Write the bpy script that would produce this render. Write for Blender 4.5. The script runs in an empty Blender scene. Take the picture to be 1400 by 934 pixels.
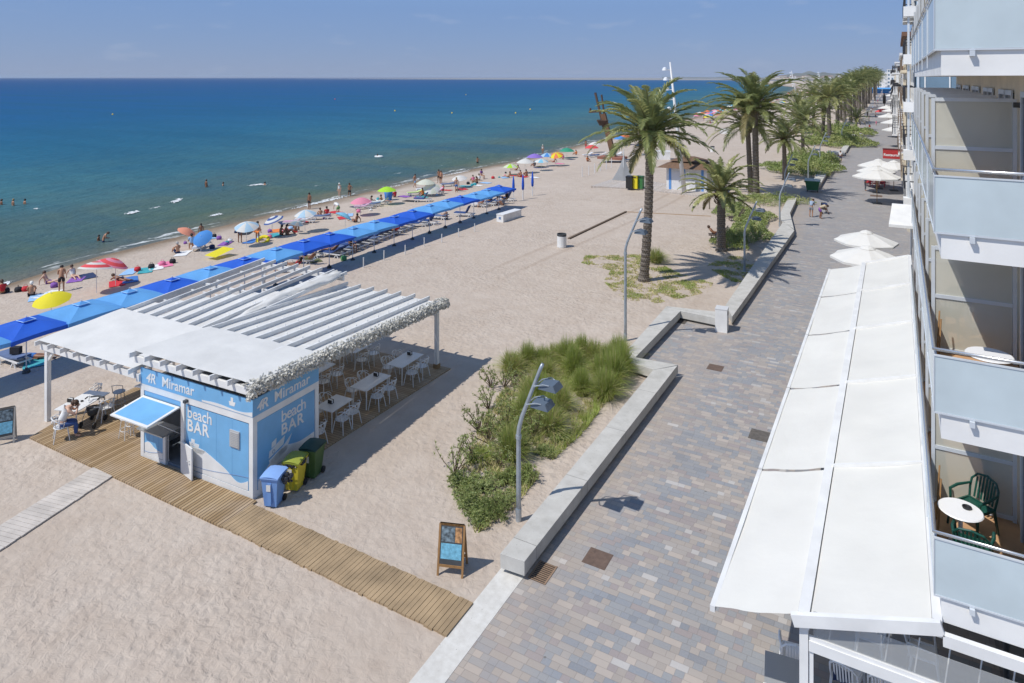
import bpy, bmesh, math, random
from mathutils import Vector, Matrix, Quaternion
from mathutils import noise as mnoise
R = math.radians
rnd = random.Random(7)
scn = bpy.context.scene
COL = scn.collection

# ------------------------------------------------------------------ camera model / ground points
F, H, V0, U0 = 933.0, 12.3, 106.0, 700.0
YAW = math.atan(525 / F)
SN, CS = math.sin(YAW), math.cos(YAW)

def at(u, v, z=0.0):
    """world x,y of the photo point (u,v) lying at height z"""
    d = F * (H - z) / (v - V0); l = (u - U0) / F * d
    return (-SN * d + CS * l, CS * d + SN * l)

SEA = -1.45
_shore = sorted([(at(u, v, SEA)[1], at(u, v, SEA)[0]) for u, v in
    ((0, 392), (130, 352), (235, 326), (330, 303), (400, 286), (480, 268), (600, 240), (700, 222), (760, 207), (830, 190), (905, 172), (960, 158), (1030, 140), (1075, 129))])
def shore_x(y):
    P = _shore
    if y <= P[0][0]: return P[0][1] - (P[0][0] - y) * 0.03
    for (a, xa), (b, xb) in zip(P, P[1:]):
        if y <= b: return xa + (xb - xa) * (y - a) / (b - a)
    return P[-1][1] - (y - P[-1][0]) * 0.10
def ground_z(x, y):
    if x > -28: return 0.0
    xs = shore_x(y)
    t = (-28 - x) / (-28 - xs)
    return SEA * t if t < 1 else SEA - (t - 1) * 1.5
def gp(u, v):
    z = 0.0
    for _ in range(25):
        x, y = at(u, v, z); z = 0.5 * z + 0.5 * max(ground_z(x, y), SEA)
    return Vector((x, y, max(ground_z(x, y), SEA)))

# ------------------------------------------------------------------ materials
MATS = {}
def mat(name, col, rough=0.6, metal=0.0, vary=None, bump=None, trans=None, alpha=None, spec=0.5, coat=0.0):
    """vary=(scale, amount[, detail]); bump=(scale, strength, distance)"""
    if name in MATS: return MATS[name]
    m = bpy.data.materials.new(name); m.use_nodes = True
    nt = m.node_tree; b = nt.nodes['Principled BSDF']
    c = (*col, 1)
    b.inputs['Base Color'].default_value = c
    b.inputs['Roughness'].default_value = rough
    b.inputs['Metallic'].default_value = metal
    b.inputs['Specular IOR Level'].default_value = spec
    b.inputs['Coat Weight'].default_value = coat
    tc = nt.nodes.new('ShaderNodeTexCoord')
    if vary:
        n = nt.nodes.new('ShaderNodeTexNoise'); n.inputs['Scale'].default_value = vary[0]; n.inputs['Detail'].default_value = vary[2] if len(vary) > 2 else 5
        nt.links.new(tc.outputs['Object'], n.inputs['Vector'])
        mp = nt.nodes.new('ShaderNodeMapRange'); mp.inputs[1].default_value = 0.3; mp.inputs[2].default_value = 0.7
        mp.inputs[3].default_value = 1 - vary[1]; mp.inputs[4].default_value = 1 + vary[1] * 0.6
        nt.links.new(n.outputs['Fac'], mp.inputs[0])
        mx = nt.nodes.new('ShaderNodeVectorMath'); mx.operation = 'SCALE'; mx.inputs[0].default_value = col
        nt.links.new(mp.outputs[0], mx.inputs['Scale']); nt.links.new(mx.outputs[0], b.inputs['Base Color'])
    if bump:
        n2 = nt.nodes.new('ShaderNodeTexNoise'); n2.inputs['Scale'].default_value = bump[0]; n2.inputs['Detail'].default_value = 4
        nt.links.new(tc.outputs['Object'], n2.inputs['Vector'])
        bp = nt.nodes.new('ShaderNodeBump'); bp.inputs['Strength'].default_value = bump[1]; bp.inputs['Distance'].default_value = bump[2]
        nt.links.new(n2.outputs['Fac'], bp.inputs['Height']); nt.links.new(bp.outputs[0], b.inputs['Normal'])
    if trans:
        t = nt.nodes.new('ShaderNodeBsdfTranslucent'); t.inputs['Color'].default_value = c
        ms = nt.nodes.new('ShaderNodeMixShader'); ms.inputs[0].default_value = trans
        out = nt.nodes['Material Output']
        nt.links.new(b.outputs[0], ms.inputs[1]); nt.links.new(t.outputs[0], ms.inputs[2]); nt.links.new(ms.outputs[0], out.inputs['Surface'])
    if alpha is not None:
        b.inputs['Alpha'].default_value = alpha
    MATS[name] = m
    return m

WHITE = mat('white_paint', (0.76, 0.76, 0.75), 0.45, vary=(1.7, 0.10), bump=(30, 0.06, 0.01))
WHITEWOOD = mat('white_timber', (0.76, 0.76, 0.75), 0.55, vary=(3, 0.08), bump=(12, 0.15, 0.01))
WFAB = mat('white_fabric', (0.74, 0.735, 0.71), 0.8, vary=(0.9, 0.08), bump=(1.8, 0.45, 0.05), trans=0.12)
WPLAS = mat('white_plastic', (0.74, 0.74, 0.73), 0.35, vary=(4, 0.05))
BARBLUE = mat('bar_blue', (0.17, 0.42, 0.70), 0.4, vary=(1.6, 0.10))
ALU = mat('aluminium', (0.62, 0.64, 0.67), 0.35, metal=0.7, vary=(3, 0.08))
GALV = mat('galvanised', (0.42, 0.47, 0.52), 0.45, metal=0.5, vary=(6, 0.15))
BLACK = mat('black_plastic', (0.02, 0.02, 0.022), 0.5)
DKGREY = mat('dark_grey', (0.06, 0.065, 0.07), 0.6, vary=(3, 0.2))
LAMPGREY = mat('lamp_grey', (0.10, 0.13, 0.17), 0.45)
SILVER = mat('silver_paint', (0.5, 0.5, 0.5), 0.4, metal=0.4)
DARKIN = mat('dark_interior', (0.035, 0.035, 0.04), 0.8)

# ------------------------------------------------------------------ mesh builder
class MB:
    def __init__(s): s.v = []; s.f = []; s.m = []; s.k = 0
    def slot(s, k): s.k = k; return s
    def add(s, vs, fs):
        o = len(s.v); s.v += [tuple(p) for p in vs]
        for f in fs: s.f.append([o + i for i in f]); s.m.append(s.k)
        return s
    def box(s, c, d, rz=0.0, M=None):
        x, y, z = d[0] / 2, d[1] / 2, d[2] / 2
        vs = [Vector((a * x, b * y, e * z)) for e in (-1, 1) for b in (-1, 1) for a in (-1, 1)]
        if M is not None: vs = [M @ p for p in vs]
        elif rz:
            q = Matrix.Rotation(rz, 3, 'Z'); vs = [q @ p for p in vs]
        c = Vector(c)
        return s.add([p + c for p in vs], [(0, 2, 3, 1), (4, 5, 7, 6), (0, 1, 5, 4), (2, 6, 7, 3), (0, 4, 6, 2), (1, 3, 7, 5)])
    def span(s, x0, x1, y0, y1, z0, z1):
        return s.box(((x0 + x1) / 2, (y0 + y1) / 2, (z0 + z1) / 2), (abs(x1 - x0), abs(y1 - y0), abs(z1 - z0)))
    def beam(s, p, q, w, h, up=(0, 0, 1)):
        p, q = Vector(p), Vector(q); d = (q - p); L = d.length
        if L < 1e-6: return s
        d.normalize(); u = Vector(up)
        if abs(d.dot(u)) > 0.98: u = Vector((0, 1, 0))
        r = d.cross(u).normalized(); n = r.cross(d)
        vs = []
        for e in (p, q):
            for a, b in ((-1, -1), (1, -1), (1, 1), (-1, 1)):
                vs.append(e + r * a * w / 2 + n * b * h / 2)
        return s.add(vs, [(3, 2, 1, 0), (4, 5, 6, 7), (0, 1, 5, 4), (1, 2, 6, 5), (2, 3, 7, 6), (3, 0, 4, 7)])
    def tube(s, pts, r, n=8, cap=True, closed=False):
        pts = [Vector(p) for p in pts]; N = len(pts)
        rr = r if isinstance(r, (list, tuple)) else [r] * N
        vs = []; prev = None
        for i, p in enumerate(pts):
            a = pts[i - 1] if i > 0 else (pts[-1] if closed else pts[0]); b = pts[i + 1] if i < N - 1 else (pts[0] if closed else pts[-1])
            t = (b - a); t = t.normalized() if t.length > 1e-9 else Vector((0, 0, 1))
            if prev is None:
                u = Vector((0, 0, 1)) if abs(t.z) < 0.9 else Vector((1, 0, 0))
                x = t.cross(u).normalized()
            else:
                x = prev - t * prev.dot(t); x = x.normalized() if x.length > 1e-6 else t.orthogonal().normalized()
            prev = x; y = t.cross(x)
            for k in range(n):
                an = 2 * math.pi * k / n
                vs.append(p + (x * math.cos(an) + y * math.sin(an)) * rr[i])
        fs = []
        for i in range(N - 1 if not closed else N):
            j = (i + 1) % N
            for k in range(n):
                fs.append((i * n + k, i * n + (k + 1) % n, j * n + (k + 1) % n, j * n + k))
        if cap and not closed:
            fs.append(tuple(range(n - 1, -1, -1))); fs.append(tuple((N - 1) * n + k for k in range(n)))
        return s.add(vs, fs)
    def lathe(s, prof, n=16, c=(0, 0, 0)):
        c = Vector(c); vs = []; N = len(prof)
        for r, z in prof:
            for k in range(n):
                a = 2 * math.pi * k / n; vs.append(c + Vector((r * math.cos(a), r * math.sin(a), z)))
        fs = [(i * n + k, i * n + (k + 1) % n, (i + 1) * n + (k + 1) % n, (i + 1) * n + k) for i in range(N - 1) for k in range(n)]
        if prof[0][0] > 1e-4: fs.append(tuple(range(n - 1, -1, -1)))
        if prof[-1][0] > 1e-4: fs.append(tuple((N - 1) * n + k for k in range(n)))
        return s.add(vs, fs)
    def prism(s, poly, z0, z1):
        n = len(poly); a = 0
        for i in range(n): a += poly[i][0] * poly[(i + 1) % n][1] - poly[(i + 1) % n][0] * poly[i][1]
        if a < 0: poly = poly[::-1]
        vs = [(p[0], p[1], z0) for p in poly] + [(p[0], p[1], z1) for p in poly]
        fs = [tuple(range(n - 1, -1, -1)), tuple(range(n, 2 * n))] + [(i, (i + 1) % n, n + (i + 1) % n, n + i) for i in range(n)]
        return s.add(vs, fs)
    def grid(s, fn, nu, nv):
        vs = [fn(i / nu, j / nv) for j in range(nv + 1) for i in range(nu + 1)]
        fs = [(j * (nu + 1) + i, j * (nu + 1) + i + 1, (j + 1) * (nu + 1) + i + 1, (j + 1) * (nu + 1) + i) for j in range(nv) for i in range(nu)]
        return s.add(vs, fs)
    def ball(s, c, r, n=10, m=6):
        c = Vector(c); r = r if isinstance(r, (tuple, list)) else (r, r, r)
        pr = [(math.sin(math.pi * i / m), -math.cos(math.pi * i / m)) for i in range(m + 1)]
        vs = []
        for a, z in pr:
            for k in range(n):
                t = 2 * math.pi * k / n
                vs.append(c + Vector((a * math.cos(t) * r[0], a * math.sin(t) * r[1], z * r[2])))
        fs = [(i * n + k, i * n + (k + 1) % n, (i + 1) * n + (k + 1) % n, (i + 1) * n + k) for i in range(m) for k in range(n)]
        return s.add(vs, fs)
    def mesh(s, name, mats, smooth=False):
        me = bpy.data.meshes.new(name); me.from_pydata(s.v, [], s.f)
        if not isinstance(mats, (list, tuple)): mats = [mats]
        for m in mats: me.materials.append(m)
        if len(mats) > 1: me.polygons.foreach_set('material_index', s.m)
        if smooth: me.polygons.foreach_set('use_smooth', [True] * len(me.polygons))
        me.update(); me.validate()
        return me
    def build(s, name, mats, parent=None, smooth=False, loc=None, rz=0.0):
        return link(name, s.mesh(name, mats, smooth), parent, loc, rz)

def link(name, me, parent=None, loc=None, rz=0.0):
    o = bpy.data.objects.new(name, me); COL.objects.link(o)
    if parent is not None: o.parent = parent
    if loc is not None: o.location = loc
    if rz: o.rotation_euler = (0, 0, rz)
    return o
def tag(o, label=None, cat=None, group=None, kind=None):
    if label: o['label'] = label
    if cat: o['category'] = cat
    if group: o['group'] = group
    if kind: o['kind'] = kind
    return o
def thing(name, label, cat, loc=(0, 0, 0), rz=0.0, group=None):
    o = bpy.data.objects.new(name, None); COL.objects.link(o); o.empty_display_size = 0.2
    o.location = loc; o.rotation_euler = (0, 0, rz)
    return tag(o, label, cat, group)
def kids(o): return [c for c in list(COL.objects) if c.parent == o]
def tree_of(o, acc=None):
    return [(c, tree_of(c)) for c in kids(o)]
def copy_tree(o, tr=None, parent=None):
    c = o.copy(); COL.objects.link(c)
    if parent is not None: c.parent = parent
    for ch, sub in (tr if tr is not None else tree_of(o)): copy_tree(ch, sub, c)
    return c
class Proto:
    """first use moves the source thing itself, later uses copy it with its parts"""
    def __init__(s, o): s.o = o; s.tr = tree_of(o); s.used = False
    def put(s, loc, rz=0.0, label=None, group=None, scale=None, recolor=None):
        c = s.o if not s.used else copy_tree(s.o, s.tr)
        if not s.used: s.used = True
        c.location = loc; c.rotation_euler = (0, 0, rz)
        if scale: c.scale = (scale,) * 3 if not isinstance(scale, tuple) else scale
        if label: c['label'] = label
        if group: c['group'] = group
        return c
def set_mat(o, m, slot=0):
    """object-level material so that mesh data stay shared"""
    o.material_slots[slot].link = 'OBJECT'; o.material_slots[slot].material = m
ORD = ['nearest', 'second', 'third', 'fourth', 'fifth', 'sixth', 'seventh', 'eighth', 'ninth', 'tenth', 'eleventh', 'twelfth', 'thirteenth', 'fourteenth', 'fifteenth', 'sixteenth', 'seventeenth', 'eighteenth', 'nineteenth', 'twentieth', 'twenty-first', 'twenty-second', 'twenty-third', 'twenty-fourth', 'twenty-fifth', 'twenty-sixth', 'twenty-seventh', 'twenty-eighth', 'twenty-ninth', 'thirtieth']

def text_mesh(txt, size, ext=0.004, shear=0.0, bold=0.0, space=1.0, align='LEFT'):
    cu = bpy.data.curves.new('txt', 'FONT'); cu.body = txt; cu.size = size; cu.extrude = ext; cu.shear = shear; cu.offset = bold; cu.space_character = space; cu.align_x = align
    cu.resolution_u = 4
    o = bpy.data.objects.new('txt', cu); COL.objects.link(o)
    dg = bpy.context.evaluated_depsgraph_get(); me = bpy.data.meshes.new_from_object(o.evaluated_get(dg))
    bpy.data.objects.remove(o); bpy.data.curves.remove(cu)
    return me
def put_text(name, txt, size, m, parent, origin, right, up, **kw):
    me = text_mesh(txt, size, **kw); me.materials.clear(); me.materials.append(m)
    r = Vector(right).normalized(); u = Vector(up).normalized(); n = r.cross(u)
    T = Matrix(((r.x, u.x, n.x, origin[0]), (r.y, u.y, n.y, origin[1]), (r.z, u.z, n.z, origin[2]), (0, 0, 0, 1)))
    me.transform(T); me.name = name
    return link(name, me, parent)

# ------------------------------------------------------------------ camera, sun, sky
cam = bpy.data.cameras.new('camera'); co = bpy.data.objects.new('camera', cam); COL.objects.link(co); scn.camera = co
co.location = (0, 0, H); co.rotation_euler = (R(90), 0, YAW)
cam.sensor_width = 36; cam.lens = F / 1400 * 36; cam.shift_y = -(467 - V0) / 1400
cam.clip_start = 0.1; cam.clip_end = 60000

SUN_EL, SUN_AZ = 55, 214            # azimuth clockwise from +Y
w = bpy.data.worlds.new('World'); scn.world = w; w.use_nodes = True
nt = w.node_tree; bg = nt.nodes['Background']
sky = nt.nodes.new('ShaderNodeTexSky'); sky.sky_type = 'NISHITA'; sky.sun_disc = False
sky.sun_elevation = R(SUN_EL); sky.sun_rotation = R(SUN_AZ); sky.air_density = 1.0; sky.dust_density = 0.0; sky.ozone_density = 3.0; sky.altitude = 0
# a few faint wisps of cloud low over the sea
tc = nt.nodes.new('ShaderNodeTexCoord')
mp = nt.nodes.new('ShaderNodeMapping'); mp.inputs['Scale'].default_value = (9, 9, 34)
nz = nt.nodes.new('ShaderNodeTexNoise'); nz.inputs['Scale'].default_value = 1.6; nz.inputs['Detail'].default_value = 5
cr = nt.nodes.new('ShaderNodeMapRange'); cr.inputs[1].default_value = 0.60; cr.inputs[2].default_value = 0.82; cr.inputs[3].default_value = 0; cr.inputs[4].default_value = 0.2
mx = nt.nodes.new('ShaderNodeMix'); mx.data_type = 'RGBA'; mx.inputs['B'].default_value = (4.4, 4.6, 5.2, 1)
L = nt.links.new
L(tc.outputs['Generated'], mp.inputs['Vector']); L(mp.outputs[0], nz.inputs['Vector']); L(nz.outputs['Fac'], cr.inputs[0]); L(cr.outputs[0], mx.inputs['Factor'])
# low sky: hazy blue band over the sea, clear Nishita sky above
sp = nt.nodes.new('ShaderNodeSeparateXYZ'); L(tc.outputs['Generated'], sp.inputs[0])
rp = nt.nodes.new('ShaderNodeValToRGB'); L(sp.outputs[2], rp.inputs[0]); e_ = rp.color_ramp.elements
e_[0].position = 0.0; e_[0].color = (0.205, 0.29, 0.50, 1); e_[1].position = 0.22; e_[1].color = (0.15, 0.30, 0.64, 1)
k1 = e_.__class__ and rp.color_ramp.elements.new(0.06); k1.color = (0.185, 0.29, 0.54, 1)
sc10 = nt.nodes.new('ShaderNodeVectorMath'); sc10.operation = 'SCALE'; sc10.inputs['Scale'].default_value = 7.15; L(rp.outputs[0], sc10.inputs[0])
fz = nt.nodes.new('ShaderNodeMapRange'); fz.inputs[1].default_value = 0.1; fz.inputs[2].default_value = 0.5; fz.inputs[3].default_value = 0.9; fz.inputs[4].default_value = 0.0; L(sp.outputs[2], fz.inputs[0])
mb = nt.nodes.new('ShaderNodeMix'); mb.data_type = 'RGBA'; L(fz.outputs[0], mb.inputs['Factor']); L(sky.outputs[0], mb.inputs['A']); L(sc10.outputs[0], mb.inputs['B'])
L(mb.outputs['Result'], mx.inputs['A']); L(mx.outputs['Result'], bg.inputs['Color']); bg.inputs['Strength'].default_value = 0.14
sl = bpy.data.lights.new('sun', 'SUN'); sl.energy = 3.9; sl.angle = R(0.5); sl.color = (1.0, 0.955, 0.88)
so = bpy.data.objects.new('sun', sl); COL.objects.link(so)
sd = Vector((math.sin(R(SUN_AZ)) * math.cos(R(SUN_EL)), math.cos(R(SUN_AZ)) * math.cos(R(SUN_EL)), math.sin(R(SUN_EL))))
so.rotation_euler = (-sd).to_track_quat('-Z', 'Y').to_euler(); so.location = (0, 0, 60)
scn.view_settings.view_transform = 'Standard'; scn.view_settings.look = 'None'; scn.view_settings.gamma = 1; scn.view_settings.exposure = 0
# ------------------------------------------------------------------ node helpers
class NT:
    def __init__(s, name):
        s.m = bpy.data.materials.new(name); s.m.use_nodes = True; s.t = s.m.node_tree; s.b = s.t.nodes['Principled BSDF']
        s.pos = s.t.nodes.new('ShaderNodeNewGeometry').outputs['Position']
    def n(s, typ, **kw):
        o = s.t.nodes.new('ShaderNode' + typ)
        for k, v in kw.items(): setattr(o, k, v)
        return o
    def l(s, a, b): s.t.links.new(a, b)
    def val(s, x, inp):
        if hasattr(x, 'is_linked') or hasattr(x, 'links'): s.l(x, inp)
        else: inp.default_value = x
    def math(s, op, a, b=None, c=None):
        o = s.n('Math', operation=op); s.val(a, o.inputs[0])
        if b is not None: s.val(b, o.inputs[1])
        if c is not None: s.val(c, o.inputs[2])
        return o.outputs[0]
    def sep(s, v):
        o = s.n('SeparateXYZ'); s.l(v, o.inputs[0]); return o.outputs
    def comb(s, x, y, z=0.0):
        o = s.n('CombineXYZ'); s.val(x, o.inputs[0]); s.val(y, o.inputs[1]); s.val(z, o.inputs[2]); return o.outputs[0]
    def noise(s, vec, scale, detail=4, rough=0.5, dist=0.0):
        o = s.n('TexNoise'); s.l(vec, o.inputs['Vector']); o.inputs['Scale'].default_value = scale; o.inputs['Detail'].default_value = detail
        o.inputs['Roughness'].default_value = rough; o.inputs['Distortion'].default_value = dist; return o.outputs['Fac']
    def scale(s, v, sc):
        o = s.n('Mapping'); s.l(v, o.inputs[0]); o.inputs['Scale'].default_value = sc; return o.outputs[0]
    def ramp(s, f, stops, interp='LINEAR'):
        o = s.n('ValToRGB'); s.l(f, o.inputs[0]); e = o.color_ramp; e.interpolation = interp
        while len(e.elements) > 1: e.elements.remove(e.elements[-1])
        e.elements[0].position = stops[0][0]; e.elements[0].color = (*stops[0][1], 1)
        for p, c in stops[1:]:
            k = e.elements.new(p); k.color = (*c, 1)
        return o.outputs[0]
    def rng(s, x, a, b, c, d):
        o = s.n('MapRange'); s.l(x, o.inputs[0])
        for i, q in enumerate((a, b, c, d)): o.inputs[i + 1].default_value = q
        return o.outputs[0]
    def mix(s, f, a, b, mode='MIX'):
        o = s.n('Mix', data_type='RGBA', blend_type=mode); s.val(f, o.inputs['Factor'])
        for x, k in ((a, 'A'), (b, 'B')):
            if isinstance(x, tuple): o.inputs[k].default_value = (*x, 1)
            else: s.l(x, o.inputs[k])
        return o.outputs['Result']
    def bump(s, h, strength, dist, prev=None):
        o = s.n('Bump'); s.l(h, o.inputs['Height']); o.inputs['Strength'].default_value = strength; o.inputs['Distance'].default_value = dist
        if prev is not None: s.l(prev, o.inputs['Normal'])
        return o.outputs[0]

# ---- sand
k = NT('sand'); P = k.pos
x, y, z = k.sep(P)
big = k.noise(P, 0.12, 4); mid = k.noise(P, 1.3, 4); fine = k.noise(P, 45, 2)
c = k.ramp(big, [(0.3, (0.475, 0.405, 0.34)), (0.7, (0.525, 0.455, 0.39))])
c = k.mix(k.rng(mid, 0.35, 0.7, 0.0, 0.35), c, (0.36, 0.28, 0.22))
c = k.mix(k.rng(fine, 0.3, 0.7, 0.0, 0.25), c, (0.56, 0.46, 0.38))
# wet sand near the water line
wet = k.rng(k.math('ADD', z, k.rng(k.noise(P, 0.35, 3), 0, 1, -0.08, 0.08)), SEA + 0.02, SEA + 0.17, 1.0, 0.0)
c = k.mix(wet, c, (0.22, 0.165, 0.115))
c = k.mix(k.rng(k.noise(k.scale(P, (1, .5, 1)), 0.45, 5, 0.65), 0.52, 0.7, 0, 0.3), c, (0.38, 0.30, 0.235))
tracks = None
for x_off in (0.0, 1.7):       # tyre tracks curving over the open sand
    xc = k.math('ADD', k.math('ADD', -20.6 - x_off, k.math('MULTIPLY', k.math('SINE', k.math('MULTIPLY', k.math('SUBTRACT', y, 50.0), 0.055)), 3.2)), k.math('MULTIPLY', k.math('SUBTRACT', y, 55.0), -0.10))
    dtr = k.math('ABSOLUTE', k.math('SUBTRACT', x, xc))
    tr = k.math('MULTIPLY', k.math('MULTIPLY', k.rng(dtr, 0.1, 0.26, 1.0, 0.0), k.rng(y, 34, 40, 0, 1)), k.rng(y, 92, 110, 1, 0))
    tracks = tr if tracks is None else k.math('MAXIMUM', tracks, tr)
c = k.mix(k.math('MULTIPLY', tracks, 0.42), c, (0.36, 0.28, 0.22))
k.l(c, k.b.inputs['Base Color']); k.b.inputs['Roughness'].default_value = 0.95; k.b.inputs['Specular IOR Level'].default_value = 0.1
v1 = k.n('TexVoronoi', feature='SMOOTH_F1'); k.l(k.scale(P, (1, 1, 0.3)), v1.inputs['Vector']); v1.inputs['Scale'].default_value = 4.2; v1.inputs['Smoothness'].default_value = 0.6
hh = k.math('ADD', k.math('MULTIPLY', v1.outputs['Distance'], 0.9), k.math('MULTIPLY', k.noise(P, 5.2, 5, 0.55, 0.6), 1.3))
n1 = k.bump(k.math('MULTIPLY', hh, k.rng(k.noise(P, 0.18, 3), 0.35, 0.65, 0.5, 1.3)), 0.7, 0.06); k.l(k.bump(k.noise(P, 0.5, 3), 0.4, 0.2, n1), k.b.inputs['Normal'])
SAND = k.m
# ---- paving: setts in courses across the promenade
k = NT('setts'); P = k.pos; x, y, z = k.sep(P)
BW, BH = 0.385, 0.18
row = k.math('FLOOR', k.math('DIVIDE', y, BH))
wn = k.n('TexWhiteNoise', noise_dimensions='1D'); k.l(row, wn.inputs['W'])
xs_ = k.math('ADD', k.math('DIVIDE', x, BW), k.math('MULTIPLY', wn.outputs['Value'], 7.0))
colm = k.math('FLOOR', xs_)
w2 = k.n('TexWhiteNoise', noise_dimensions='2D'); k.l(k.comb(colm, row), w2.inputs['Vector'])
half = k.math('GREATER_THAN', w2.outputs['Value'], 0.55)      # some stones are two short ones
fx = k.math('FRACT', xs_); sub = k.math('MULTIPLY', half, k.math('GREATER_THAN', fx, 0.5))
w3 = k.n('TexWhiteNoise', noise_dimensions='3D'); k.l(k.comb(colm, row, sub), w3.inputs['Vector'])
patch = k.noise(k.comb(k.math('MULTIPLY', colm, BW), k.math('MULTIPLY', row, BH)), 1.1, 3, 0.65)
sel = k.math('ADD', k.math('MULTIPLY', w3.outputs['Value'], 0.52), k.math('MULTIPLY', k.rng(patch, 0.32, 0.68, 0, 1), 0.48))
cc = k.ramp(sel, [(0, (0.20, 0.225, 0.26)), (0.2, (0.235, 0.26, 0.295)), (0.33, (0.27, 0.285, 0.30)), (0.46, (0.35, 0.30, 0.255)), (0.52, (0.31, 0.26, 0.25)), (0.58, (0.39, 0.335, 0.285)), (0.64, (0.36, 0.32, 0.285)), (0.72, (0.45, 0.375, 0.31)), (0.82, (0.48, 0.455, 0.43)), (0.93, (0.58, 0.56, 0.54))], 'CONSTANT')
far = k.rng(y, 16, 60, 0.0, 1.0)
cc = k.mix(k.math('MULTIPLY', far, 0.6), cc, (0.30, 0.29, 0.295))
hs = k.n('HueSaturation'); k.l(cc, hs.inputs['Color']); hs.inputs['Saturation'].default_value = 0.78; hs.inputs['Value'].default_value = 1.04; cc = hs.outputs[0]
cc = k.mix(k.rng(k.noise(P, 0.6, 5), 0.4, 0.75, 0, 0.35), cc, (0.24, 0.215, 0.20))
vs_ = k.n('TexVoronoi'); k.l(P, vs_.inputs['Vector']); vs_.inputs['Scale'].default_value = 1.1; vs_.inputs['Randomness'].default_value = 1.0
cc = k.mix(k.math('MULTIPLY', k.math('LESS_THAN', vs_.outputs['Distance'], 0.035), 0.6), cc, (0.06, 0.055, 0.05))
cc = k.mix(k.rng(k.math('ADD', k.math('ABSOLUTE', k.math('ADD', x, 7.6)), k.rng(k.noise(P, 1.5, 4), 0, 1, -1.2, 1.2)), 0.2, 1.4, 0.45, 0.0), cc, (0.42, 0.35, 0.29))
cc = k.mix(k.rng(k.noise(P, 22, 3), 0.3, 0.7, 0, 0.25), cc, (0.40, 0.37, 0.35))
fy = k.math('FRACT', k.math('DIVIDE', y, BH))
fxx = k.math('FRACT', k.math('MULTIPLY', xs_, k.math('ADD', half, 1.0)))
ex = k.math('LESS_THAN', k.math('MINIMUM', fxx, k.math('SUBTRACT', 1.0, fxx)), 0.028)
ey = k.math('LESS_THAN', k.math('MINIMUM', fy, k.math('SUBTRACT', 1.0, fy)), 0.045)
jt = k.math('MAXIMUM', ex, ey)
cc = k.mix(k.math('MULTIPLY', jt, 0.28), cc, (0.15, 0.13, 0.115))
k.l(cc, k.b.inputs['Base Color']); k.b.inputs['Roughness'].default_value = 0.75; k.b.inputs['Specular IOR Level'].default_value = 0.3
k.l(k.bump(k.math('ADD', k.math('SUBTRACT', 1.0, jt), k.math('MULTIPLY', w3.outputs['Value'], 0.4)), 0.4, 0.008), k.b.inputs['Normal'])
SETTS = k.m
# ---- concrete
def concrete(name, c0, c1, sc=2.5, joints=False):
    k = NT(name); P = k.pos
    c = k.ramp(k.noise(P, sc, 6, 0.6), [(0.3, c0), (0.7, c1)])
    c = k.mix(k.rng(k.noise(P, 0.9, 3), 0.5, 0.7, 0, 0.3), c, tuple(a * 0.72 for a in c0))
    v = k.n('TexVoronoi'); k.l(P, v.inputs['Vector']); v.inputs['Scale'].default_value = 6
    c = k.mix(k.math('LESS_THAN', v.outputs['Distance'], 0.06), c, tuple(a * 0.55 for a in c0))
    if joints:
        x_, y_, z_ = k.sep(P); jn = k.math('LESS_THAN', k.math('FRACT', k.math('DIVIDE', k.math('ADD', y_, 0.7), 3.2)), 0.006)
        c = k.mix(k.math('MULTIPLY', jn, .7), c, (0.12, 0.11, 0.10))
        c = k.mix(k.rng(k.noise(k.scale(P, (3, 3, .6)), 0.8, 5, 0.7), 0.55, 0.72, 0, .35), c, (0.30, 0.28, 0.25))
    k.l(c, k.b.inputs['Base Color']); k.b.inputs['Roughness'].default_value = 0.85; k.b.inputs['Specular IOR Level'].default_value = 0.2
    k.l(k.bump(k.noise(P, 40, 4), 0.25, 0.01), k.b.inputs['Normal']); return k.m
CONC = concrete('bench_concrete', (0.46, 0.445, 0.41), (0.56, 0.545, 0.51), 2.5, True)
KERB = concrete('kerb_concrete', (0.55, 0.53, 0.49), (0.68, 0.665, 0.63), 5)
PATHC = concrete('path_concrete', (0.42, 0.38, 0.33), (0.48, 0.44, 0.385))
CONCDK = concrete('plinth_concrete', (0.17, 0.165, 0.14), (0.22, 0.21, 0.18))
# ---- sea
k = NT('sea_water'); P = k.pos; x, y, z = k.sep(P)
# distance from the shore line in metres (shore follows y)
sh = [(p[0], p[1]) for p in _shore]
fc = k.n('FloatCurve'); cm = fc.mapping; cv = cm.curves[0]
Y0, Y1, X0, X1 = 0.0, 1000.0, -160.0, -40.0
k.l(k.math('DIVIDE', y, Y1), fc.inputs['Value'])
pts = [(0.0, (shore_x(0) - X0) / (X1 - X0))] + [(a / Y1, (b - X0) / (X1 - X0)) for a, b in sh if 0 < a < 1000]
pts += [(1.0, (shore_x(1000) - X0) / (X1 - X0))]
cv.points[0].location = pts[0]; cv.points[1].location = pts[-1]
for p in pts[1:-1]: cv.points.new(*p)
for p in cv.points: p.handle_type = 'VECTOR'
cm.update()
sx = k.math('MULTIPLY_ADD', fc.outputs[0], X1 - X0, X0)
dist = k.math('SUBTRACT', sx, x)
wob = k.rng(k.noise(k.scale(P, (1, 0.35, 1)), 0.05, 4, 0.6), 0.3, 0.7, -7, 7)
bars = k.rng(k.noise(k.scale(P, (1, 0.16, 1)), 0.16, 3, 0.55, 0.4), 0.35, 0.65, -4.0, 4.0)
dd = k.math('ADD', dist, k.math('MULTIPLY', k.math('ADD', wob, bars), k.rng(dist, 1, 14, 0.0, 1.0)))
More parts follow.
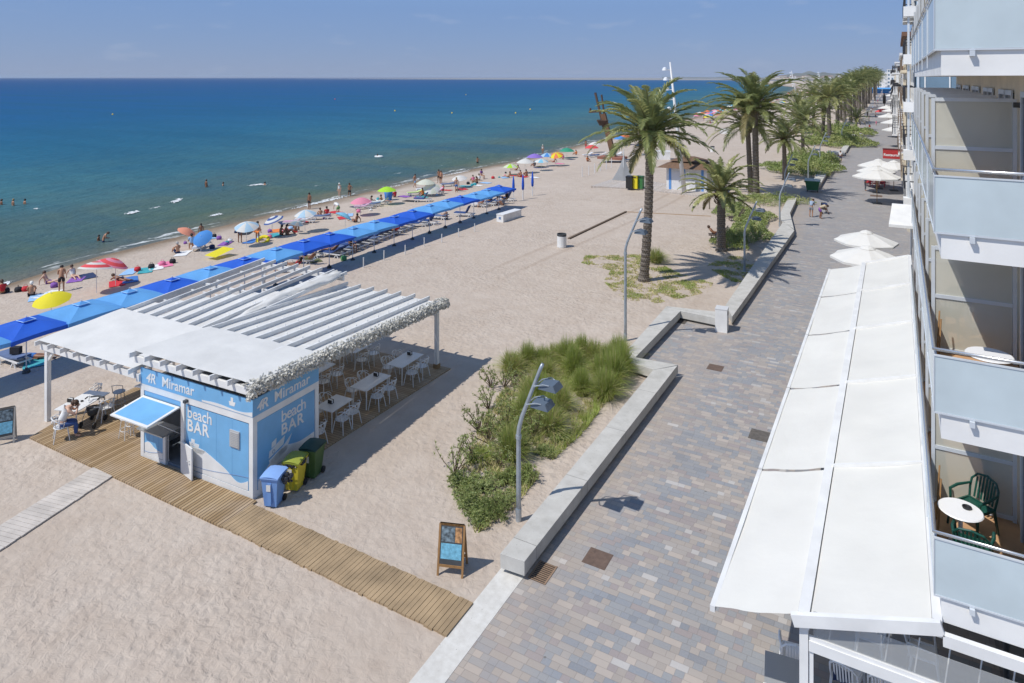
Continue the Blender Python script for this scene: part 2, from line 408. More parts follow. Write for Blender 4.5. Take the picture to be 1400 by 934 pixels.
ld = k.math('DIVIDE', k.math('LOGARITHM', k.math('MAXIMUM', k.math('ADD', dd, 1.0), 1.0), 10.0), 4.0)
c = k.ramp(ld, [(0.0, (0.22, 0.185, 0.125)), (0.12, (0.15, 0.155, 0.10)), (0.22, (0.085, 0.135, 0.095)), (0.33, (0.08, 0.145, 0.135)), (0.41, (0.05, 0.165, 0.20)), (0.49, (0.018, 0.135, 0.235)), (0.57, (0.006, 0.102, 0.25)), (0.68, (0.003, 0.082, 0.25)), (0.85, (0.002, 0.05, 0.21)), (1.0, (0.002, 0.038, 0.18))])
ripv = k.noise(k.scale(P, (1.0, 0.45, 1)), 0.8, 6, 0.68)
c = k.mix(k.rng(ripv, 0.35, 0.68, 0.0, 0.3), c, (0.015, 0.06, 0.085))
c = k.mix(k.rng(k.noise(k.scale(P, (0.30, 1.0, 1)), 0.035, 5, 0.65), 0.42, 0.62, 0.0, 0.5), c, (0.008, 0.085, 0.16))
df = k.n('BsdfDiffuse'); k.l(c, df.inputs['Color'])
gl = k.n('BsdfGlossy'); gl.inputs['Roughness'].default_value = 0.16
fr = k.n('LayerWeight'); fr.inputs['Blend'].default_value = 0.12
wv = k.math('ADD', k.math('MULTIPLY', k.noise(k.scale(P, (1, 0.5, 1)), 0.55, 5, 0.6), 1.0), k.math('MULTIPLY', k.noise(k.scale(P, (1, 0.6, 1)), 3.0, 3, 0.6), 0.22))
nrm = k.bump(wv, 1.0, 0.6)
for s_ in (df, gl, fr): k.l(nrm, s_.inputs['Normal'])
fo = k.math('MULTIPLY', k.rng(k.math('ABSOLUTE', k.math('SUBTRACT', dist, k.rng(k.noise(k.scale(P, (1, .5, 1)), 0.5, 4, 0.6), 0.3, 0.7, -0.2, 2.4))), 0.05, 0.4, 1.0, 0.0), k.rng(k.noise(k.scale(P, (1, .25, 1)), 0.6, 4, 0.7), 0.45, 0.58, 0.0, 0.85))
fo2 = k.math('MULTIPLY', k.math('MULTIPLY', k.rng(k.noise(k.scale(P, (1.3, 0.3, 1)), 0.75, 5, 0.75), 0.66, 0.72, 0.0, 0.8), k.rng(dist, 1, 3, 0, 1)), k.rng(dist, 9, 22, 1, 0))
c = k.mix(k.math('MINIMUM', k.math('MAXIMUM', fo, fo2), 1.0), c, (0.72, 0.74, 0.73)); k.l(c, df.inputs['Color'])
ms = k.n('MixShader'); k.l(k.math('MINIMUM', k.math('MULTIPLY', fr.outputs['Fresnel'], 0.6), 0.16), ms.inputs[0]); k.l(df.outputs[0], ms.inputs[1]); k.l(gl.outputs[0], ms.inputs[2])
k.l(ms.outputs[0], k.t.nodes['Material Output'].inputs['Surface'])
SEAM = k.m

# ---- meshes of the ground
ys = [-30, -10, 0] + [5 + 2.5 * i for i in range(60)] + [160 + 12 * i for i in range(20)] + [400 + 60 * i for i in range(12)] + [1200, 1500, 1900, 2400, 3000]
b = MB(); cols = 44
for yy in ys:
    xs = shore_x(yy) if yy < 1000 else shore_x(1000) - (yy - 1000) * 0.25
    row = [6.0, -12, -20, -28] + [-28 + (xs - 28 * 0 + 28) * (i / 30.0) for i in range(1, 34)]
    for xx in row: b.v.append((xx, yy, ground_z(xx, yy) if yy < 1000 else (0 if xx > -28 else SEA * (-28 - xx) / (-28 - xs))))
nc = len(row)
for j in range(len(ys) - 1):
    for i in range(nc - 1):
        b.f.append([j * nc + i, (j + 1) * nc + i, (j + 1) * nc + i + 1, j * nc + i + 1][::-1]); b.m.append(0)
beach = b.build('beach', SAND, smooth=True); tag(beach, kind='structure')
o = MB().add([(-40, -200, SEA), (-40, 3200, SEA), (-5200, 4700, SEA), (-9000, 14000, SEA), (-12000, 40000, SEA), (-45000, 40000, SEA), (-45000, -3000, SEA)], [(0, 1, 2, 3, 4, 5, 6)]).build('sea', SEAM); tag(o, kind='structure')
# water shows where it is above the sand sheet
FARG = mat('far_ground', (0.30, 0.28, 0.24), 0.9, vary=(0.01, 0.2))
o = MB().add([(-70, -3000, -4.5), (20000, -3000, -4.5), (20000, 60000, -4.5), (-14500, 60000, -4.5), (-9400, 14000, -4.5), (-5300, 4700, -4.5), (-70, 3200, -4.5)], [(0, 1, 2, 3, 4, 5, 6)]).build('ground', FARG); tag(o, kind='structure')
PV = [(14, -20), (14, 3000), (-8.5, 3000), (-8.5, 420)] + [at(u, v) for u, v in ((1205, 122), (1190, 141), (1177, 165), (1170, 187), (1165, 193), (1157, 211), (1131, 213), (1141, 224), (1119, 258), (1095, 262), (1087, 279), (1078, 298), (1083, 322), (999, 443), (986, 445), (930, 438), (868, 499), (924, 512), (712, 790))] + [(-8.1, 14.9), (-8.1, -20)]
o = MB().add([(p[0], p[1], 0.004) for p in PV], [tuple(range(len(PV)))]).build('promenade_paving', SETTS); tag(o, kind='structure')
o = MB().prism([(-8.62, 4.0), (-7.98, 4.0), (-7.98, 15.05), (-8.62, 14.8)], -0.2, 0.012).build('kerb_strip', KERB); tag(o, kind='structure')
# hills on the far shore
HILL = mat('hill_scrub', (0.17, 0.17, 0.13), 0.95, vary=(0.006, 0.35))
def far_px(u, Yd):   # world point at forward distance Yd below photo column u
    l = (u - U0) / F * Yd; return (-SN * Yd + CS * l, CS * Yd + SN * l)
def hills(name, us, hs, d0, depth, m):
    n = len(us); b = MB()
    for t, hf in ((0, 0), (0.25, 0.55), (0.5, 1), (1, 0.9)):
        for u, h in zip(us, hs):
            x_, y_ = far_px(u, d0 + depth * t); b.v.append((x_, y_, SEA - 1 + (h + 1) * hf * (1 + 0.12 * mnoise.noise((u * 0.13, t * 5, 3)))))
    for j in range(3):
        for i in range(n - 1): b.f.append([j * n + i, j * n + i + 1, (j + 1) * n + i + 1, (j + 1) * n + i]); b.m.append(0)
    return tag(b.build(name, m, smooth=True), kind='structure')
us = list(range(1004, 1290, 4))
prof = {1004: 2, 1040: 14, 1060: 20, 1075: 38, 1090: 52, 1110: 60, 1130: 54, 1150: 44, 1180: 40, 1210: 44, 1300: 44}
def lerp_tab(t, x_):
    ks = sorted(t)
    for a, b_ in zip(ks, ks[1:]):
        if a <= x_ <= b_: return t[a] + (t[b_] - t[a]) * (x_ - a) / (b_ - a)
    return t[ks[-1]] if x_ > ks[-1] else t[ks[0]]
hills('hills', us, [lerp_tab(prof, u) * (1 + 0.15 * mnoise.noise((u * 0.08, 0, 0))) for u in us], 5200, 1500, HILL)
us2 = list(range(905, 1010, 5))
hills('far_hills', us2, [22 + 14 * mnoise.noise((u * 0.05, 7, 0)) for u in us2], 11500, 1500, HILL)
# ------------------------------------------------------------------ timber decks
def plank_mat(name, cols, axis, wdt, gap=0.06):
    k = NT(name); tc_ = k.n('TexCoord'); P = tc_.outputs['Object']; x, y, z = k.sep(P)
    a, b_ = (x, y) if axis == 'x' else (y, x)      # planks are counted along a and run along b
    q = k.math('DIVIDE', a, wdt); fl = k.math('FLOOR', q); fr_ = k.math('FRACT', q)
    wn_ = k.n('TexWhiteNoise', noise_dimensions='1D'); k.l(fl, wn_.inputs['W'])
    g = k.noise(k.comb(k.math('MULTIPLY', a, 30.0), k.math('MULTIPLY', b_, 2.0), k.math('MULTIPLY', fl, 3.7)), 1.0, 5, 0.6)
    st = k.math('ADD', k.math('MULTIPLY', wn_.outputs['Value'], 0.6), k.math('MULTIPLY', g, 0.4))
    c = k.ramp(st, [(0.1, cols[0]), (0.5, cols[1]), (0.9, cols[2])])
    c = k.mix(k.rng(k.noise(P, 0.9, 4), 0.45, 0.75, 0, 0.5), c, (0.50, 0.41, 0.33))   # blown sand
    e = k.math('LESS_THAN', k.math('MINIMUM', fr_, k.math('SUBTRACT', 1.0, fr_)), gap)
    c = k.mix(e, c, (0.07, 0.05, 0.03))
    k.l(c, k.b.inputs['Base Color']); k.b.inputs['Roughness'].default_value = 0.8; k.b.inputs['Specular IOR Level'].default_value = 0.2
    k.l(k.bump(k.math('SUBTRACT', 1.0, e), 0.7, 0.012), k.b.inputs['Normal']); return k.m
TAN = [(0.25, 0.165, 0.085), (0.36, 0.25, 0.14), (0.45, 0.33, 0.20)]
DECKY = plank_mat('deck_timber_along', TAN, 'x', 0.115, 0.1)
DECKX = plank_mat('deck_timber_across', [(0.30, 0.21, 0.12), (0.38, 0.27, 0.16), (0.44, 0.33, 0.21)], 'y', 0.125, 0.05)
WALKM = plank_mat('grey_walk_timber', [(0.46, 0.41, 0.37), (0.53, 0.48, 0.44), (0.60, 0.55, 0.51)], 'x', 0.16)
PLY = concrete('ply', (0.4, 0.3, 0.2), (0.5, 0.4, 0.3))
# deck in front of the bar: strips running away from the promenade edge, each board modelled
t = thing('boardwalk', 'long tan timber boardwalk crossing the sand from the bar to the promenade', 'boardwalk', (-8.6, 12.36, 0))
b = MB(); r2 = random.Random(3); xx = 0.0
while xx < 7.6:
    dy = r2.uniform(-0.02, 0.02)
    b.span(-xx - 0.116, -xx, 0.0 + dy, 1.08 + dy, 0.0, 0.05 + r2.uniform(-0.003, 0.003)); xx += 0.128
b.build('boards', mat('board_timber', (0.37, 0.265, 0.155), 0.8, vary=(1.1, 0.35), bump=(25, 0.3, 0.01)), t)
MB().span(-7.6, 0, 0.12, 0.2, -0.1, 0.003).span(-7.6, 0, 0.85, 0.93, -0.1, 0.003).build('joist', mat('joist_timber', (0.2, 0.14, 0.08), 0.9), t)
A0 = Vector((-16.3, 13.6, 0)); ROT = R(2.5)
e1 = Vector((math.cos(ROT), math.sin(ROT), 0)); e2 = Vector((-math.sin(ROT), math.cos(ROT), 0))
def loc2w(lx, ly, z=0): return A0 + e1 * lx + e2 * ly + Vector((0, 0, z))
t = thing('timber_deck', 'brown timber deck under and in front of the white pergola', 'deck', A0, ROT)
b = MB(); b.prism([(-9.46, -1.0), (-0.02 + 0.2, -1.28), (0.18, -0.02), (-9.75, -0.02)], -0.1, 0.055); b.build('front_deck', DECKY, t)
MB().prism([(-9.75, -0.012), (-5.08, -0.012), (-5.08, 10.35), (-9.9, 10.35)], -0.1, 0.05).build('side_deck', DECKY, t)
MB().prism([(-5.07, 2.8), (-0.02, 2.8), (0.38, 10.2), (-5.07, 10.2)], -0.1, 0.048).build('pergola_deck', DECKX, t)
t = thing('plank_walkway', 'pale grey plank walkway laid on the sand at the front of the deck', 'walkway')
p0, p1, p2, p3 = gp(150, 652), gp(122, 640), gp(0, 716), gp(0, 731)
ax = (p2 - p1).normalized(); wd = 0.98; sd_ = Vector((-ax.y, ax.x, 0)) * -1
st0 = gp(127, 641)
if (gp(150, 653) - st0).dot(sd_) < 0: sd_ = -sd_
b = MB(); q = 0
while q < 7.5:
    c = st0 + ax * (q + 0.07) + sd_ * (wd / 2 + r2.uniform(-0.012, 0.012)); b.box((c.x, c.y, 0.03), (0.135, wd, 0.04), math.atan2(ax.y, ax.x)); q += 0.146
b.build('boards', mat('pale_board', (0.55, 0.50, 0.45), 0.85, vary=(1.7, 0.22), bump=(25, 0.3, 0.01)), t)

# ------------------------------------------------------------------ beach bar kiosk
BAR = thing('beach_bar_kiosk', 'light blue and white beach bar cabin with raised hatch and sign panels', 'kiosk', A0, ROT)
KW, KD, KH = 5.05, 2.72, 2.40
# walls (a shell with the hatch opening), frame, floor
b = MB()
b.span(-KW + 0.08, -0.08, KD - 0.09, KD - 0.05, 0.1, KH - 0.1)               # back
b.span(-0.09, -0.05, 0.08, KD - 0.08, 0.1, KH - 0.1)                          # right side
b.span(-3.0, -0.08, 0.05, 0.09, 0.1, KH - 0.1)                                # front right bay
b.span(-KW + 0.08, -3.85, 0.05, 0.09, 0.1, 1.0)                               # front left low
b.span(-KW + 0.08, -3.0, 0.05, 0.09, 2.02, KH - 0.1)                          # above hatch
b.span(-KW + 0.05, -KW + 0.09, 0.08, KD - 0.08, 0.1, 1.0); b.span(-KW + 0.05, -KW + 0.09, 0.08, KD - 0.08, 2.02, KH - 0.1)
b.build('wall', WHITE, BAR)
MB().span(-KW + 0.1, -0.1, 0.1, KD - 0.1, 0.02, 0.1).build('floor_slab', mat('kiosk_floor', (0.16, 0.19, 0.23), 0.6, vary=(3, 0.2)), BAR)
b = MB()
for fx_ in (-KW, -0.16):
    for fy_ in (0.0, KD - 0.16): b.span(fx_, fx_ + 0.16, fy_, fy_ + 0.16, 0.0, KH)
b.span(-3.12, -2.96, -0.003, 0.12, 0.0, KH - 0.2)
for fy_ in (0.004, KD - 0.156): b.span(-KW + 0.155, -0.155, fy_, fy_ + 0.15, KH - 0.2, KH - 0.003); 
for fx_ in (-KW + 0.004, -0.154): b.span(fx_, fx_ + 0.15, 0.155, KD - 0.155, KH - 0.2, KH - 0.003); b.span(fx_, fx_ + 0.15, 0.155, KD - 0.155, 0.003, 0.2)
b.span(-2.96, -0.155, 0.004, 0.15, 0.003, 0.2); b.span(-KW + 0.155, -3.85, 0.004, 0.15, 0.003, 0.16); b.span(-3.97, -3.85, 0.004, 0.13, 0.16, 1.02)
b.build('frame', WHITE, BAR)
MB().span(-KW + 0.02, -0.02, 0.02, KD - 0.02, KH, KH + 0.04).build('roof', DKGREY, BAR)
# boat and waves artwork panels ------------------------------------------------
def wave(x0, x1, zf, zb, y, n=30, T=0.012):
    """white wave shape between zb and zf(x), facing -y, built in x-z"""
    b = MB(); vs = []
    for i in range(n + 1):
        x_ = x0 + (x1 - x0) * i / n; vs += [(x_, y, zb), (x_, y, zf(x_)), (x_, y + T, zb), (x_, y + T, zf(x_))]
    fs = []
    for i in range(n):
        a = i * 4; c = a + 4
        fs += [(a, c, c + 1, a + 1), (a + 1, c + 1, c + 3, a + 3)]
    return b.add(vs, fs)
def flat(poly, y, T=0.008):
    b = MB(); n = len(poly)
    b.add([(p[0], y, p[1]) for p in poly] + [(p[0], y + T, p[1]) for p in poly], [tuple(range(n)), tuple(range(2 * n - 1, n - 1, -1))] + [(i, n + i, n + (i + 1) % n, (i + 1) % n) for i in range(n)])
    return b
def ring(cx, cz, r0, r1, y, n=16):
    b = MB(); vs = []
    for k_ in range(n):
        a = 2 * math.pi * k_ / n; vs += [(cx + r0 * math.cos(a), y, cz + r0 * math.sin(a)), (cx + r1 * math.cos(a), y, cz + r1 * math.sin(a))]
    return b.add(vs, [(2 * i, 2 * i + 1, 2 * ((i + 1) % n) + 1, 2 * ((i + 1) % n)) for i in range(n)])
JOINTM = mat('joint_blue', (0.12, 0.33, 0.58), 0.5); LNBLUE = mat('line_blue', (0.16, 0.25, 0.42), 0.5)
def art_panel(name, x0, x1, z0, z1, y, parent, textsize, with_text=True, boatx=None, boats=1.0, wz=0.55, skew=0.0):
    p = MB().span(x0, x1, y, y + 0.02, z0, z1).build(name, BARBLUE, parent)
    W_ = x1 - x0
    def zf(x_):
        s_ = (x_ - x0) / W_
        return z0 + wz * (0.62 + 0.55 * math.exp(-((s_ - 0.22) / 0.3) ** 2) - 0.42 * math.exp(-((s_ - 0.85) / 0.16) ** 2) * (1 if with_text else 0))
    wave(x0 + 0.012, x1 - 0.012, zf, z0, y - 0.006).build('wave_artwork', WHITE, p)
    for q in (0.25, 0.5, 0.75): MB().span(x0 + W_ * q - .006, x0 + W_ * q + .006, y - 0.002, y + .003, z0 + .02, z1 - .02).build('panel_joint', JOINTM, p)
    pts_ = [(x0 + W_ * i / 24, y - 0.011, z0 + wz * (0.42 - 0.22 * math.sin(i / 24 * 3.0 + 1.2) )) for i in range(25)]
    MB().tube(pts_, 0.007, 4).build('wave_line', LNBLUE, p)
    if boatx is not None:
        s_ = boats; bx_ = boatx; bz = zf(boatx + 0.35 * s_) - 0.16
        K = lambda P_: [(bx_ + a * s_ * 1.2, bz + b_ * s_ * 0.62 + skew * a * s_) for a, b_ in P_]
        for P_ in ([(-0.12, 0), (0.62, 0.0), (0.82, 0.34), (0.08, 0.30), (0.08, 0.36), (-0.12, 0.36)], [(-0.1, 0.40), (0.42, 0.40), (0.46, 0.66), (-0.1, 0.66)], [(0.0, 0.68), (0.2, 0.68), (0.2, 0.92), (0.0, 0.92)]):
            flat(K(P_), y - 0.006).build('boat_artwork', WHITE, p)
        ring(K([(0.08, 0.52)])[0][0], K([(0.08, 0.52)])[0][1], 0.045 * s_, 0.062 * s_, y - 0.009).build('porthole_artwork', LNBLUE, p)
    return p
p = art_panel('front_panel', -2.9, -0.2, 0.22, KH - 0.24, 0.02, BAR, 0.4, True, -2.66, 0.66, 0.62)
put_text('lettering', 'beach', 0.5, WHITE, p, (-2.84, 0.014, 1.78), (1, 0, 0), (0, 0, 1), bold=0.003, space=0.95)
put_text('lettering', 'BAR', 0.5, WHITE, p, (-2.84, 0.014, 1.38), (1, 0, 0), (0, 0, 1), bold=0.009, space=1.12)
art_panel('low_front_panel', -KW + 0.17, -3.98, 0.17, 0.98, 0.02, BAR, 0.3, False, None, 1.0, 0.34)
MB().span(-KW + 0.17, -3.13, 0.02, 0.045, 2.03, KH - 0.2).build('upper_front_panel', BARBLUE, BAR)
# right side: build in a rotated child frame so that it faces +x
side = MB().span(-0.045, -0.02, 0.18, KD - 0.18, 0.2, KH - 0.22).build('side_panel', BARBLUE, BAR)
def toside(me):   # artwork coordinates (x along the wall, y out, z) -> the wall facing +x
    for v in me.vertices: v.co = Vector((-0.012 - v.co.y, v.co.x, v.co.z))
    return me
def sidepart(b_, name, m): me = toside(b_.mesh(name, m)); return link(name, me, side)
zf2 = lambda x_: 0.22 + 0.46 + 0.22 * math.exp(-((x_ - 1.2) / 0.5) ** 2) - 0.22 * math.exp(-((x_ - 0.2) / 0.35) ** 2) + 0.16 * (x_ / 2.6)
sidepart(wave(0.2, KD - 0.2, zf2, 0.2, 0.0), 'wave_artwork', WHITE)
sidepart(MB().tube([(0.2 + 2.3 * i / 20, -0.006, 0.45 + 0.12 * math.sin(i / 20 * 4)) for i in range(21)], 0.007, 4), 'wave_line', LNBLUE)
for P_ in ([(0.68, 0.68), (1.3, 0.82), (1.55, 1.24), (1.22, 1.02), (0.62, 0.84)], [(0.62, 0.9), (1.2, 1.06), (1.26, 1.3), (0.64, 1.1)], [(0.72, 1.16), (0.9, 1.2), (0.92, 1.38), (0.74, 1.32)]):
    sidepart(flat(P_, 0.0), 'boat_artwork', WHITE)
sidepart(ring(0.8, 1.03, 0.04, 0.055, -0.004), 'porthole_artwork', LNBLUE)
put_text('lettering', 'beach', 0.5, WHITE, side, (-0.014, 1.1, 1.76), (0, 1, 0), (0, 0, 1), bold=0.004, space=0.9)
put_text('lettering', 'BAR', 0.48, WHITE, side, (-0.014, 1.1, 1.36), (0, 1, 0), (0, 0, 1), bold=0.009, space=1.15)
# sign fascia
sg = MB().span(-KW, 0.0, -0.005, 0.045, KH + 0.002, KH + 0.5).span(-0.045, 0.0, 0.047, KD, KH + 0.002, KH + 0.5).build('sign_fascia', BARBLUE, BAR)
def fascia_text(org, rt):
    put_text('lettering', 'Miramar', 0.44, WHITE, sg, org(1.05), rt, (0, 0, 1), bold=0.005, space=1.0)
    put_text('logo', '4', 0.42, WHITE, sg, org(0.28), rt, (0, 0, 1), bold=0.008, shear=0.25)
    put_text('logo', 'R', 0.42, WHITE, sg, org(0.5), rt, (0, 0, 1), bold=0.008, shear=0.15)
fascia_text(lambda d: (-KW + d, -0.011, KH + 0.11), (1, 0, 0))
fascia_text(lambda d: (0.006, d * 0.88 - 0.12, KH + 0.11), (0, 1, 0))
zf3 = lambda x_: KH + 0.05 + 0.10 * (1 + math.sin((x_ + 2.0) * 3.4)) * (0.6 + 0.4 * math.sin(x_ * 1.3)) * min(1, (x_ + 2.2) * 1.2) + 0.02
wave(-2.15, -0.01, zf3, KH + 0.02, -0.011, 40, 0.004).build('wave_artwork', WHITE, sg)
for P_ in ([(-0.95, 0.12), (-0.75, 0.12), (-0.7, 0.24), (-0.98, 0.24)], [(-0.9, 0.24), (-0.8, 0.24), (-0.8, 0.36), (-0.9, 0.36)]):
    flat([(a, KH + 0.05 + c_) for a, c_ in P_], -0.011, 0.004).build('boat_artwork', WHITE, sg)
# hatch flaps
def flap(name, pts4, parent, th=0.04):
    a, b_, c_, d_ = [Vector(p) for p in pts4]      # hinge a,b ; outer c,d (a-d, b-c edges)
    u = (b_ - a).normalized(); v_ = (d_ - a).normalized(); n_ = u.cross(v_).normalized()
    if n_.z < 0: n_ = -n_
    m = MB(); W_ = (b_ - a).length; L_ = (d_ - a).length
    def q(x_, y_, z_): return a + u * x_ + v_ * y_ + n_ * z_
    m.add([q(0, 0, 0), q(W_, 0, 0), q(W_, L_, 0), q(0, L_, 0), q(0, 0, th), q(W_, 0, th), q(W_, L_, th), q(0, L_, th)], [(3, 2, 1, 0), (4, 5, 6, 7), (0, 1, 5, 4), (1, 2, 6, 5), (2, 3, 7, 6), (3, 0, 4, 7)])
    o = m.build(name, WHITE, parent)
    i = 0.09; m = MB(); m.add([q(i, i, th + .003), q(W_ - i, i, th + .003), q(W_ - i, L_ - i, th + .003), q(i, L_ - i, th + .003), q(i, i, th - .01), q(W_ - i, i, th - .01), q(W_ - i, L_ - i, th - .01), q(i, L_ - i, th - .01)], [(0, 1, 2, 3), (0, 4, 5, 1), (1, 5, 6, 2), (2, 6, 7, 3), (3, 7, 4, 0)])
    m.build('flap_panel', BARBLUE, o); return o
flap('hatch_flap', [(-KW + 0.16, -0.01, 2.0), (-3.14, -0.01, 2.0), (-3.14, -1.12, 1.86), (-KW + 0.16, -1.12, 1.86)], BAR)
flap('side_hatch_flap', [(-KW - 0.01, KD - 0.3, 1.98), (-KW - 0.01, 0.5, 1.98), (-KW - 1.05, 0.5, 1.84), (-KW - 1.05, KD - 0.3, 1.84)], BAR)
for x_ in (-KW + 0.25, -3.2): MB().tube([(x_, 0.0, 1.2), (x_, -0.8, 1.87)], 0.012, 6).build('gas_strut', ALU, BAR)
MB().span(-KW + 0.1, -3.7, -0.22, 0.45, 1.02, 1.06).build('counter_top', mat('counter_steel', (0.45, 0.47, 0.48), 0.3, metal=0.6), BAR)
# open half door leaf (white, handle) and the inner fridge
d = thing('x', '', '', (0, 0, 0)); bpy.data.objects.remove(d)
dl = MB().box((0, 0.36, 0.55), (0.045, 0.7, 0.96)).build('door', WHITE, BAR, loc=(-3.02, -0.05, 0)); dl.rotation_euler = (0, 0, R(-103))
for q in (-1, 1): MB().tube([(q * 0.02, 0.6, 0.62), (q * 0.09, 0.6, 0.62), (q * 0.09, 0.5, 0.62)], 0.012, 6).build('handle', ALU, dl)
dl2 = MB().box((0, 0.3, 0.0), (0.045, 0.6, 0.95)).build('door', WHITE, BAR, loc=(-3.2, 0.14, 1.5)); dl2.rotation_euler = (0, 0, R(12))
b = MB(); b.span(-4.6, -3.9, 1.9, 2.5, 0.1, 1.9); b.span(-3.6, -1.6, 2.0, 2.5, 0.1, 0.95); b.build('bar_fittings', mat('fittings', (0.1, 0.1, 0.11), 0.4, vary=(3, 0.3)), BAR)
b = MB(); b.span(-0.95, -0.55, -0.015, 0.02, 1.35, 1.85)
for i in range(9): b.span(-0.92, -0.58, -0.03, -0.014, 1.38 + i * 0.05, 1.405 + i * 0.05)
b.build('vent_grille', mat('vent_grey', (0.5, 0.5, 0.5), 0.5, metal=0.3), BAR)
MB().box((-2.82, -0.06, KH - 0.1), (0.1, 0.12, 0.08)).build('spot_lamp', DKGREY, BAR)
MB().span(-KW - 0.12, -KW + 0.02, -0.08, 0.02, KH + 0.06, KH + 0.3).build('junction_box', WHITE, BAR)

# ------------------------------------------------------------------ pergola
PG = thing('pergola', 'white timber pergola with slatted roof and fabric over the beach bar', 'pergola', A0, ROT)
def zL(ly): return 2.75 + 0.5 * (ly / 10.3)      # underside level of left rafters
def zR(ly): return 3.28 - 0.52 * (ly / 10.3)
RH = 0.15; Y0_, Y1_ = -0.3, 10.25
xl = [-10.45 + 0.74 * i for i in range(8)]; xr = [-5.2 + 0.745 * i for i in range(8)]
for x_ in xl: MB().beam((x_, Y0_, zL(Y0_) + RH / 2), (x_, Y1_, zL(Y1_) + RH / 2), 0.06, RH).build('rafter', WHITEWOOD, PG)
for x_ in xr: MB().beam((x_, Y0_, zR(Y0_) + RH / 2), (x_, Y1_, zR(Y1_) + RH / 2), 0.06, RH).build('rafter', WHITEWOOD, PG)
for ly in (-0.05, 3.4, 6.8, 10.0):
    MB().span(-10.5, -5.22, ly - 0.05, ly + 0.05, zL(ly) - 0.205, zL(ly) - 0.004).build('beam', WHITEWOOD, PG)
    MB().span(-5.23, 0.06, ly - 0.052, ly + 0.052, zR(ly) - 0.205, zR(ly) - 0.004).build('beam', WHITEWOOD, PG)
MB().beam((-10.47, -0.1, zL(0) - 0.1), (-10.47, 10.1, zL(10) - 0.1), 0.09, 0.19).build('side_beam', WHITEWOOD, PG)
MB().beam((0.03, -0.1, zR(0) - 0.1), (0.03, 10.1, zR(10.1) - 0.1), 0.09, 0.19).build('side_beam', WHITEWOOD, PG)
for (px_, py_, zt, sz) in ((-10.2, 0.0, zL(0), 0.15), (-10.2, 5, zL(5), 0.13), (-10.2, 9.95, zL(10), 0.13), (-7.3, 0.0 + 1.9, zL(2), 0.12), (-5.25, 5.0, zL(5), 0.13), (-5.25, 9.95, zR(10), 0.13), (-0.15, 9.95, zR(10), 0.15)):
    z0_ = 0.22 if (px_, py_) == (-0.15, 9.95) else 0.0
    MB().span(px_ - sz / 2, px_ + sz / 2, py_ - sz / 2, py_ + sz / 2, z0_, zt - 0.2).beam((px_, py_, zt - 0.62), (px_ + (0.36 if px_ < -1 else -0.36), py_, zt - 0.24), 0.08, 0.08).build('post', WHITEWOOD, PG)
MB().span(-0.26, -0.04, 9.84, 10.06, 0.0, 0.225).build('post_foot', mat('foot_timber', (0.28, 0.18, 0.09), 0.8), PG)
# fabric sheets
def sheet(x0, x1, y0, y1, zf, sag=0.03, n=20, m_=20, seed=0):
    def fn(u, v):
        x_ = x0 + (x1 - x0) * u; y_ = y0 + (y1 - y0) * v
        return (x_, y_, zf(y_) + 0.02 + sag * mnoise.noise((x_ * 1.1 + seed, y_ * 0.9, seed)) + 0.35 * sag * mnoise.noise((x_ * 4 + seed, y_ * 1.4, 3)))
    return MB().grid(fn, n, m_)
sheet(-10.5, -5.2, -0.18, 3.0, lambda y_: zL(y_) + RH, 0.03, 30, 20, 1).build('roof_fabric', WFAB, PG, smooth=True)
sheet(-5.24, 0.08, -0.12, 2.75, lambda y_: zR(y_) + RH, 0.035, 30, 20, 5).build('roof_fabric', WFAB, PG, smooth=True)
for i in range(7): sheet(xr[i] + 0.035, xr[i + 1] - 0.035, 2.7, 10.1, lambda y_: zR(y_) - 0.02, 0.02, 4, 20, i).build('slat_fabric', WFAB, PG, smooth=True)
for i, ye in enumerate((4.9, 5.5, 6.2, 6.9, 7.3, 7.9, 8.4)): sheet(xl[i] + 0.035, xl[i + 1] - 0.035, 2.9, ye - 0.6, lambda y_: zL(y_) - 0.02, 0.02, 4, 16, i).build('slat_fabric', WFAB, PG, smooth=True)
# bolts on laths
b = MB(); 
for i in range(7):
    for j in range(10):
        y_ = 3.9 + j * 0.66; b.box(((xr[i] + xr[i + 1]) / 2, y_, zR(y_) + 0.03), (0.05, 0.035, 0.05))
        if y_ < 8.6 and j % 2: b.box(((xl[i] + xl[i + 1]) / 2, y_, zL(y_) + 0.03), (0.16, 0.05, 0.05))
tag(b.build('lath_bolts', WHITEWOOD, PG), kind='stuff')
# folded cloth bundle between the two roofs
b = MB(); N = 26; pts_ = []; rad = []
for i in range(N + 1):
    s_ = i / N; y_ = 3.3 + 6.7 * s_; pts_.append((-5.62 + 0.12 * math.sin(s_ * 9), y_, zL(y_) + 0.18 + 0.10 * math.sin(s_ * 3.1) )); rad.append(0.08 + 0.30 * math.sin(min(1, s_ * 1.05) * math.pi * 0.62) + 0.03 * math.sin(s_ * 31))
b.tube(pts_, rad, 18)
for i, v in enumerate(b.v):
    p_ = Vector(v); k_ = 0.11 * mnoise.noise((p_.x * 6, p_.y * 1.6, p_.z * 6)); p_.z = zL(p_.y) + (p_.z - zL(p_.y)) * 0.42; b.v[i] = (p_.x + k_, p_.y, p_.z + k_)
b.build('folded_fabric', WFAB, PG, smooth=True)
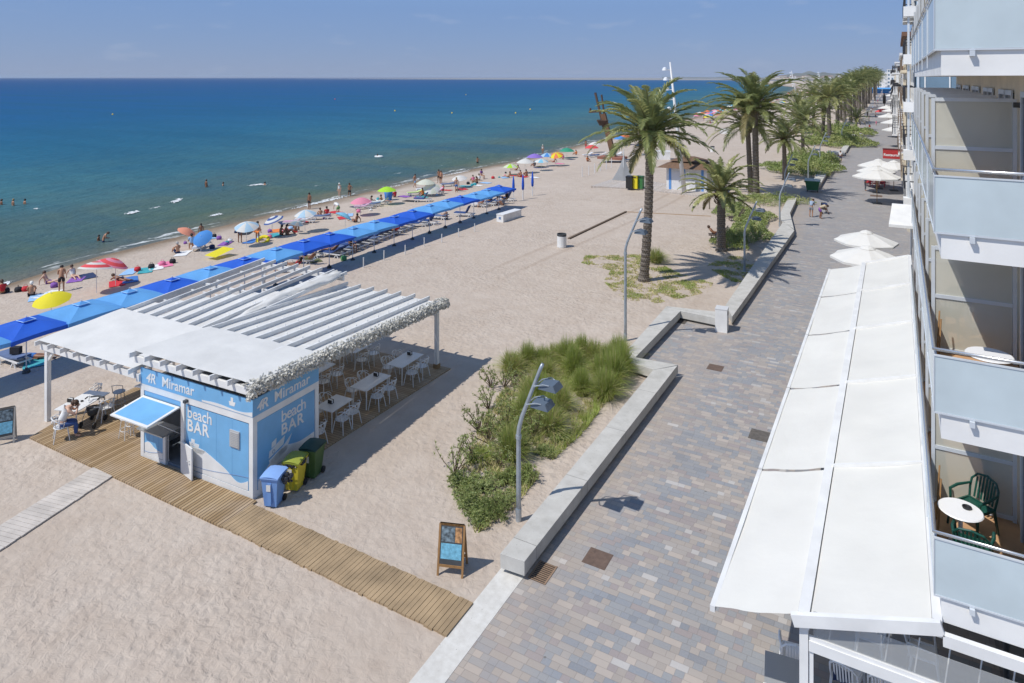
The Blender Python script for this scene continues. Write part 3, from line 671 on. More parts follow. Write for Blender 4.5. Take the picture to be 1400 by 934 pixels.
# white lace-like garland of cut foil leaves along the right edge
rg = random.Random(5); b = MB()
for i in range(4600):
    y_ = rg.uniform(-0.35, 10.35); dz = rg.uniform(-0.36, 0.12) ; bulge = 0.16 * math.sin(math.pi * min(1, max(0, (dz + 0.45) / 0.6)))
    lo = 0.10 * mnoise.noise((y_ * 1.7, 0, 0))
    if dz < -0.30 + lo: dz += 0.2
    x_ = 0.06 + bulge + rg.gauss(0, 0.045) - (0.12 if dz > 0.08 else 0)
    c_ = Vector((x_, y_, zR(y_) + 0.1 + dz)); s_ = rg.uniform(0.035, 0.075)
    u = Vector((rg.gauss(0, 1), rg.gauss(0, 1), rg.gauss(0, 1))).normalized(); v_ = u.orthogonal().normalized()
    b.add([c_ - u * s_, c_ + v_ * s_ * 0.55, c_ + u * s_, c_ - v_ * s_ * 0.55], [(0, 1, 2, 3)])
b.build('leaf_garland', mat('garland_white', (0.66, 0.64, 0.58), 0.7, trans=0.25), PG)

# ------------------------------------------------------------------ chairs and tables of the bar
def wire_chair(name, label):
    """white moulded armchair with looped open back on four thin legs; seat centre at origin, faces +y"""
    t = thing(name, label, 'chair')
    b = MB(); b.lathe([(0.0, 0.435), (0.19, 0.435), (0.235, 0.45), (0.24, 0.462), (0.19, 0.455), (0.0, 0.45)], 14); b.build('seat', WPLAS, t, smooth=True)
    for sx_, sy_ in ((-1, -1), (1, -1), (1, 1), (-1, 1)):
        MB().tube([(sx_ * 0.24, sy_ * 0.23, 0.0), (sx_ * 0.17, sy_ * 0.16, 0.45)], [0.013, 0.018], 6).build('leg', WPLAS, t)
    b = MB()
    arc = [(0.27 * math.cos(a), -0.02 + 0.27 * math.sin(a) * 1.0, 0.64 + 0.17 * max(0, -math.sin(a))) for a in [R(20 - 220 * i / 16) for i in range(17)]]
    b.tube(arc, 0.016, 6)
    arc2 = [(0.25 * math.cos(a), -0.02 + 0.26 * math.sin(a), 0.60 + 0.20 * abs(math.cos(a * 1.5 + 0.8))) for a in [R(0 - 180 * i / 16) for i in range(17)]]
    b.tube(arc2, 0.013, 6)
    for a in (-160, -125, -90, -55, -20, 12, 168):
        b.tube([(0.2 * math.cos(R(a)), 0.2 * math.sin(R(a)), 0.455), (0.265 * math.cos(R(a + 12)), -0.02 + 0.265 * math.sin(R(a + 12)), 0.66 + 0.15 * max(0, -math.sin(R(a + 12))))], 0.012, 5)
    b.build('backrest', WPLAS, t, smooth=True)
    return t
def bar_table(name, label, L_=1.5, W_=0.78):
    t = thing(name, label, 'table')
    MB().span(-W_ / 2, W_ / 2, -L_ / 2, L_ / 2, 0.725, 0.75).build('table_top', WPLAS, t)
    for a in (-1, 1):
        for c_ in (-1, 1): MB().tube([(a * (W_ / 2 - 0.08), c_ * (L_ / 2 - 0.1), 0), (a * (W_ / 2 - 0.1), c_ * (L_ / 2 - 0.14), 0.725)], 0.022, 6).build('leg', WPLAS, t)
    return t
def napkin(loc, label, rz=0):
    b = MB(); b.span(-0.09, 0.09, -0.06, -0.05, 0, 0.13); b.span(-0.09, 0.09, 0.05, 0.06, 0, 0.13); b.span(-0.09, 0.09, -0.06, 0.06, 0, 0.012)
    o = b.build('holder', BLACK); MB().span(-0.07, 0.07, -0.04, 0.04, 0.013, 0.12).build('napkins', WPLAS, o)
    o.name = 'napkin_holder'; o.location = loc; o.rotation_euler = (0, 0, rz); tag(o, label, 'napkin holder', 'napkin holders on the bar tables')
CH = Proto(wire_chair('open_back_chair', 'white open back chair')); TB = Proto(bar_table('dining_table', 'white table'))
GCH = 'white open back chairs of the beach bar'; GTB = 'white rectangular tables of the beach bar'
DZ = 0.05
def seat(u, v, face, label, z=0.45):   # pixel of the seat centre
    x_, y_ = at(u, v, z + DZ); return CH.put((x_, y_, DZ), face, label, GCH)
tabs = [((457, 551), 'bin side', 1.1), ((507, 521), 'middle', 1.5), ((554, 491), 'corner post', 1.5)]
FACE_R = ROT + R(90); FACE_L = ROT - R(90)
names = ['behind the green bin', 'in the middle of the outer row', 'next to the corner post']
for i, ((u, v), nm, LL) in enumerate(tabs):
    x_, y_ = at(u, v, 0.75 + DZ)
    o = TB.put((x_, y_, DZ), ROT, 'white dining table ' + names[i] + ' under the pergola', GTB, scale=(1, LL / 1.5, 1))
    c0 = Vector((x_, y_, DZ)) ; d_ = 0.36 * LL / 1.5
    for sx_, nx in ((-1, 'seaward'), (1, 'promenade')):
        for sy_, ny in ((-1, 'near'), (1, 'far')):
            c1 = c0 + e1 * sx_ * 0.58 + e2 * sy_ * d_
            CH.put(c1, ROT + (R(-90) if sx_ < 0 else R(90)) + R(rg.uniform(-8, 8)), 'white chair on the ' + ny + ' ' + nx + ' side of table ' + names[i], GCH)
    napkin(c0 + e2 * 0.45 * LL / 1.5 * (1 if i else -0.2) + e1 * -0.1 + Vector((0, 0, 0.75)), 'black napkin holder on the table ' + names[i], ROT)
# chair peeping out behind the cabin wall
c1 = loc2w(-0.35, 3.05, DZ); CH.put(c1, ROT + R(90), 'white open back chair half hidden behind the cabin corner beside the green bin', GCH)
# inner row, half hidden behind the garland
inner = ['nearest the cabin', 'in mid inner row', 'ending the inner row']
for i, ly in enumerate((4.2, 6.4, 8.7)):
    c0 = loc2w(-3.4, ly, DZ); TB.put(c0, ROT, 'white dining table behind the lace garland, ' + inner[i], GTB)
    for sx_, nx in ((-1, 'seaward'), (1, 'promenade')):
        for sy_, ny in ((-1, 'near'), (1, 'far')):
            CH.put(c0 + e1 * sx_ * 0.6 + e2 * sy_ * 0.38, ROT + (R(-90) if sx_ < 0 else R(90)), 'white chair, ' + ny + ' ' + nx + ' side of the shaded table ' + inner[i], GCH)
# table with the seated man
x_, y_ = at(113, 548, 0.8); TBM = Vector((x_, y_, DZ)); TROT = ROT + R(15)
TB.put(TBM, TROT, 'white dining table in full sun on the open deck with a walker beside it', GTB, scale=(1.15, 1.0, 1))
x_, y_ = at(84, 583, 0.5); MANC = Vector((x_, y_, DZ)); MANROT = R(-25)
CH.put(MANC, MANROT, 'white open back chair occupied by the man in the white vest', GCH)
CH.put((*at(127, 541, 0.5)[:2], DZ), R(155), 'empty white open back chair at the far side of the sunny table', GCH)
CH.put((*at(146, 556, 0.5)[:2], DZ), R(75), 'empty white open back chair at the sunny table beside the walker', GCH)
napkin(TBM + Vector((-0.3, -0.25, 0.75)), 'dark napkin holder on the sunny table in front of the man', 0.3)
b = MB().lathe([(0.03, 0), (0.045, 0.0), (0.05, 0.03), (0.04, 0.03), (0.035, 0.008), (0, 0.008)], 12); o = b.build('ashtray', BLACK); o.location = (*at(112, 549, 0.8), 0.802); tag(o, 'small dark ashtray in the middle of the sunny white table', 'ashtray')
# grey metal stool chair beside the hatch
def stool(name, label, m_):
    t = thing(name, label, 'bar stool')
    MB().lathe([(0, 0.66), (0.2, 0.66), (0.21, 0.675), (0.2, 0.69), (0, 0.69)], 16).build('seat', m_, t)
    for a in (45, 135, 225, 315): MB().tube([(0.24 * math.cos(R(a)), 0.24 * math.sin(R(a)), 0), (0.15 * math.cos(R(a)), 0.15 * math.sin(R(a)), 0.66)], 0.012, 6).build('leg', m_, t)
    MB().tube([(0.19 * math.cos(R(a)), 0.19 * math.sin(R(a)), 0.28) for a in range(0, 360, 30)], 0.01, 5, closed=True).build('footrest', m_, t)
    MB().tube([(-0.18, -0.1, 0.67), (-0.19, -0.15, 0.95), (0.0, -0.2, 1.0), (0.19, -0.15, 0.95), (0.18, -0.1, 0.67)], 0.013, 6).build('backrest', m_, t)
    return t
s_ = stool('bar_stool', 'grey metal bar stool standing beyond the side hatch of the cabin', mat('stool_grey', (0.35, 0.35, 0.36), 0.4, metal=0.5)); s_.location = (*at(163, 540, 0.6), DZ); s_.rotation_euler = (0, 0, 0.6)
for i, (u, v) in enumerate(((176, 595), (184, 588))):
    s_ = stool('bar_stool', ('white bar stool under the raised hatch flap, nearer the walker', 'white bar stool under the raised hatch flap, against the cabin wall')[i], WPLAS); s_.location = (*at(u - 3, v + 3, 0.05), DZ); tag(s_, group='white stools at the hatch')
# walker (rollator)
t = thing('walker', 'grey four wheeled walking frame with black bag beside the sunny table', 'walker', (*at(127, 578, 0.1), DZ), R(25))
b = MB()
for s_ in (-1, 1):
    b.tube([(s_ * 0.25, -0.28, 0.1), (s_ * 0.24, 0.1, 0.72), (s_ * 0.23, 0.16, 0.92), (s_ * 0.23, 0.02, 0.93)], 0.014, 6); b.tube([(s_ * 0.25, 0.3, 0.1), (s_ * 0.24, 0.0, 0.6)], 0.014, 6)
b.tube([(-0.24, 0.0, 0.6), (0.24, 0, 0.6)], 0.013, 6); b.build('frame', ALU, t, smooth=True)
for x_ in (-0.25, 0.25):
    for y_ in (-0.28, 0.3):
        o = MB().tube([(x_ - 0.02, y_, 0.1), (x_ + 0.02, y_, 0.1)], 0.1, 14).build('wheel', BLACK, t)
for x_ in (-0.23, 0.23): MB().tube([(x_, 0.05, 0.93), (x_, -0.08, 0.92)], 0.022, 8).build('grip', BLACK, t)
MB().tube([(-0.24, 0.22, 0.85), (0, 0.27, 0.87), (0.24, 0.22, 0.85)], 0.03, 8).build('back_band', DKGREY, t)
MB().lathe([(0.0, 0.36), (0.16, 0.36), (0.21, 0.56), (0.2, 0.6), (0.0, 0.58)], 12).build('bag', mat('bag_fabric', (0.05, 0.055, 0.06), 0.8, vary=(8, 0.3), bump=(14, .5, .03)), t, smooth=True)
# wheelie bins
def wheelie(name, label, body, lid, loc, rz, bag=None, sticker=True, s=1.0):
    t = thing(name, label, 'wheelie bin', loc, rz, 'wheelie bins beside the bar cabin'); t.scale = (s, s, s)
    b = MB(); lo, hi = 0.20, 0.27
    b.add([(-lo, -lo, .04), (lo, -lo, .04), (lo, lo, .04), (-lo, lo, .04), (-hi, -hi, .92), (hi, -hi, .92), (hi, hi + .05, .92), (-hi, hi + .05, .92)], [(3, 2, 1, 0), (4, 5, 6, 7), (0, 1, 5, 4), (1, 2, 6, 5), (2, 3, 7, 6), (3, 0, 4, 7)])
    b.span(-hi - .02, hi + .02, -hi - .02, hi + .07, .88, .93); b.span(-0.06, 0.06, -0.275, -0.2, .12, .8)
    o = b.build('body', body, t)
    b = MB(); b.grid(lambda u, v: (-0.30 + 0.6 * u, -0.31 + 0.68 * v, 0.965 + 0.05 * math.sin(math.pi * u) * 0.7 + 0.03 * math.sin(math.pi * v)), 8, 8)
    b.span(-0.30, 0.30, -0.31, 0.37, 0.932, 0.966); b.build('lid', lid, t)
    b = MB().tube([(-0.22, 0.33, 0.96), (-0.22, 0.42, 0.95), (0.22, 0.42, 0.95), (0.22, 0.33, 0.96)], 0.015, 6); b.build('handle', body, t)
    for s_ in (-1, 1): MB().tube([(s_ * 0.21, 0.25, 0.1), (s_ * 0.27, 0.25, 0.1)], 0.1, 14).build('wheel', BLACK, t)
    if sticker: MB().span(-0.09, 0.05, -0.292, -0.286, .55, .75).build('sticker', mat('sticker', (0.7, 0.7, 0.68), 0.5), t)
    if bag:
        b = MB()
        for i in range(60):
            a = rg.uniform(0, 2 * math.pi); b.ball((0.3 * math.cos(a) , 0.02 + 0.31 * math.sin(a), 0.87 + rg.uniform(-0.05, 0.04)), (rg.uniform(.03, .07), rg.uniform(.03, .07), rg.uniform(.03, .06)), 6, 4)
        b.build('bin_bag', bag, t)
BG = mat('bin_blue', (0.17, 0.33, 0.66), 0.45, vary=(3, 0.1)); YG = mat('bin_yellow', (0.62, 0.52, 0.04), 0.45, vary=(3, 0.12)); GG = mat('bin_green', (0.06, 0.12, 0.035), 0.5, vary=(3, 0.15)); GL = mat('bin_lid_green', (0.02, 0.06, 0.045), 0.5)
bagm = mat('bag_black', (0.03, 0.03, 0.035), 0.25, bump=(20, .5, .02))
wheelie('wheelie_bin', 'blue wheelie bin with a light blue lid at the corner of the bar cabin', BG, mat('bin_lid_blue', (0.25, 0.42, 0.78), 0.4), (*at(374, 689), 0), R(20), s=.92)
bb = MB()
for i in range(30): bb.ball((rg.uniform(-.1, .1), rg.uniform(-.12, .12), rg.uniform(-.15, .1)), (rg.uniform(.03, .08),) * 3, 6, 4)
o = bb.build('rubbish_bag', bagm); o.location = Vector((*at(374, 689), 0.74)) + Vector((0.31, 0.24, 0)); tag(o, 'clump of black rubbish bag hanging between the blue and the yellow bin', 'bag')
wheelie('wheelie_bin', 'yellow wheelie bin with black bag edge between the blue and green bins', YG, mat('bin_lid_olive', (0.30, 0.34, 0.05), 0.45), (*at(403, 667), 0), R(18), bag=bagm, s=.92)
wheelie('wheelie_bin', 'dark green wheelie bin with a white sticker beside the deck', GG, GL, (*at(427, 650), 0), R(14), s=.97)
# A-frame boards
def aboard(name, label, loc, rz, framem, posters):
    t = thing(name, label, 'menu board', loc, rz)
    Hh, Wd, sp = 1.12, 0.62, 0.52; tilt = Vector((0, sp / 2, Hh)).normalized()
    def leaf(sgn, nm):
        b = MB()
        for sx_ in (-1, 1): b.beam((sx_ * Wd / 2, -sgn * 0.0 + sgn * -sp / 2, 0), (sx_ * Wd / 2, 0, Hh), 0.05, 0.035, up=(0, 1, 0))
        for q in (0.2, 1.0): b.beam((-Wd / 2, sgn * -sp / 2 * (1 - q), Hh * q), (Wd / 2, sgn * -sp / 2 * (1 - q), Hh * q), 0.035, 0.06)
        o = b.build(nm, framem, t); return o
    f1 = leaf(1, 'front_leaf'); f2 = leaf(-1, 'back_leaf')
    def pan(par, sgn, q0, q1, m, off, x0=-Wd / 2 + .03, x1=Wd / 2 - .03, nm='poster'):
        n_ = Vector((0, -sgn * Hh, sp / 2)).normalized() * off
        P_ = [Vector((x_, sgn * -sp / 2 * (1 - q), Hh * q)) + n_ * k_ for k_ in (1, 0) for x_, q in ((x0, q0), (x1, q0), (x1, q1), (x0, q1))]
        MB().add(P_, [(0, 1, 2, 3), (7, 6, 5, 4), (0, 4, 5, 1), (1, 5, 6, 2), (2, 6, 7, 3), (3, 7, 4, 0)]).build(nm, m, par)
    pan(f1, 1, 0.2, 1.0, DKGREY, 0.01, nm='board'); pan(f2, -1, 0.3, 1.0, mat('board_back', (0.33, 0.2, 0.09), 0.7), 0.01, nm='board')
    for q0, q1, x0, x1, m in posters: pan(f1, 1, q0, q1, m, 0.016, x0, x1)
    return t
OAK = mat('oak_frame', (0.33, 0.18, 0.07), 0.6, vary=(8, 0.15))
PB = mat('poster_blue', (0.18, 0.46, 0.62), 0.4, vary=(14, 0.35)); PC = mat('poster_photo', (0.16, 0.21, 0.24), 0.4, vary=(12, 0.9)); PO = mat('poster_orange', (0.5, 0.27, 0.12), 0.4, vary=(12, 0.6))
x_, y_ = at(614, 787)
aboard('menu_board', 'wooden framed standing menu board with blue and photo posters beside the boardwalk', (x_ - 0.05, y_ + 0.22, 0), R(20), OAK, [(0.66, 0.95, -0.26, 0.08, PC), (0.66, 0.95, 0.09, 0.26, PO), (0.33, 0.63, -0.26, 0.26, PB)])
t = aboard('menu_board', 'grey framed standing menu board at the seaward corner of the deck', (*at(5, 604), 0), R(20), mat('grey_frame', (0.4, 0.38, 0.34), 0.6), [(0.3, 0.62, -0.26, 0.26, PB), (0.66, 0.95, -0.26, 0.26, PC)])
t.rotation_euler = (0, 0, R(58))
# ------------------------------------------------------------------ concrete benches / walls along the promenade
def top(pts, z=0.48): return [at(u, v, z) for u, v in pts]
def bench(label, pts, zt=0.48, zb=0.13, inset=0.14, joints=()):
    P_ = [Vector((*p, 0)) for p in top(pts, zt)]
    c = sum(P_, Vector()) / len(P_)
    t = thing('concrete_bench', label, 'bench', (c.x, c.y, 0), 0, 'concrete bench walls edging the promenade')
    lp = [(p.x - c.x, p.y - c.y) for p in P_]
    MB().prism(lp, zb, zt).build('seat_slab', CONC, t)
    # inset plinth
    n = len(lp); area = sum(lp[i][0] * lp[(i + 1) % n][1] - lp[(i + 1) % n][0] * lp[i][1] for i in range(n)); sg = 1 if area > 0 else -1
    q = []
    for i in range(n):
        a, b_, d_ = Vector(lp[i - 1]), Vector(lp[i]), Vector(lp[(i + 1) % n])
        n1_ = Vector((-(b_ - a).y, (b_ - a).x)).normalized() * sg; n2_ = Vector((-(d_ - b_).y, (d_ - b_).x)).normalized() * sg
        m_ = (n1_ + n2_); m_ = m_ / max(0.3, m_.dot(n1_)); q.append(tuple(b_ + m_ * inset))
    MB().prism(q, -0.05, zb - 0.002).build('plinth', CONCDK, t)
    return t
JW = 0.022
def wall_run(label, L_, R_, parts=1, **k):
    """bench whose slab runs from the near edge (L_[0],R_[0]) to the far edge; L_,R_ are photo polylines of its two long top edges"""
    return bench(label, L_ + R_[::-1], **k)
wall_run('long pale concrete bench wall beside the planted bed, nearest the boardwalk', [(684, 757), (893, 506)], [(717, 768), (926, 500)])
bench('short concrete wall closing the far end of the planted bed', [(894, 505.5), (927, 499), (868, 488.5), (856, 480), (856, 494)], zt=0.476)
bench('angled concrete bench wall running behind the second lamp post', [(857, 479), (911, 419), (931, 424.5), (869, 488)])
bench('low concrete wall crossing to the white litter pillar', [(911.5, 418.5), (990, 427.5), (988, 437), (931, 425.5)], zt=0.476)
bench('concrete bench wall with a notch running towards the palms', [(992, 417), (1071, 303), (1086, 315), (1001, 433)])
bench('short kinked concrete bench beside the walking couple', [(1068, 301.5), (1067, 291), (1077, 271.5), (1090, 270), (1080, 291), (1085.5, 313)])
bench('concrete bench wall beyond the green container', [(1110, 249), (1129, 214), (1144, 215), (1120, 254)])
bench('cross wall of concrete behind the walker in white', [(1131, 206), (1155, 206), (1155, 209.5), (1131, 209.5)], zt=0.47)
bench('concrete bench wall further along the promenade past the walker', [(1149, 205), (1160, 190), (1166.5, 190), (1157, 206)])
bench('most distant concrete bench wall in front of the second container', [(1160, 189), (1165, 183), (1170, 183), (1167, 189.5)])
# notch box on bench
# joints: thin dark lines on long bench
t = thing('litter_pillar', 'square white litter pillar standing at the end of the low cross wall', 'litter bin', (*at(987, 452), 0), R(4))
b = MB().span(-.28, .28, -.28, .28, 0, 1.08); b.build('body', WHITE, t)
MB().span(-.29, .29, -.29, .29, 1.084, 1.12).build('cap', mat('pillar_cap', (0.6, 0.6, 0.6), 0.5), t)
MB().span(0.275, 0.285, -.12, .12, .8, .95).build('slot', BLACK, t)
# ------------------------------------------------------------------ drain covers
def cover(name, label, u, v, w_, d_, m, grid=False, rz=0):
    x_, y_ = at(u, v); b = MB()
    if grid:
        t = thing(name, label, 'drain cover', (x_, y_, 0.006), rz)
        MB().span(-w_ / 2, w_ / 2, -d_ / 2, d_ / 2, -0.01, 0.0).build('pit', BLACK, t)
        for i in range(11): MB().span(-w_ / 2 + .02, w_ / 2 - .02, -d_ / 2 + d_ * (i + .2) / 11, -d_ / 2 + d_ * (i + .6) / 11, 0.001, 0.012).build('bar', m, t)
        for s_ in (-1, 1): MB().span(s_ * w_ / 2 - .02, s_ * w_ / 2 + .02, -d_ / 2, d_ / 2, 0.001, 0.014).build('rim', m, t)
        return t
    b.span(-w_ / 2, w_ / 2, -d_ / 2, d_ / 2, 0.001, 0.010).span(-w_ / 2 + .05, -w_ / 2 + .16, d_ / 2 - .2, d_ / 2 - .08, 0.009, 0.016)
    o = b.build(name, m); o.location = (x_, y_, 0.004); o.rotation_euler = (0, 0, rz); return tag(o, label, 'drain cover')
RUST = mat('rusty_iron', (0.15, 0.10, 0.075), 0.7, vary=(7, 0.25), bump=(60, .4, .01))
IRON = mat('iron_cover', (0.13, 0.115, 0.10), 0.7, vary=(7, 0.3), bump=(60, .4, .01))
cover('drain_grate', 'slotted rusty drain grate under the near end of the long bench', 742, 783, 0.45, 0.7, mat('grate_rust', (0.3, 0.2, 0.13), 0.7, vary=(5, .2)), True)
cover('manhole_cover', 'square rusty brown cover in the paving near the drain grate', 817, 764, 0.62, 0.62, RUST)
cover('manhole_cover', 'dark square cover in the paving close to the awning edge', 1040, 596, 0.72, 0.72, IRON)
cover('manhole_cover', 'brown cover in the paving opposite the end of the planted bed', 978, 503, 0.62, 0.6, RUST)
cover('drain_grate', 'small drain grate in the corner of the low cross wall', 933, 440, 0.35, 0.6, IRON, True)
cover('manhole_cover', 'brown plate in the paving in front of the red chairs', 1198, 268, 1.1, 1.2, RUST)
# ------------------------------------------------------------------ street lamps
def lamp_head(parent, at_, side, tilt=0.0):
    h = MB(); p = Vector(at_)
    h.add([p + Vector(q) for q in ((0.18, -.22, 0), (0.72, -.24, .0), (0.72, .24, .0), (0.18, .22, 0), (0.22, -.18, .14), (0.62, -.2, .16), (0.62, .2, .16), (0.22, .18, .14))], [(3, 2, 1, 0), (4, 5, 6, 7), (0, 1, 5, 4), (1, 2, 6, 5), (2, 3, 7, 6), (3, 0, 4, 7)])
    o = h.build('lamp_head', LAMPGREY, parent)
    MB().tube([p + Vector(q) for q in ((0, 0, -0.02), (0.08, .24, .06), (0.35, .25, .16), (0.5, .2, .14))], 0.016, 6).tube([p + Vector(q) for q in ((0, 0, -0.02), (0.08, -.24, .06), (0.35, -.25, .16), (0.5, -.2, .14))], 0.016, 6).build('bracket', GALV, o)
    MB().span(*(p.x + .24, p.x + .66), *(p.y - .18, p.y + .18), p.z - .012, p.z - .002).build('lens', mat('lamp_lens', (0.55, 0.56, 0.55), 0.2), o)
def make_lamp(h=4.5, bend=2.6, lean=0.75):
    t = thing('street_lamp', 'galvanised bent street lamp', 'street lamp')
    q = lambda z: lean * (z - bend) / (h - bend)
    MB().tube([(0, 0, 0), (0, 0, 1.0), (0, 0, bend - .15), (0.02, 0, bend), (q(bend + .3) * .85, 0, bend + .3), (lean * .9, 0, h - .15), (lean, 0, h)], [.075, .068, .062, .06, .057, .05, .05], 12).build('pole', GALV, t, smooth=True)
    MB().tube([(0, 0, 0.0), (0, 0, 0.35)], .082, 12).build('base_sleeve', GALV, t)
    MB().tube([(0, 0, bend - .32), (0, 0, bend - .22)], .08, 12).build('collar', GALV, t)
    lamp_head(t, (q(h - .55), -.0, h - .6), 1); lamp_head(t, (q(h - 1.15) + .0, 0.0, h - 1.15), 1)
    return t
LP1 = Proto(make_lamp()); LP2 = Proto(make_lamp(6.25, 4.35, 0.8))
GL_ = 'bent street lamps along the promenade'
def lamp(u, v, label, pr=None, s=1.0, rz=0): (pr or LP1).put((*at(u, v), 0), rz, label, GL_, scale=s)
lamp(709, 712, 'bent grey street lamp with twin heads in front of the planted bed')
lamp(855, 466, 'tall bent street lamp behind the angled bench wall, left of the tallest near palm', LP2)
lamp(1018, 371, 'bent street lamp standing in the grass near the short leaning palm')
lamp(1066, 310, 'bent street lamp beside the kinked bench and the walking couple')
lamp(1105, 251, 'bent street lamp behind the green container', s=1.0)
lamp(1121, 228, 'bent street lamp rising from the far shrub bed', s=1.05)
lamp(1151, 200, 'small bent street lamp in front of the furthest shrub bed', s=1.1)
lamp(1073, 271, 'street lamp hidden behind the slim palm trunk by the hedge', s=1.0, rz=R(20))
# ------------------------------------------------------------------ palms
def frond_mesh(b, L_, az, el, droop, rr, nl=30, wid=0.42, base=(0, 0, 0), old=0):
    pts = []; p = Vector(base); e = el; seg = 12; ds = L_ / seg
    for i in range(seg + 1):
        pts.append(p.copy()); d = Vector((math.cos(az) * math.cos(e), math.sin(az) * math.cos(e), math.sin(e))); p = p + d * ds; e -= droop / seg * (0.5 + 1.3 * i / seg)
        az += rr.gauss(0, 0.012)
    b.slot(2 if not old else 1); b.tube(pts, [0.035 * (1 - .85 * i / seg) + .004 for i in range(seg + 1)], 4, cap=False)
    b.slot(old)
    for j in range(nl):
        t_ = 0.12 + 0.88 * (j + .5) / nl; f = t_ * seg; i = min(seg - 1, int(f)); q = pts[i].lerp(pts[i + 1], f - i); tg = (pts[i + 1] - pts[i]).normalized()
        sd = tg.cross(Vector((0, 0, 1))); sd = sd.normalized() if sd.length > .05 else Vector((math.sin(az), -math.cos(az), 0)); upv = sd.cross(tg)
        ll = wid * (math.sin(math.pi * min(1, 0.16 + t_ * 0.86)) ** 0.6) * rr.uniform(.8, 1.1) + .04
        for s_ in (-1, 1):
            d = (sd * s_ * (0.95 - .45 * t_) + tg * (0.5 + .6 * t_) + upv * rr.uniform(.05, .45) + Vector((0, 0, -0.12))).normalized()
            w_ = 0.021 + 0.014 * rr.random(); wv_ = (tg - d * tg.dot(d)).normalized() * w_
            mid = q + d * ll * .55; tip = q + d * ll + Vector((0, 0, -0.16 * ll - .02))
            b.add([q - wv_, q + wv_, mid + wv_ * .9, tip, mid - wv_ * .9], [(0, 1, 2, 3, 4)])
LEAFG = mat('palm_leaf', (0.27, 0.31, 0.12), 0.33, vary=(1.2, 0.35), trans=0.45, spec=0.5)
LEAFO = mat('palm_leaf_old', (0.27, 0.23, 0.10), 0.6, vary=(1.5, 0.3), trans=0.2)
RACH = mat('palm_rachis', (0.24, 0.23, 0.08), 0.5)
LEAFY = mat('palm_leaf_young', (0.42, 0.43, 0.17), 0.33, vary=(1.2, 0.3), trans=0.3)
def crown_mesh(name, seed, Lf=3.6, nf=62, nl=36, yellow=False):
    rr = random.Random(seed); b = MB()
    for i in range(nf):
        s_ = i / (nf - 1); az = i * 2.39996 + rr.gauss(0, .12)
        el = R(85) - R(98) * s_ + rr.gauss(0, .07)
        L_ = Lf * (0.72 + 0.38 * math.sin(math.pi * (0.25 + .6 * s_))) * rr.uniform(.88, 1.06)
        frond_mesh(b, L_, az, el, (R(60) + R(14) * max(0, el) / 1.5) * rr.uniform(.75, 1.25), rr, nl, 0.58 * Lf / 3.6, (0.1 * math.cos(az), 0.1 * math.sin(az), -0.25 * s_), 1 if (s_ > .88 and rr.random() < .5) else (3 if rr.random() < (.5 if yellow else .3) else 0))
    return b.mesh(name, [LEAFG, LEAFO, RACH, LEAFY])
k = NT('palm_trunk_bark'); tcc = k.n('TexCoord').outputs['Object']; x, y, z = k.sep(tcc)
an = k.math('ARCTAN2', y, x)
zz = k.math('MULTIPLY', z, 7.5); aa = k.math('MULTIPLY', an, 2.2282)
rowp = k.math('FLOOR', zz); off = k.math('MULTIPLY', k.math('MODULO', rowp, 2.0), 0.5)
fx_ = k.math('ABSOLUTE', k.math('SUBTRACT', k.math('FRACT', k.math('ADD', aa, off)), 0.5)); fz_ = k.math('FRACT', k.math('ADD', zz, k.math('MULTIPLY', fx_, 0.9)))
sc_ = k.math('SUBTRACT', fz_, k.math('MULTIPLY', fx_, 0.6))
c = k.ramp(k.math('ADD', k.math('MULTIPLY', sc_, 0.7), k.math('MULTIPLY', k.noise(tcc, 6, 5), 0.5)), [(0.15, (0.08, 0.066, 0.054)), (0.45, (0.19, 0.16, 0.13)), (0.9, (0.33, 0.29, 0.25))])
k.l(c, k.b.inputs['Base Color']); k.b.inputs['Roughness'].default_value = 0.9; k.l(k.bump(sc_, 1.0, 0.05), k.b.inputs['Normal']); BARK = k.m
def make_palm(name, h, r, Lf, seed, nf=62, nl=36, lean=(0, 0), label='', yellow=False, lod=1, curve=0.0):
    t = thing('palm_tree', label, 'palm tree', group='palm trees along the promenade')
    rr = random.Random(seed); b = MB(); N = int(h * 7); n = 16; pts = []; rad = []
    for i in range(N + 1):
        s_ = i / N; z_ = s_ * h; pts.append((lean[0] * s_ + curve * math.sin(s_ * 3.14), lean[1] * s_, z_))
        rd = r * (1.12 - .22 * s_) * (1 + .35 * max(0, (.05 - s_)) / .05)
        if s_ > .9: rd *= 1 + .55 * (s_ - .9) / .1
        rad.append(rd * (1 + (.07 if i % 2 else -.04) + rr.uniform(-.03, .03)))
    b.tube(pts, rad, n); b.build('trunk', BARK, t, smooth=False)
    # stubs of old leaf bases under the crown
    b = MB()
    for i in range(70):
        a = rr.uniform(0, 6.28); z_ = h - rr.uniform(0.0, .9); rr_ = r * 1.15
        p = Vector((lean[0] + rr_ * math.cos(a), lean[1] + rr_ * math.sin(a), z_)); b.beam(p, p + Vector((.16 * math.cos(a), .16 * math.sin(a), .2)), .07, .04)
    b.build('leaf_bases', mat('leaf_base', (0.14, 0.10, 0.06), 0.9, vary=(5, .3)), t)
    c = link('crown', crown_mesh('crown_mesh', seed, Lf, nf, nl, yellow), t, (lean[0], lean[1], h + .1)); return t
def hcrown(u, v, vc):
    x_, y_ = at(u, v); d = -x_ * SN + y_ * CS; return H - (vc - V0) * d / F
def palm(u, v, vc, uc, label, Lf, r=0.24, seed=1, **kw):
    x_, y_ = at(u, v); d = -x_ * SN + y_ * CS; h = H - (vc - V0) * d / F; sh_ = (uc - u) / F * d
    t = make_palm('palm', h, r, Lf, seed, lean=(sh_ * CS, sh_ * SN), label=label, **kw); t.location = (x_, y_, 0); return t
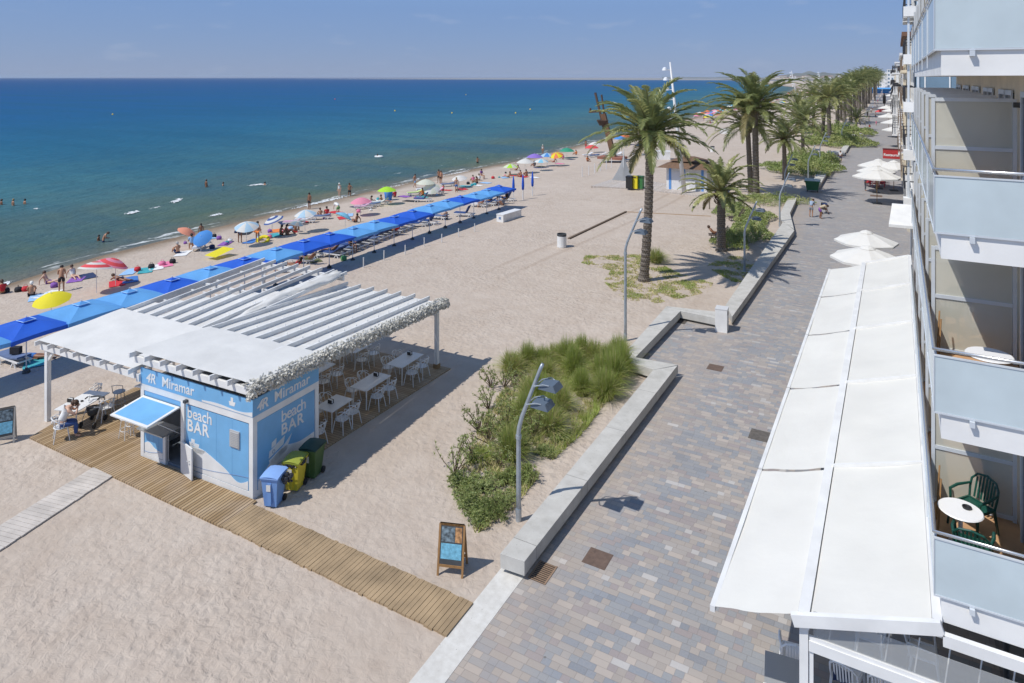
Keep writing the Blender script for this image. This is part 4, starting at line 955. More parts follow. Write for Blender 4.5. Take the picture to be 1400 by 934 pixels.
palm(880, 384, 184, 888, 'tall foreground palm with rough trunk rising from the dry grass patch', 4.1, 0.25, 11, nf=50, nl=46, curve=0.12)
palm(986, 343, 262, 986, 'short yellow green palm with thick trunk beside the lamp in the grass', 3.05, 0.29, 23, nf=36, nl=40, yellow=True)
palm(1034, 271, 148, 1032, 'very tall dark palm with broad crown above the hedge', 5.4, 0.30, 31, nf=54, nl=44)
palm(1027, 266, 170, 1022, 'palm with a lower crown half hidden behind the very tall dark palm', 4.8, 0.26, 37, nf=42, nl=36)
palm(1073, 246, 190, 1072, 'slim palm with small crown beside the kinked bench', 3.6, 0.25, 41, nf=46, nl=36)
palm(1098, 215, 166, 1097, 'slim palm standing in the rounded shrub bed behind the green container', 4.6, 0.24, 43, nf=50, nl=34)
palm(1135, 199, 134, 1132, 'big palm with dense crown in the bed beyond the walker in white', 5.6, 0.33, 47, nf=48, nl=36)
palm(1124, 194, 150, 1127, 'palm crowded against the big palm beyond the rounded shrub bed', 4.9, 0.3, 53, nf=42, nl=34, yellow=True)
palm(1089, 182, 146, 1091, 'dark palm on the open sand behind the slim palms', 5.2, 0.3, 59, nf=50, nl=30)
palm(1112, 180, 132, 1113, 'reddish trunked palm on the sand between the big palms', 5.4, 0.34, 61, nf=50, nl=30)
palm(1171, 178, 162, 1171, 'small young palm in a planter near the second container', 3.6, 0.2, 67, nf=34, nl=24)
fp = [Proto(make_palm('palm', 9.0, .4, 4.8, 71, 56, 28, label='far palm')), Proto(make_palm('palm', 7.2, .36, 4.4, 73, 50, 26, label='far palm', yellow=True)), Proto(make_palm('palm', 10.6, .42, 5.0, 79, 56, 26, label='far palm'))]
GF = 'far palms receding along the promenade'
for i, (u, v, kd, s_) in enumerate(((1145, 178, 0, 1.0), (1155, 170, 1, 1.05), (1163, 168, 0, 1.0), (1168, 160, 2, 1.0), (1150, 165, 1, 1.0), (1175, 157, 2, 1.05), (1180, 150, 2, 1.15), (1184, 147, 0, 1.2), (1172, 148, 1, 1.2), (1188, 142, 2, 1.25), (1191, 137, 2, 1.2), (1182, 138, 0, 1.3), (1195, 133, 2, 1.25), (1198, 130, 0, 1.5), (1190, 129, 1, 1.5), (1201, 127, 2, 1.2), (1204, 124, 0, 1.4), (1199, 122, 1, 1.5), (1208, 121, 0, 1.3), (1211, 119, 1, 1.3), (1160, 160, 0, 1.1), (1168, 150, 0, 1.2), (1176, 142, 1, 1.3), (1184, 134, 0, 1.4), (1191, 126, 1, 1.5), (1158, 152, 1, 1.2), (1168, 141, 1, 1.3), (1196, 138, 0, 1.1))):
    o = fp[kd].put((*at(u, v), 0), i * 1.7, 'palm in the dense far clump, ' + (ORD + ['thirty-first'])[i] + ' from the container side' if i else 'palm heading the dense far clump beside the second container', GF, scale=s_)
# ------------------------------------------------------------------ plants
GRASSG = mat('grass_blade', (0.37, 0.44, 0.11), 0.5, vary=(0.9, 0.3), trans=0.45); GRASSY = mat('grass_straw', (0.52, 0.46, 0.22), 0.7, vary=(2, 0.25), trans=0.2)
SHRUBG = mat('shrub_leaf', (0.25, 0.32, 0.095), 0.5, vary=(2.0, 0.35), trans=0.25); SHRUBY = mat('shrub_leaf_pale', (0.42, 0.45, 0.17), 0.5, vary=(2, 0.3), trans=0.25); TWIG = mat('twig', (0.10, 0.07, 0.045), 0.9)
def tussock_mesh(seed, r=0.75, h=0.95, n=1700, straw=.2):
    rr = random.Random(seed); b = MB()
    for i in range(n):
        a = rr.uniform(0, 6.283); rb = r * .3 * math.sqrt(rr.random()); out = rr.uniform(.02, 1.0) ** 1.2; hh = h * rr.uniform(.55, 1.1) * (1.1 - .45 * out)
        d = Vector((math.cos(a + rr.gauss(0, .5)), math.sin(a + rr.gauss(0, .5)), 0)); p = Vector((rb * math.cos(a), rb * math.sin(a), 0))
        tw = rr.uniform(0, 3.14); w_ = Vector((math.cos(tw), math.sin(tw), rr.uniform(-.5, .5))) * .0045; b.slot(1 if rr.random() < straw else 0)
        hz_ = lambda t_: p + d * r * out * 1.25 * t_ ** 2.2 + Vector((0, 0, hh * (1.45 * t_ - (.35 + .6 * out) * t_ * t_)))
        p1_, p2_, p3_ = hz_(.4), hz_(.75), hz_(1.0)
        b.add([p - w_, p + w_, p1_ + w_, p2_ + w_ * .7, p3_, p2_ - w_ * .7, p1_ - w_], [(0, 1, 2, 6), (6, 2, 3, 5), (5, 3, 4)])
    return b.mesh('tussock_mesh', [GRASSG, GRASSY])
TM = [tussock_mesh(1), tussock_mesh(2, .8, .8, 1500, .35), tussock_mesh(3, .7, 1.15, 1700, .1)]
def shrub_mesh(seed, r=0.7, h=0.6, stems=26, clumps=16, open_=False):
    rr = random.Random(seed); b = MB()
    for i in range(stems):
        a = rr.uniform(0, 6.28); o_ = rr.uniform(.15, 1.0); tip = Vector((math.cos(a) * r * o_, math.sin(a) * r * o_, h * rr.uniform(.5, 1.05) * (1.15 - .45 * o_)))
        mid = tip * .5 + Vector((rr.gauss(0, .06), rr.gauss(0, .06), .08)); b.slot(2); b.tube([(0, 0, 0), mid, tip], [.018, .012, .006], 4, cap=False)
        for c in range(clumps):
            t_ = rr.uniform(.5 if open_ else .3, 1.03); p = (mid.lerp(tip, (t_ - .5) * 2) if t_ > .5 else Vector((0, 0, 0)).lerp(mid, t_ * 2)) + Vector((rr.gauss(0, .055), rr.gauss(0, .055), rr.gauss(0, .05)))
            for l_ in range(9):
                d = Vector((rr.gauss(0, 1), rr.gauss(0, 1), rr.gauss(.5, .8))).normalized(); w_ = d.orthogonal().normalized() * .011; ln = rr.uniform(.06, .13)
                b.slot(1 if rr.random() < .35 else 0); b.add([p - w_, p + w_, p + d * ln], [(0, 1, 2)])
    return b.mesh('shrub_mesh', [SHRUBG, SHRUBY, TWIG])
SMm = [shrub_mesh(11), shrub_mesh(12, .75, .5, 30, 16), shrub_mesh(13, .8, .95, 13, 6, True), shrub_mesh(14, .6, .45, 30, 20)]
def plant(me, u, v, label, cat, name, s, group, rz=None):
    g_ = gp(u, v); o = link(name, me, None, (g_.x, g_.y, g_.z - .02), rnd.uniform(0, 6.28) if rz is None else rz); o.scale = (s, s, s * rnd.uniform(.9, 1.1)); return tag(o, label, cat, group)
GT = 'tussocks of feathery grass in the planted bed'; GS = 'shrubs in the planted bed'
tus = [(722, 500), (760, 492), (795, 488), (832, 500), (745, 515), (785, 512), (822, 522), (755, 538), (795, 540), (828, 545), (765, 560), (740, 545), (846, 492), (812, 492), (850, 512), (775, 498), (728, 552), (750, 578), (742, 500), (700, 510), (838, 528), (720, 575), (752, 592), (738, 560), (700, 628)]
for i, (u, v) in enumerate(tus): plant(TM[i % 3], u, v, 'feathery green grass tussock in the planted bed' if i > 22 else 'feathery green grass tussock in the dense far half of the planted bed', 'grass tussock', 'grass_tussock', rnd.uniform(.9, 1.25), GT)
dense = [(640, 690), (668, 700), (655, 715), (690, 690), (632, 668), (695, 660), (662, 672), (720, 655), (745, 622), (712, 618), (765, 600), (722, 590), (680, 705), (648, 700)]
for i, (u, v) in enumerate(dense): plant(SMm[(0, 1, 3)[i % 3]], u, v, 'low dense dark green shrub in the near end of the planted bed', 'shrub', 'low_shrub', rnd.uniform(.6, .85), GS)
opn = [(622, 650), (645, 630), (668, 606), (690, 585), (680, 640), (700, 560), (705, 620), (668, 560), (690, 530), (672, 530), (712, 535), (730, 600), (655, 590)]
for i, (u, v) in enumerate(opn): plant(SMm[2], u, v, 'airy pale shrub with thin bare stems at the seaward side of the bed', 'shrub', 'airy_shrub', rnd.uniform(.85, 1.15), GS)
# dry and green ground grass as stuff
def ground_grass(name, polys, dens, hgt, seed, cols, rr_w=.007):
    rr = random.Random(seed); b = MB()
    for pl in polys:
        W_ = [gp(u, v) for u, v in pl]; x0 = min(p.x for p in W_); x1 = max(p.x for p in W_); y0 = min(p.y for p in W_); y1 = max(p.y for p in W_)
        n = int((x1 - x0) * (y1 - y0) * dens)
        for i in range(n):
            x_, y_ = rr.uniform(x0, x1), rr.uniform(y0, y1); ins = False; j = len(W_) - 1
            for q in range(len(W_)):
                if (W_[q].y > y_) != (W_[j].y > y_) and x_ < (W_[j].x - W_[q].x) * (y_ - W_[q].y) / (W_[j].y - W_[q].y) + W_[q].x: ins = not ins
                j = q
            if not ins: continue
            nzv = mnoise.noise((x_ * .9, y_ * .9, seed)) + .5 * mnoise.noise((x_ * 3, y_ * 3, seed))
            if nzv < -.12 + rr.uniform(-.1, .2): continue
            z_ = ground_z(x_, y_); a = rr.uniform(0, 6.28); hh = hgt * rr.uniform(.5, 1.2) * (1 + nzv); d = Vector((math.cos(a), math.sin(a), 0)); w_ = Vector((-d.y, d.x, 0)) * rr_w * 1.6
            p = Vector((x_, y_, z_)); b.slot(0 if nzv + rr.uniform(-.3, .3) > .22 else 1)
            b.add([p - w_, p + w_, p + d * hh * .7 + Vector((0, 0, hh))], [(0, 1, 2)])
    return tag(b.build(name, cols), kind='stuff')
ground_grass('dry_grass', [[(800, 350), (880, 348), (905, 362), (930, 375), (975, 388), (968, 400), (900, 415), (850, 410), (825, 385), (835, 370), (795, 360)], [(985, 352), (1010, 350), (1050, 370), (1035, 390), (1000, 385), (965, 365)]], 520, .07, 3, [GRASSG, GRASSY], .014)
plant(TM[1], 897, 359, 'bright green grass clump behind the tall foreground palm', 'grass tussock', 'grass_tussock', 1.3, 'tussocks on the open sand')
ground_grass('bed_undergrowth', [[(620, 665), (668, 560), (720, 495), (850, 480), (865, 500), (800, 590), (745, 640), (690, 715), (650, 730)]], 620, .16, 9, [GRASSG, GRASSY], .01)
# leaf litter / hedge by the benches further on
def hedge_mesh(seed, rx, ry, h, n, leaf=.05):
    rr = random.Random(seed); b = MB()
    for i in range(n):
        a = rr.uniform(0, 6.28); rho = math.sqrt(rr.random()); x_, y_ = rho * math.cos(a), rho * math.sin(a)
        z_ = h * math.sqrt(max(0.02, 1 - rho ** 2 * .92)) * rr.uniform(.15, 1.0) ** .4 * (1 + .9 * mnoise.noise((x_ * 2.6 + seed, y_ * 2.6, 0)) + .4 * mnoise.noise((x_ * 7 + seed, y_ * 7, 0)))
        lob = 1 + .55 * mnoise.noise((math.cos(a) * 1.6 + seed, math.sin(a) * 1.6, seed)); p = Vector((x_ * rx * lob, y_ * ry * lob, z_)); d = Vector((rr.gauss(0, 1), rr.gauss(0, 1), rr.gauss(.6, .8))).normalized(); w_ = d.orthogonal().normalized() * leaf * .5
        b.slot(1 if mnoise.noise((x_ * 2.2, y_ * 2.2, seed + 4)) + rr.gauss(0, .25) > .12 else 0); b.add([p - w_, p + w_, p + d * leaf * 1.8 + w_ * .5, p + d * leaf * 1.8 - w_ * .5], [(0, 1, 2, 3)])
    return b.mesh('hedge_mesh', [SHRUBG, SHRUBY])
def hedge(u, v, rx, ry, h, n, seed, label, rz=0, leaf=.05, z=0):
    x_, y_ = at(u, v); o = link('shrub_mass', hedge_mesh(seed, rx, ry, h, n, leaf), None, (x_, y_, 0), rz); return tag(o, label, 'shrub')
hedge(1000, 336, 1.3, 1.5, .85, 5000, 1, 'clipped green hedge mound right behind the short yellow green palm')
hedge(1022, 322, 1.6, 2.6, .8, 8000, 2, 'pale green hedge mound between the two lamps beside the bench', R(8))
hedge(1030, 302, 1.8, 3.2, .8, 8000, 3, 'round topped hedge mound at the foot of the very tall palm', R(5))
hedge(1000, 290, 1.6, 2.8, .7, 5000, 4, 'low hedge mound seaward of the very tall palm')
hedge(1055, 277, 3.4, 2.0, .7, 6000, 5, 'green shrub mound beside the slim palm trunk', R(10))
hedge(1100, 235, 4.5, 5.0, 1.4, 12000, 6, 'large grassy shrub mass behind the green container', 0, .09)
hedge(1110, 224, 4.0, 4.5, 1.6, 10000, 7, 'dark green shrub mass around the slim palm in the rounded bed', 0, .09)
hedge(1142, 198, 6.0, 6.5, 1.7, 12000, 8, 'dark green shrub mass under the big palm', 0, .11)
hedge(1149, 184, 7.0, 7.0, 1.8, 9000, 9, 'furthest green shrub mass in front of the dense palms', 0, .13)
# ------------------------------------------------------------------ people
def mirror(d):
    o = {}
    for k_, v in d.items():
        o[k_] = v
        if k_.endswith('_r') and k_[:-2] + '_l' not in d: o[k_[:-2] + '_l'] = ((-v[0], v[1], v[2]))
    return o
RAD = dict(pelvis=.125, waist=.115, chest=.135, neckb=.075, neck=.055, head=.085, headt=.09, headc=.055, sho=.062, elb=.042, wri=.028, palm=.036, hip=.092, knee=.058, ank=.04, toe=.035, heel=.035, thigh=.08, calf=.055)
EDG = [('pelvis', 'waist'), ('waist', 'chest'), ('chest', 'neckb'), ('neckb', 'neck'), ('neck', 'head'), ('head', 'headt'), ('headt', 'headc'), ('neckb', 'sho_r'), ('neckb', 'sho_l'), ('sho_r', 'elb_r'), ('sho_l', 'elb_l'), ('elb_r', 'wri_r'), ('elb_l', 'wri_l'), ('wri_r', 'palm_r'), ('wri_l', 'palm_l'), ('pelvis', 'hip_r'), ('pelvis', 'hip_l'), ('hip_r', 'knee_r'), ('hip_l', 'knee_l'), ('knee_r', 'ank_r'), ('knee_l', 'ank_l'), ('ank_r', 'toe_r'), ('ank_l', 'toe_l')]
def skin(nodes, edges, root, sub=1):
    names = list(nodes); me = bpy.data.meshes.new('skin'); me.from_pydata([nodes[n][0] for n in names], [(names.index(a), names.index(b_)) for a, b_ in edges], [])
    o = bpy.data.objects.new('skin', me); COL.objects.link(o); m = o.modifiers.new('s', 'SKIN'); m.use_smooth_shade = True
    for i, n in enumerate(names):
        sv = me.skin_vertices[0].data[i]; r_ = nodes[n][1]; sv.radius = (r_, r_) if not isinstance(r_, tuple) else r_; sv.use_root = (n == root)
    s_ = o.modifiers.new('u', 'SUBSURF'); s_.levels = sub; s_.render_levels = sub
    dg = bpy.context.evaluated_depsgraph_get(); r = bpy.data.meshes.new_from_object(o.evaluated_get(dg)); bpy.data.objects.remove(o); return r
def join_mesh(name, *ms):
    b = MB()
    for m in ms: b.add([tuple(v.co) for v in m.vertices], [tuple(p.vertices) for p in m.polygons])
    return b
def lerp3(a, b_, t_): return tuple(a[i] + (b_[i] - a[i]) * t_ for i in range(3))
def off(p, d): return (p[0] + d[0], p[1] + d[1], p[2] + d[2])
def full(J):
    J = mirror(J)
    nk, hd = Vector(J['neck']), Vector(J['head']); u = (hd - nk).normalized()
    J.setdefault('headt', tuple(hd + u * .07)); J.setdefault('headc', tuple(hd + u * .135))
    for s_ in 'rl':
        e, w_ = Vector(J['elb_' + s_]), Vector(J['wri_' + s_]); J.setdefault('palm_' + s_, tuple(w_ + (w_ - e).normalized() * .075))
    return J
SKINS = {k_: mat('skin_' + k_, c, 0.5, vary=(6, .06)) for k_, c in dict(tan=(0.42, 0.22, 0.13), dark=(0.26, 0.125, 0.07), fair=(0.58, 0.36, 0.26)).items()}
HAIRS = {k_: mat('hair_' + k_, c, 0.6) for k_, c in dict(black=(0.015, 0.011, 0.01), brown=(0.07, 0.035, 0.02), grey=(0.4, 0.38, 0.36), blond=(0.32, 0.22, 0.1), white=(0.75, 0.74, 0.7)).items()}
def cloth(name, c): return mat('cloth_' + name, c, 0.85, vary=(5, .12), bump=(18, .3, .01))
CL = {k_: cloth(k_, c) for k_, c in dict(white=(0.75, 0.75, 0.74), navy=(0.02, 0.035, 0.10), blue=(0.05, 0.18, 0.5), red=(0.55, 0.03, 0.04), pink=(0.75, 0.2, 0.35), black=(0.02, 0.02, 0.025), yellow=(0.75, 0.62, 0.05), green=(0.12, 0.35, 0.12), teal=(0.05, 0.35, 0.4), orange=(0.75, 0.22, 0.05), grey=(0.25, 0.26, 0.28), jeans=(0.05, 0.10, 0.28), purple=(0.25, 0.1, 0.4), lblue=(0.3, 0.5, 0.75), olive=(0.12, 0.13, 0.05), plaid=(0.3, 0.38, 0.5), beige=(0.5, 0.42, 0.3)).items()}
class Pose:
    def __init__(s, name, J, fingers=True):
        J = full(J); s.J = J
        nodes = {n: (J[n], RAD[n.split('_')[0]]) for n in J if n.split('_')[0] in RAD}
        nodes['chest'] = (J['chest'], (.155, .115)); nodes['pelvis'] = (J['pelvis'], (.13, .11))
        body = skin(nodes, EDG, 'pelvis')
        b = join_mesh('b', body)
        for sd_ in 'rl':       # palms carry five separate bent fingers
            w_, p = Vector(J['wri_' + sd_]), Vector(J['palm_' + sd_]); d = (p - w_).normalized(); a = d.orthogonal().normalized() if abs(d.z) > .9 else Vector((0, 0, 1)).cross(d).normalized()
            n_ = d.cross(a)
            for i, (of, ln) in enumerate(((-.028, .066), (-.009, .076), (.010, .07), (.028, .055))):
                r0 = p + a * of; b.tube([r0 - d * .01, r0 + d * ln * .55 + n_ * .006, r0 + d * ln + n_ * .024], [.0095, .0085, .006], 5)
            b.tube([p - a * .02 - d * .02, p - a * .05 + d * .015, p - a * .056 + d * .042 + n_ * .01], [.011, .01, .007], 5)
        # face: nose, brow, ears
        h = Vector(J['head']); up_ = (Vector(J['headt']) - h).normalized(); f = Vector(J.get('face', (0, 1, 0))); f = (f - up_ * f.dot(up_)).normalized(); r_ = f.cross(up_)
        b.ball(h + up_ * .03 + f * .095, (.013, .02, .02), 6, 4)
        for q in (-1, 1): b.ball(h + up_ * .035 + r_ * q * .088, (.014, .02, .028), 6, 4)
        s.body = b.mesh(name + '_body', SKINS['tan'], True)
        fb = MB()
        for q in (-1, 1): fb.ball(h + up_ * .05 + f * .088 + r_ * q * .032, (.011, .009, .008), 6, 4)
        fb.tube([h - up_ * .012 + f * .088 - r_ * .025, h - up_ * .016 + f * .093, h - up_ * .012 + f * .088 + r_ * .025], .005, 4)
        s.face = fb.mesh(name + '_face', HAIRS['black'])
        hb = MB(); hb.ball(h + up_ * .075 - f * .02, (.105, .105, .10), 12, 8)
        hb.ball(h + up_ * .02 - f * .045, (.09, .085, .10), 10, 6)
        s.hair = hb.mesh(name + '_hair', HAIRS['brown'], True)
        lh = MB(); lh.ball(h + up_ * .075 - f * .02, (.11, .11, .105), 12, 8); lh.ball(h - up_ * .06 - f * .06, (.09, .06, .16), 10, 6); s.long = lh.mesh(name + '_longhair', HAIRS['brown'], True)
        T = MB(); T.lathe([(.19, .075), (.19, .08), (.11, .09), (.10, .17), (0.0, .185)], 16)
        qm = Matrix((tuple(r_), tuple(f), tuple(up_))).transposed(); T.v = [tuple(h + qm @ Vector(v)) for v in T.v]; s.hat = T.mesh(name + '_hat', CL['white'], True)
        def cl(ns, ed, root, key):
            return skin({n: (J[n] if n in J else None, r2_) for n, r2_ in ns.items()}, ed, root)
        def garment(nodes, ed, root): return skin(nodes, ed, root)
        mid = lambda a, b_, t_: lerp3(J[a], J[b_], t_)
        g = .018
        s.garm = {}
        s.garm['trunks'] = lambda: garment({'pelvis': (off(J['pelvis'], (0, 0, .0)), (.13 + g, .11 + g)), 'w': (mid('pelvis', 'waist', .5), .115 + g), 'hr': (J['hip_r'], .092 + g), 'hl': (J['hip_l'], .092 + g), 'kr': (mid('hip_r', 'knee_r', .7), .075 + g), 'kl': (mid('hip_l', 'knee_l', .7), .075 + g)}, [('pelvis', 'w'), ('pelvis', 'hr'), ('pelvis', 'hl'), ('hr', 'kr'), ('hl', 'kl')], 'pelvis')
        s.garm['briefs'] = lambda: garment({'pelvis': (J['pelvis'], (.13 + g, .11 + g)), 'hr': (mid('pelvis', 'hip_r', 1.0), .096 + g * .6), 'hl': (mid('pelvis', 'hip_l', 1.0), .096 + g * .6)}, [('pelvis', 'hr'), ('pelvis', 'hl')], 'pelvis')
        s.garm['trousers'] = lambda: garment({'pelvis': (J['pelvis'], (.13 + g, .11 + g)), 'w': (mid('pelvis', 'waist', .5), .115 + g), 'hr': (J['hip_r'], .092 + g), 'hl': (J['hip_l'], .092 + g), 'kr': (J['knee_r'], .06 + g), 'kl': (J['knee_l'], .06 + g), 'ar': (mid('knee_r', 'ank_r', .9), .045 + g), 'al': (mid('knee_l', 'ank_l', .9), .045 + g)}, [('pelvis', 'w'), ('pelvis', 'hr'), ('pelvis', 'hl'), ('hr', 'kr'), ('hl', 'kl'), ('kr', 'ar'), ('kl', 'al')], 'pelvis')
        s.garm['shirt'] = lambda: garment({'p': (mid('pelvis', 'waist', .3), .125 + g), 'waist': (J['waist'], .12 + g), 'chest': (J['chest'], (.155 + g, .118 + g)), 'nb': (J['neckb'], .08 + g), 'sr': (J['sho_r'], .064 + g), 'sl': (J['sho_l'], .064 + g), 'er': (mid('sho_r', 'elb_r', .6), .05 + g), 'el': (mid('sho_l', 'elb_l', .6), .05 + g)}, [('p', 'waist'), ('waist', 'chest'), ('chest', 'nb'), ('nb', 'sr'), ('nb', 'sl'), ('sr', 'er'), ('sl', 'el')], 'chest')
        s.garm['vest'] = lambda: garment({'p': (mid('pelvis', 'waist', .3), .125 + g), 'waist': (J['waist'], .12 + g), 'chest': (J['chest'], (.155 + g, .118 + g)), 'nb': (mid('chest', 'neckb', .8), .085 + g)}, [('p', 'waist'), ('waist', 'chest'), ('chest', 'nb')], 'chest')
        s.garm['top'] = lambda: garment({'a': (mid('waist', 'chest', .75), (.145 + g, .118 + g)), 'c': (mid('chest', 'neckb', .25), (.15 + g, .115 + g))}, [('a', 'c')], 'a')
        s.cache = {}
    def get(s, key):
        if key not in s.cache: s.cache[key] = s.garm[key](); s.cache[key].materials.append(CL['white'])
        return s.cache[key]
PO_ = {}
def pose(name):
    if name in PO_: return PO_[name]
    PO_[name] = Pose(name, POSES[name]); return PO_[name]
POSES = dict(
 stand=dict(pelvis=(0, 0, .93), waist=(0, .01, 1.08), chest=(0, 0, 1.27), neckb=(0, -.01, 1.43), neck=(0, 0, 1.49), head=(0, .02, 1.56), sho_r=(.17, -.01, 1.40), elb_r=(.23, -.03, 1.13), wri_r=(.25, .05, .89), hip_r=(.09, 0, .88), knee_r=(.1, .02, .48), ank_r=(.1, -.02, .07), toe_r=(.11, .13, .03)),
 hips=dict(pelvis=(0, 0, .93), waist=(0, .01, 1.08), chest=(0, 0, 1.27), neckb=(0, -.01, 1.43), neck=(0, 0, 1.49), head=(0, .03, 1.56), sho_r=(.17, -.01, 1.40), elb_r=(.36, -.08, 1.18), wri_r=(.2, .03, 1.02), hip_r=(.1, 0, .88), knee_r=(.14, .02, .48), ank_r=(.16, -.02, .07), toe_r=(.18, .13, .03)),
 walk=dict(pelvis=(0, 0, .92), waist=(0, .02, 1.07), chest=(0, .03, 1.26), neckb=(0, .02, 1.42), neck=(0, .03, 1.48), head=(0, .06, 1.55), sho_r=(.17, .02, 1.39), elb_r=(.23, -.10, 1.14), wri_r=(.23, .0, .92), sho_l=(-.17, .02, 1.39), elb_l=(-.22, .06, 1.13), wri_l=(-.21, .26, 1.0), hip_r=(.09, 0, .87), knee_r=(.1, .18, .5), ank_r=(.1, .26, .09), toe_r=(.1, .4, .06), hip_l=(-.09, 0, .87), knee_l=(-.1, -.02, .46), ank_l=(-.1, -.30, .12), toe_l=(-.1, -.2, .03)),
 lookdown=dict(pelvis=(0, 0, .92), waist=(0, .04, 1.07), chest=(0, .12, 1.24), neckb=(0, .2, 1.37), neck=(0, .25, 1.41), head=(0, .32, 1.44), face=(0, .6, -1), sho_r=(.16, .18, 1.34), elb_r=(.2, .2, 1.07), wri_r=(.1, .38, 1.05), hip_r=(.1, 0, .87), knee_r=(.11, .02, .48), ank_r=(.12, -.02, .07), toe_r=(.13, .13, .03)),
 bend=dict(pelvis=(0, -.12, .9), waist=(0, .02, 1.0), chest=(0, .24, 1.08), neckb=(0, .40, 1.13), neck=(0, .46, 1.12), head=(0, .54, 1.1), face=(0, .2, -1), sho_r=(.17, .36, 1.1), elb_r=(.2, .45, .84), wri_r=(.16, .56, .64), hip_r=(.09, -.1, .86), knee_r=(.1, .04, .48), ank_r=(.11, -.04, .07), toe_r=(.12, .11, .03)),
 sitchair=dict(pelvis=(0, 0, .56), waist=(0, .03, .70), chest=(0, .1, .89), neckb=(0, .2, 1.03), neck=(0, .26, 1.07), head=(0, .34, 1.10), face=(0, .8, -.8), sho_r=(.18, .18, 1.0), elb_r=(.24, .40, .82), wri_r=(.06, .46, .98), hip_r=(.1, .03, .53), knee_r=(.12, .42, .50), ank_r=(.12, .40, .08), toe_r=(.13, .55, .03)),
 sitchair2=dict(pelvis=(0, 0, .55), waist=(0, -.02, .70), chest=(0, -.02, .89), neckb=(0, -.01, 1.05), neck=(0, .0, 1.11), head=(0, .03, 1.18), sho_r=(.18, -.01, 1.02), elb_r=(.23, .06, .77), wri_r=(.18, .3, .72), hip_r=(.1, .03, .53), knee_r=(.12, .45, .50), ank_r=(.12, .46, .08), toe_r=(.13, .6, .03)),
 sitground=dict(pelvis=(0, 0, .12), waist=(0, -.03, .27), chest=(0, -.02, .46), neckb=(0, .02, .61), neck=(0, .04, .67), head=(0, .08, .74), sho_r=(.17, .01, .58), elb_r=(.24, .16, .38), wri_r=(.14, .38, .42), hip_r=(.1, .06, .11), knee_r=(.17, .42, .40), ank_r=(.1, .66, .07), toe_r=(.11, .8, .06)),
 reclined=dict(pelvis=(0, 0, .12), waist=(0, -.1, .24), chest=(0, -.2, .41), neckb=(0, -.25, .56), neck=(0, -.26, .62), head=(0, -.25, .69), sho_r=(.17, -.25, .53), elb_r=(.25, -.40, .30), wri_r=(.26, -.42, .08), hip_r=(.1, .06, .11), knee_r=(.13, .5, .22), ank_r=(.13, .90, .06), toe_r=(.15, .96, .16)),
 supine=dict(pelvis=(0, 0, .12), waist=(0, -.15, .12), chest=(0, -.34, .13), neckb=(0, -.5, .13), neck=(0, -.56, .13), head=(0, -.64, .14), face=(0, 0, 1), sho_r=(.18, -.47, .12), elb_r=(.28, -.25, .08), wri_r=(.22, -.02, .08), hip_r=(.1, .05, .11), knee_r=(.13, .46, .16), ank_r=(.14, .86, .07), toe_r=(.17, .93, .15)),
 prone=dict(pelvis=(0, 0, .13), waist=(0, -.15, .12), chest=(0, -.34, .15), neckb=(0, -.5, .19), neck=(0, -.55, .22), head=(0, -.62, .25), face=(0, -1, .1), sho_r=(.18, -.48, .15), elb_r=(.24, -.60, .04), wri_r=(.05, -.72, .06), hip_r=(.1, .05, .11), knee_r=(.12, .46, .07), ank_r=(.13, .86, .08), toe_r=(.13, .98, .04)),
 lounge=dict(pelvis=(0, 0, .46), waist=(0, -.14, .52), chest=(0, -.28, .66), neckb=(0, -.38, .79), neck=(0, -.42, .84), head=(0, -.45, .91), face=(0, 1, .3), sho_r=(.17, -.36, .76), elb_r=(.25, -.2, .58), wri_r=(.14, .02, .58), hip_r=(.1, .05, .45), knee_r=(.13, .44, .50), ank_r=(.13, .86, .42), toe_r=(.14, .9, .52)),
)
ALLP = {}
def person(posename, loc, head_deg, label, skin_='tan', hair='brown', group=None, scale=1.0, longh=False, hat=None, **cl):
    """head_deg: direction the person faces, degrees clockwise from +Y; cl: garment=colour"""
    p = pose(posename)
    o = link('person', p.body, None, loc, -R(head_deg)); o.scale = (scale,) * 3; set_mat(o, SKINS[skin_]); tag(o, label, 'person', group)
    h = link('hair', p.long if longh else p.hair, o); set_mat(h, HAIRS[hair]); link('face', p.face, o)
    for g_, c in cl.items():
        q = link(g_ if g_ not in ('top',) else 'bikini_top', p.get(g_), o); set_mat(q, CL[c])
    if hat: q = link('sun_hat', p.hat, o); set_mat(q, CL[hat])
    return o
def person_px(posename, u, v, head_deg, label, dz=0.0, **k_):
    g_ = gp(u, v); return person(posename, (g_.x, g_.y, g_.z + dz), head_deg, label, **k_)
# the man in the vest at the bar table
man = person('sitchair', (MANC.x, MANC.y, DZ), math.degrees(-MANROT), 'seated man in a white vest and blue jeans resting his head over the sunny table', skin_='fair', hair='brown', vest='white', trousers='jeans')
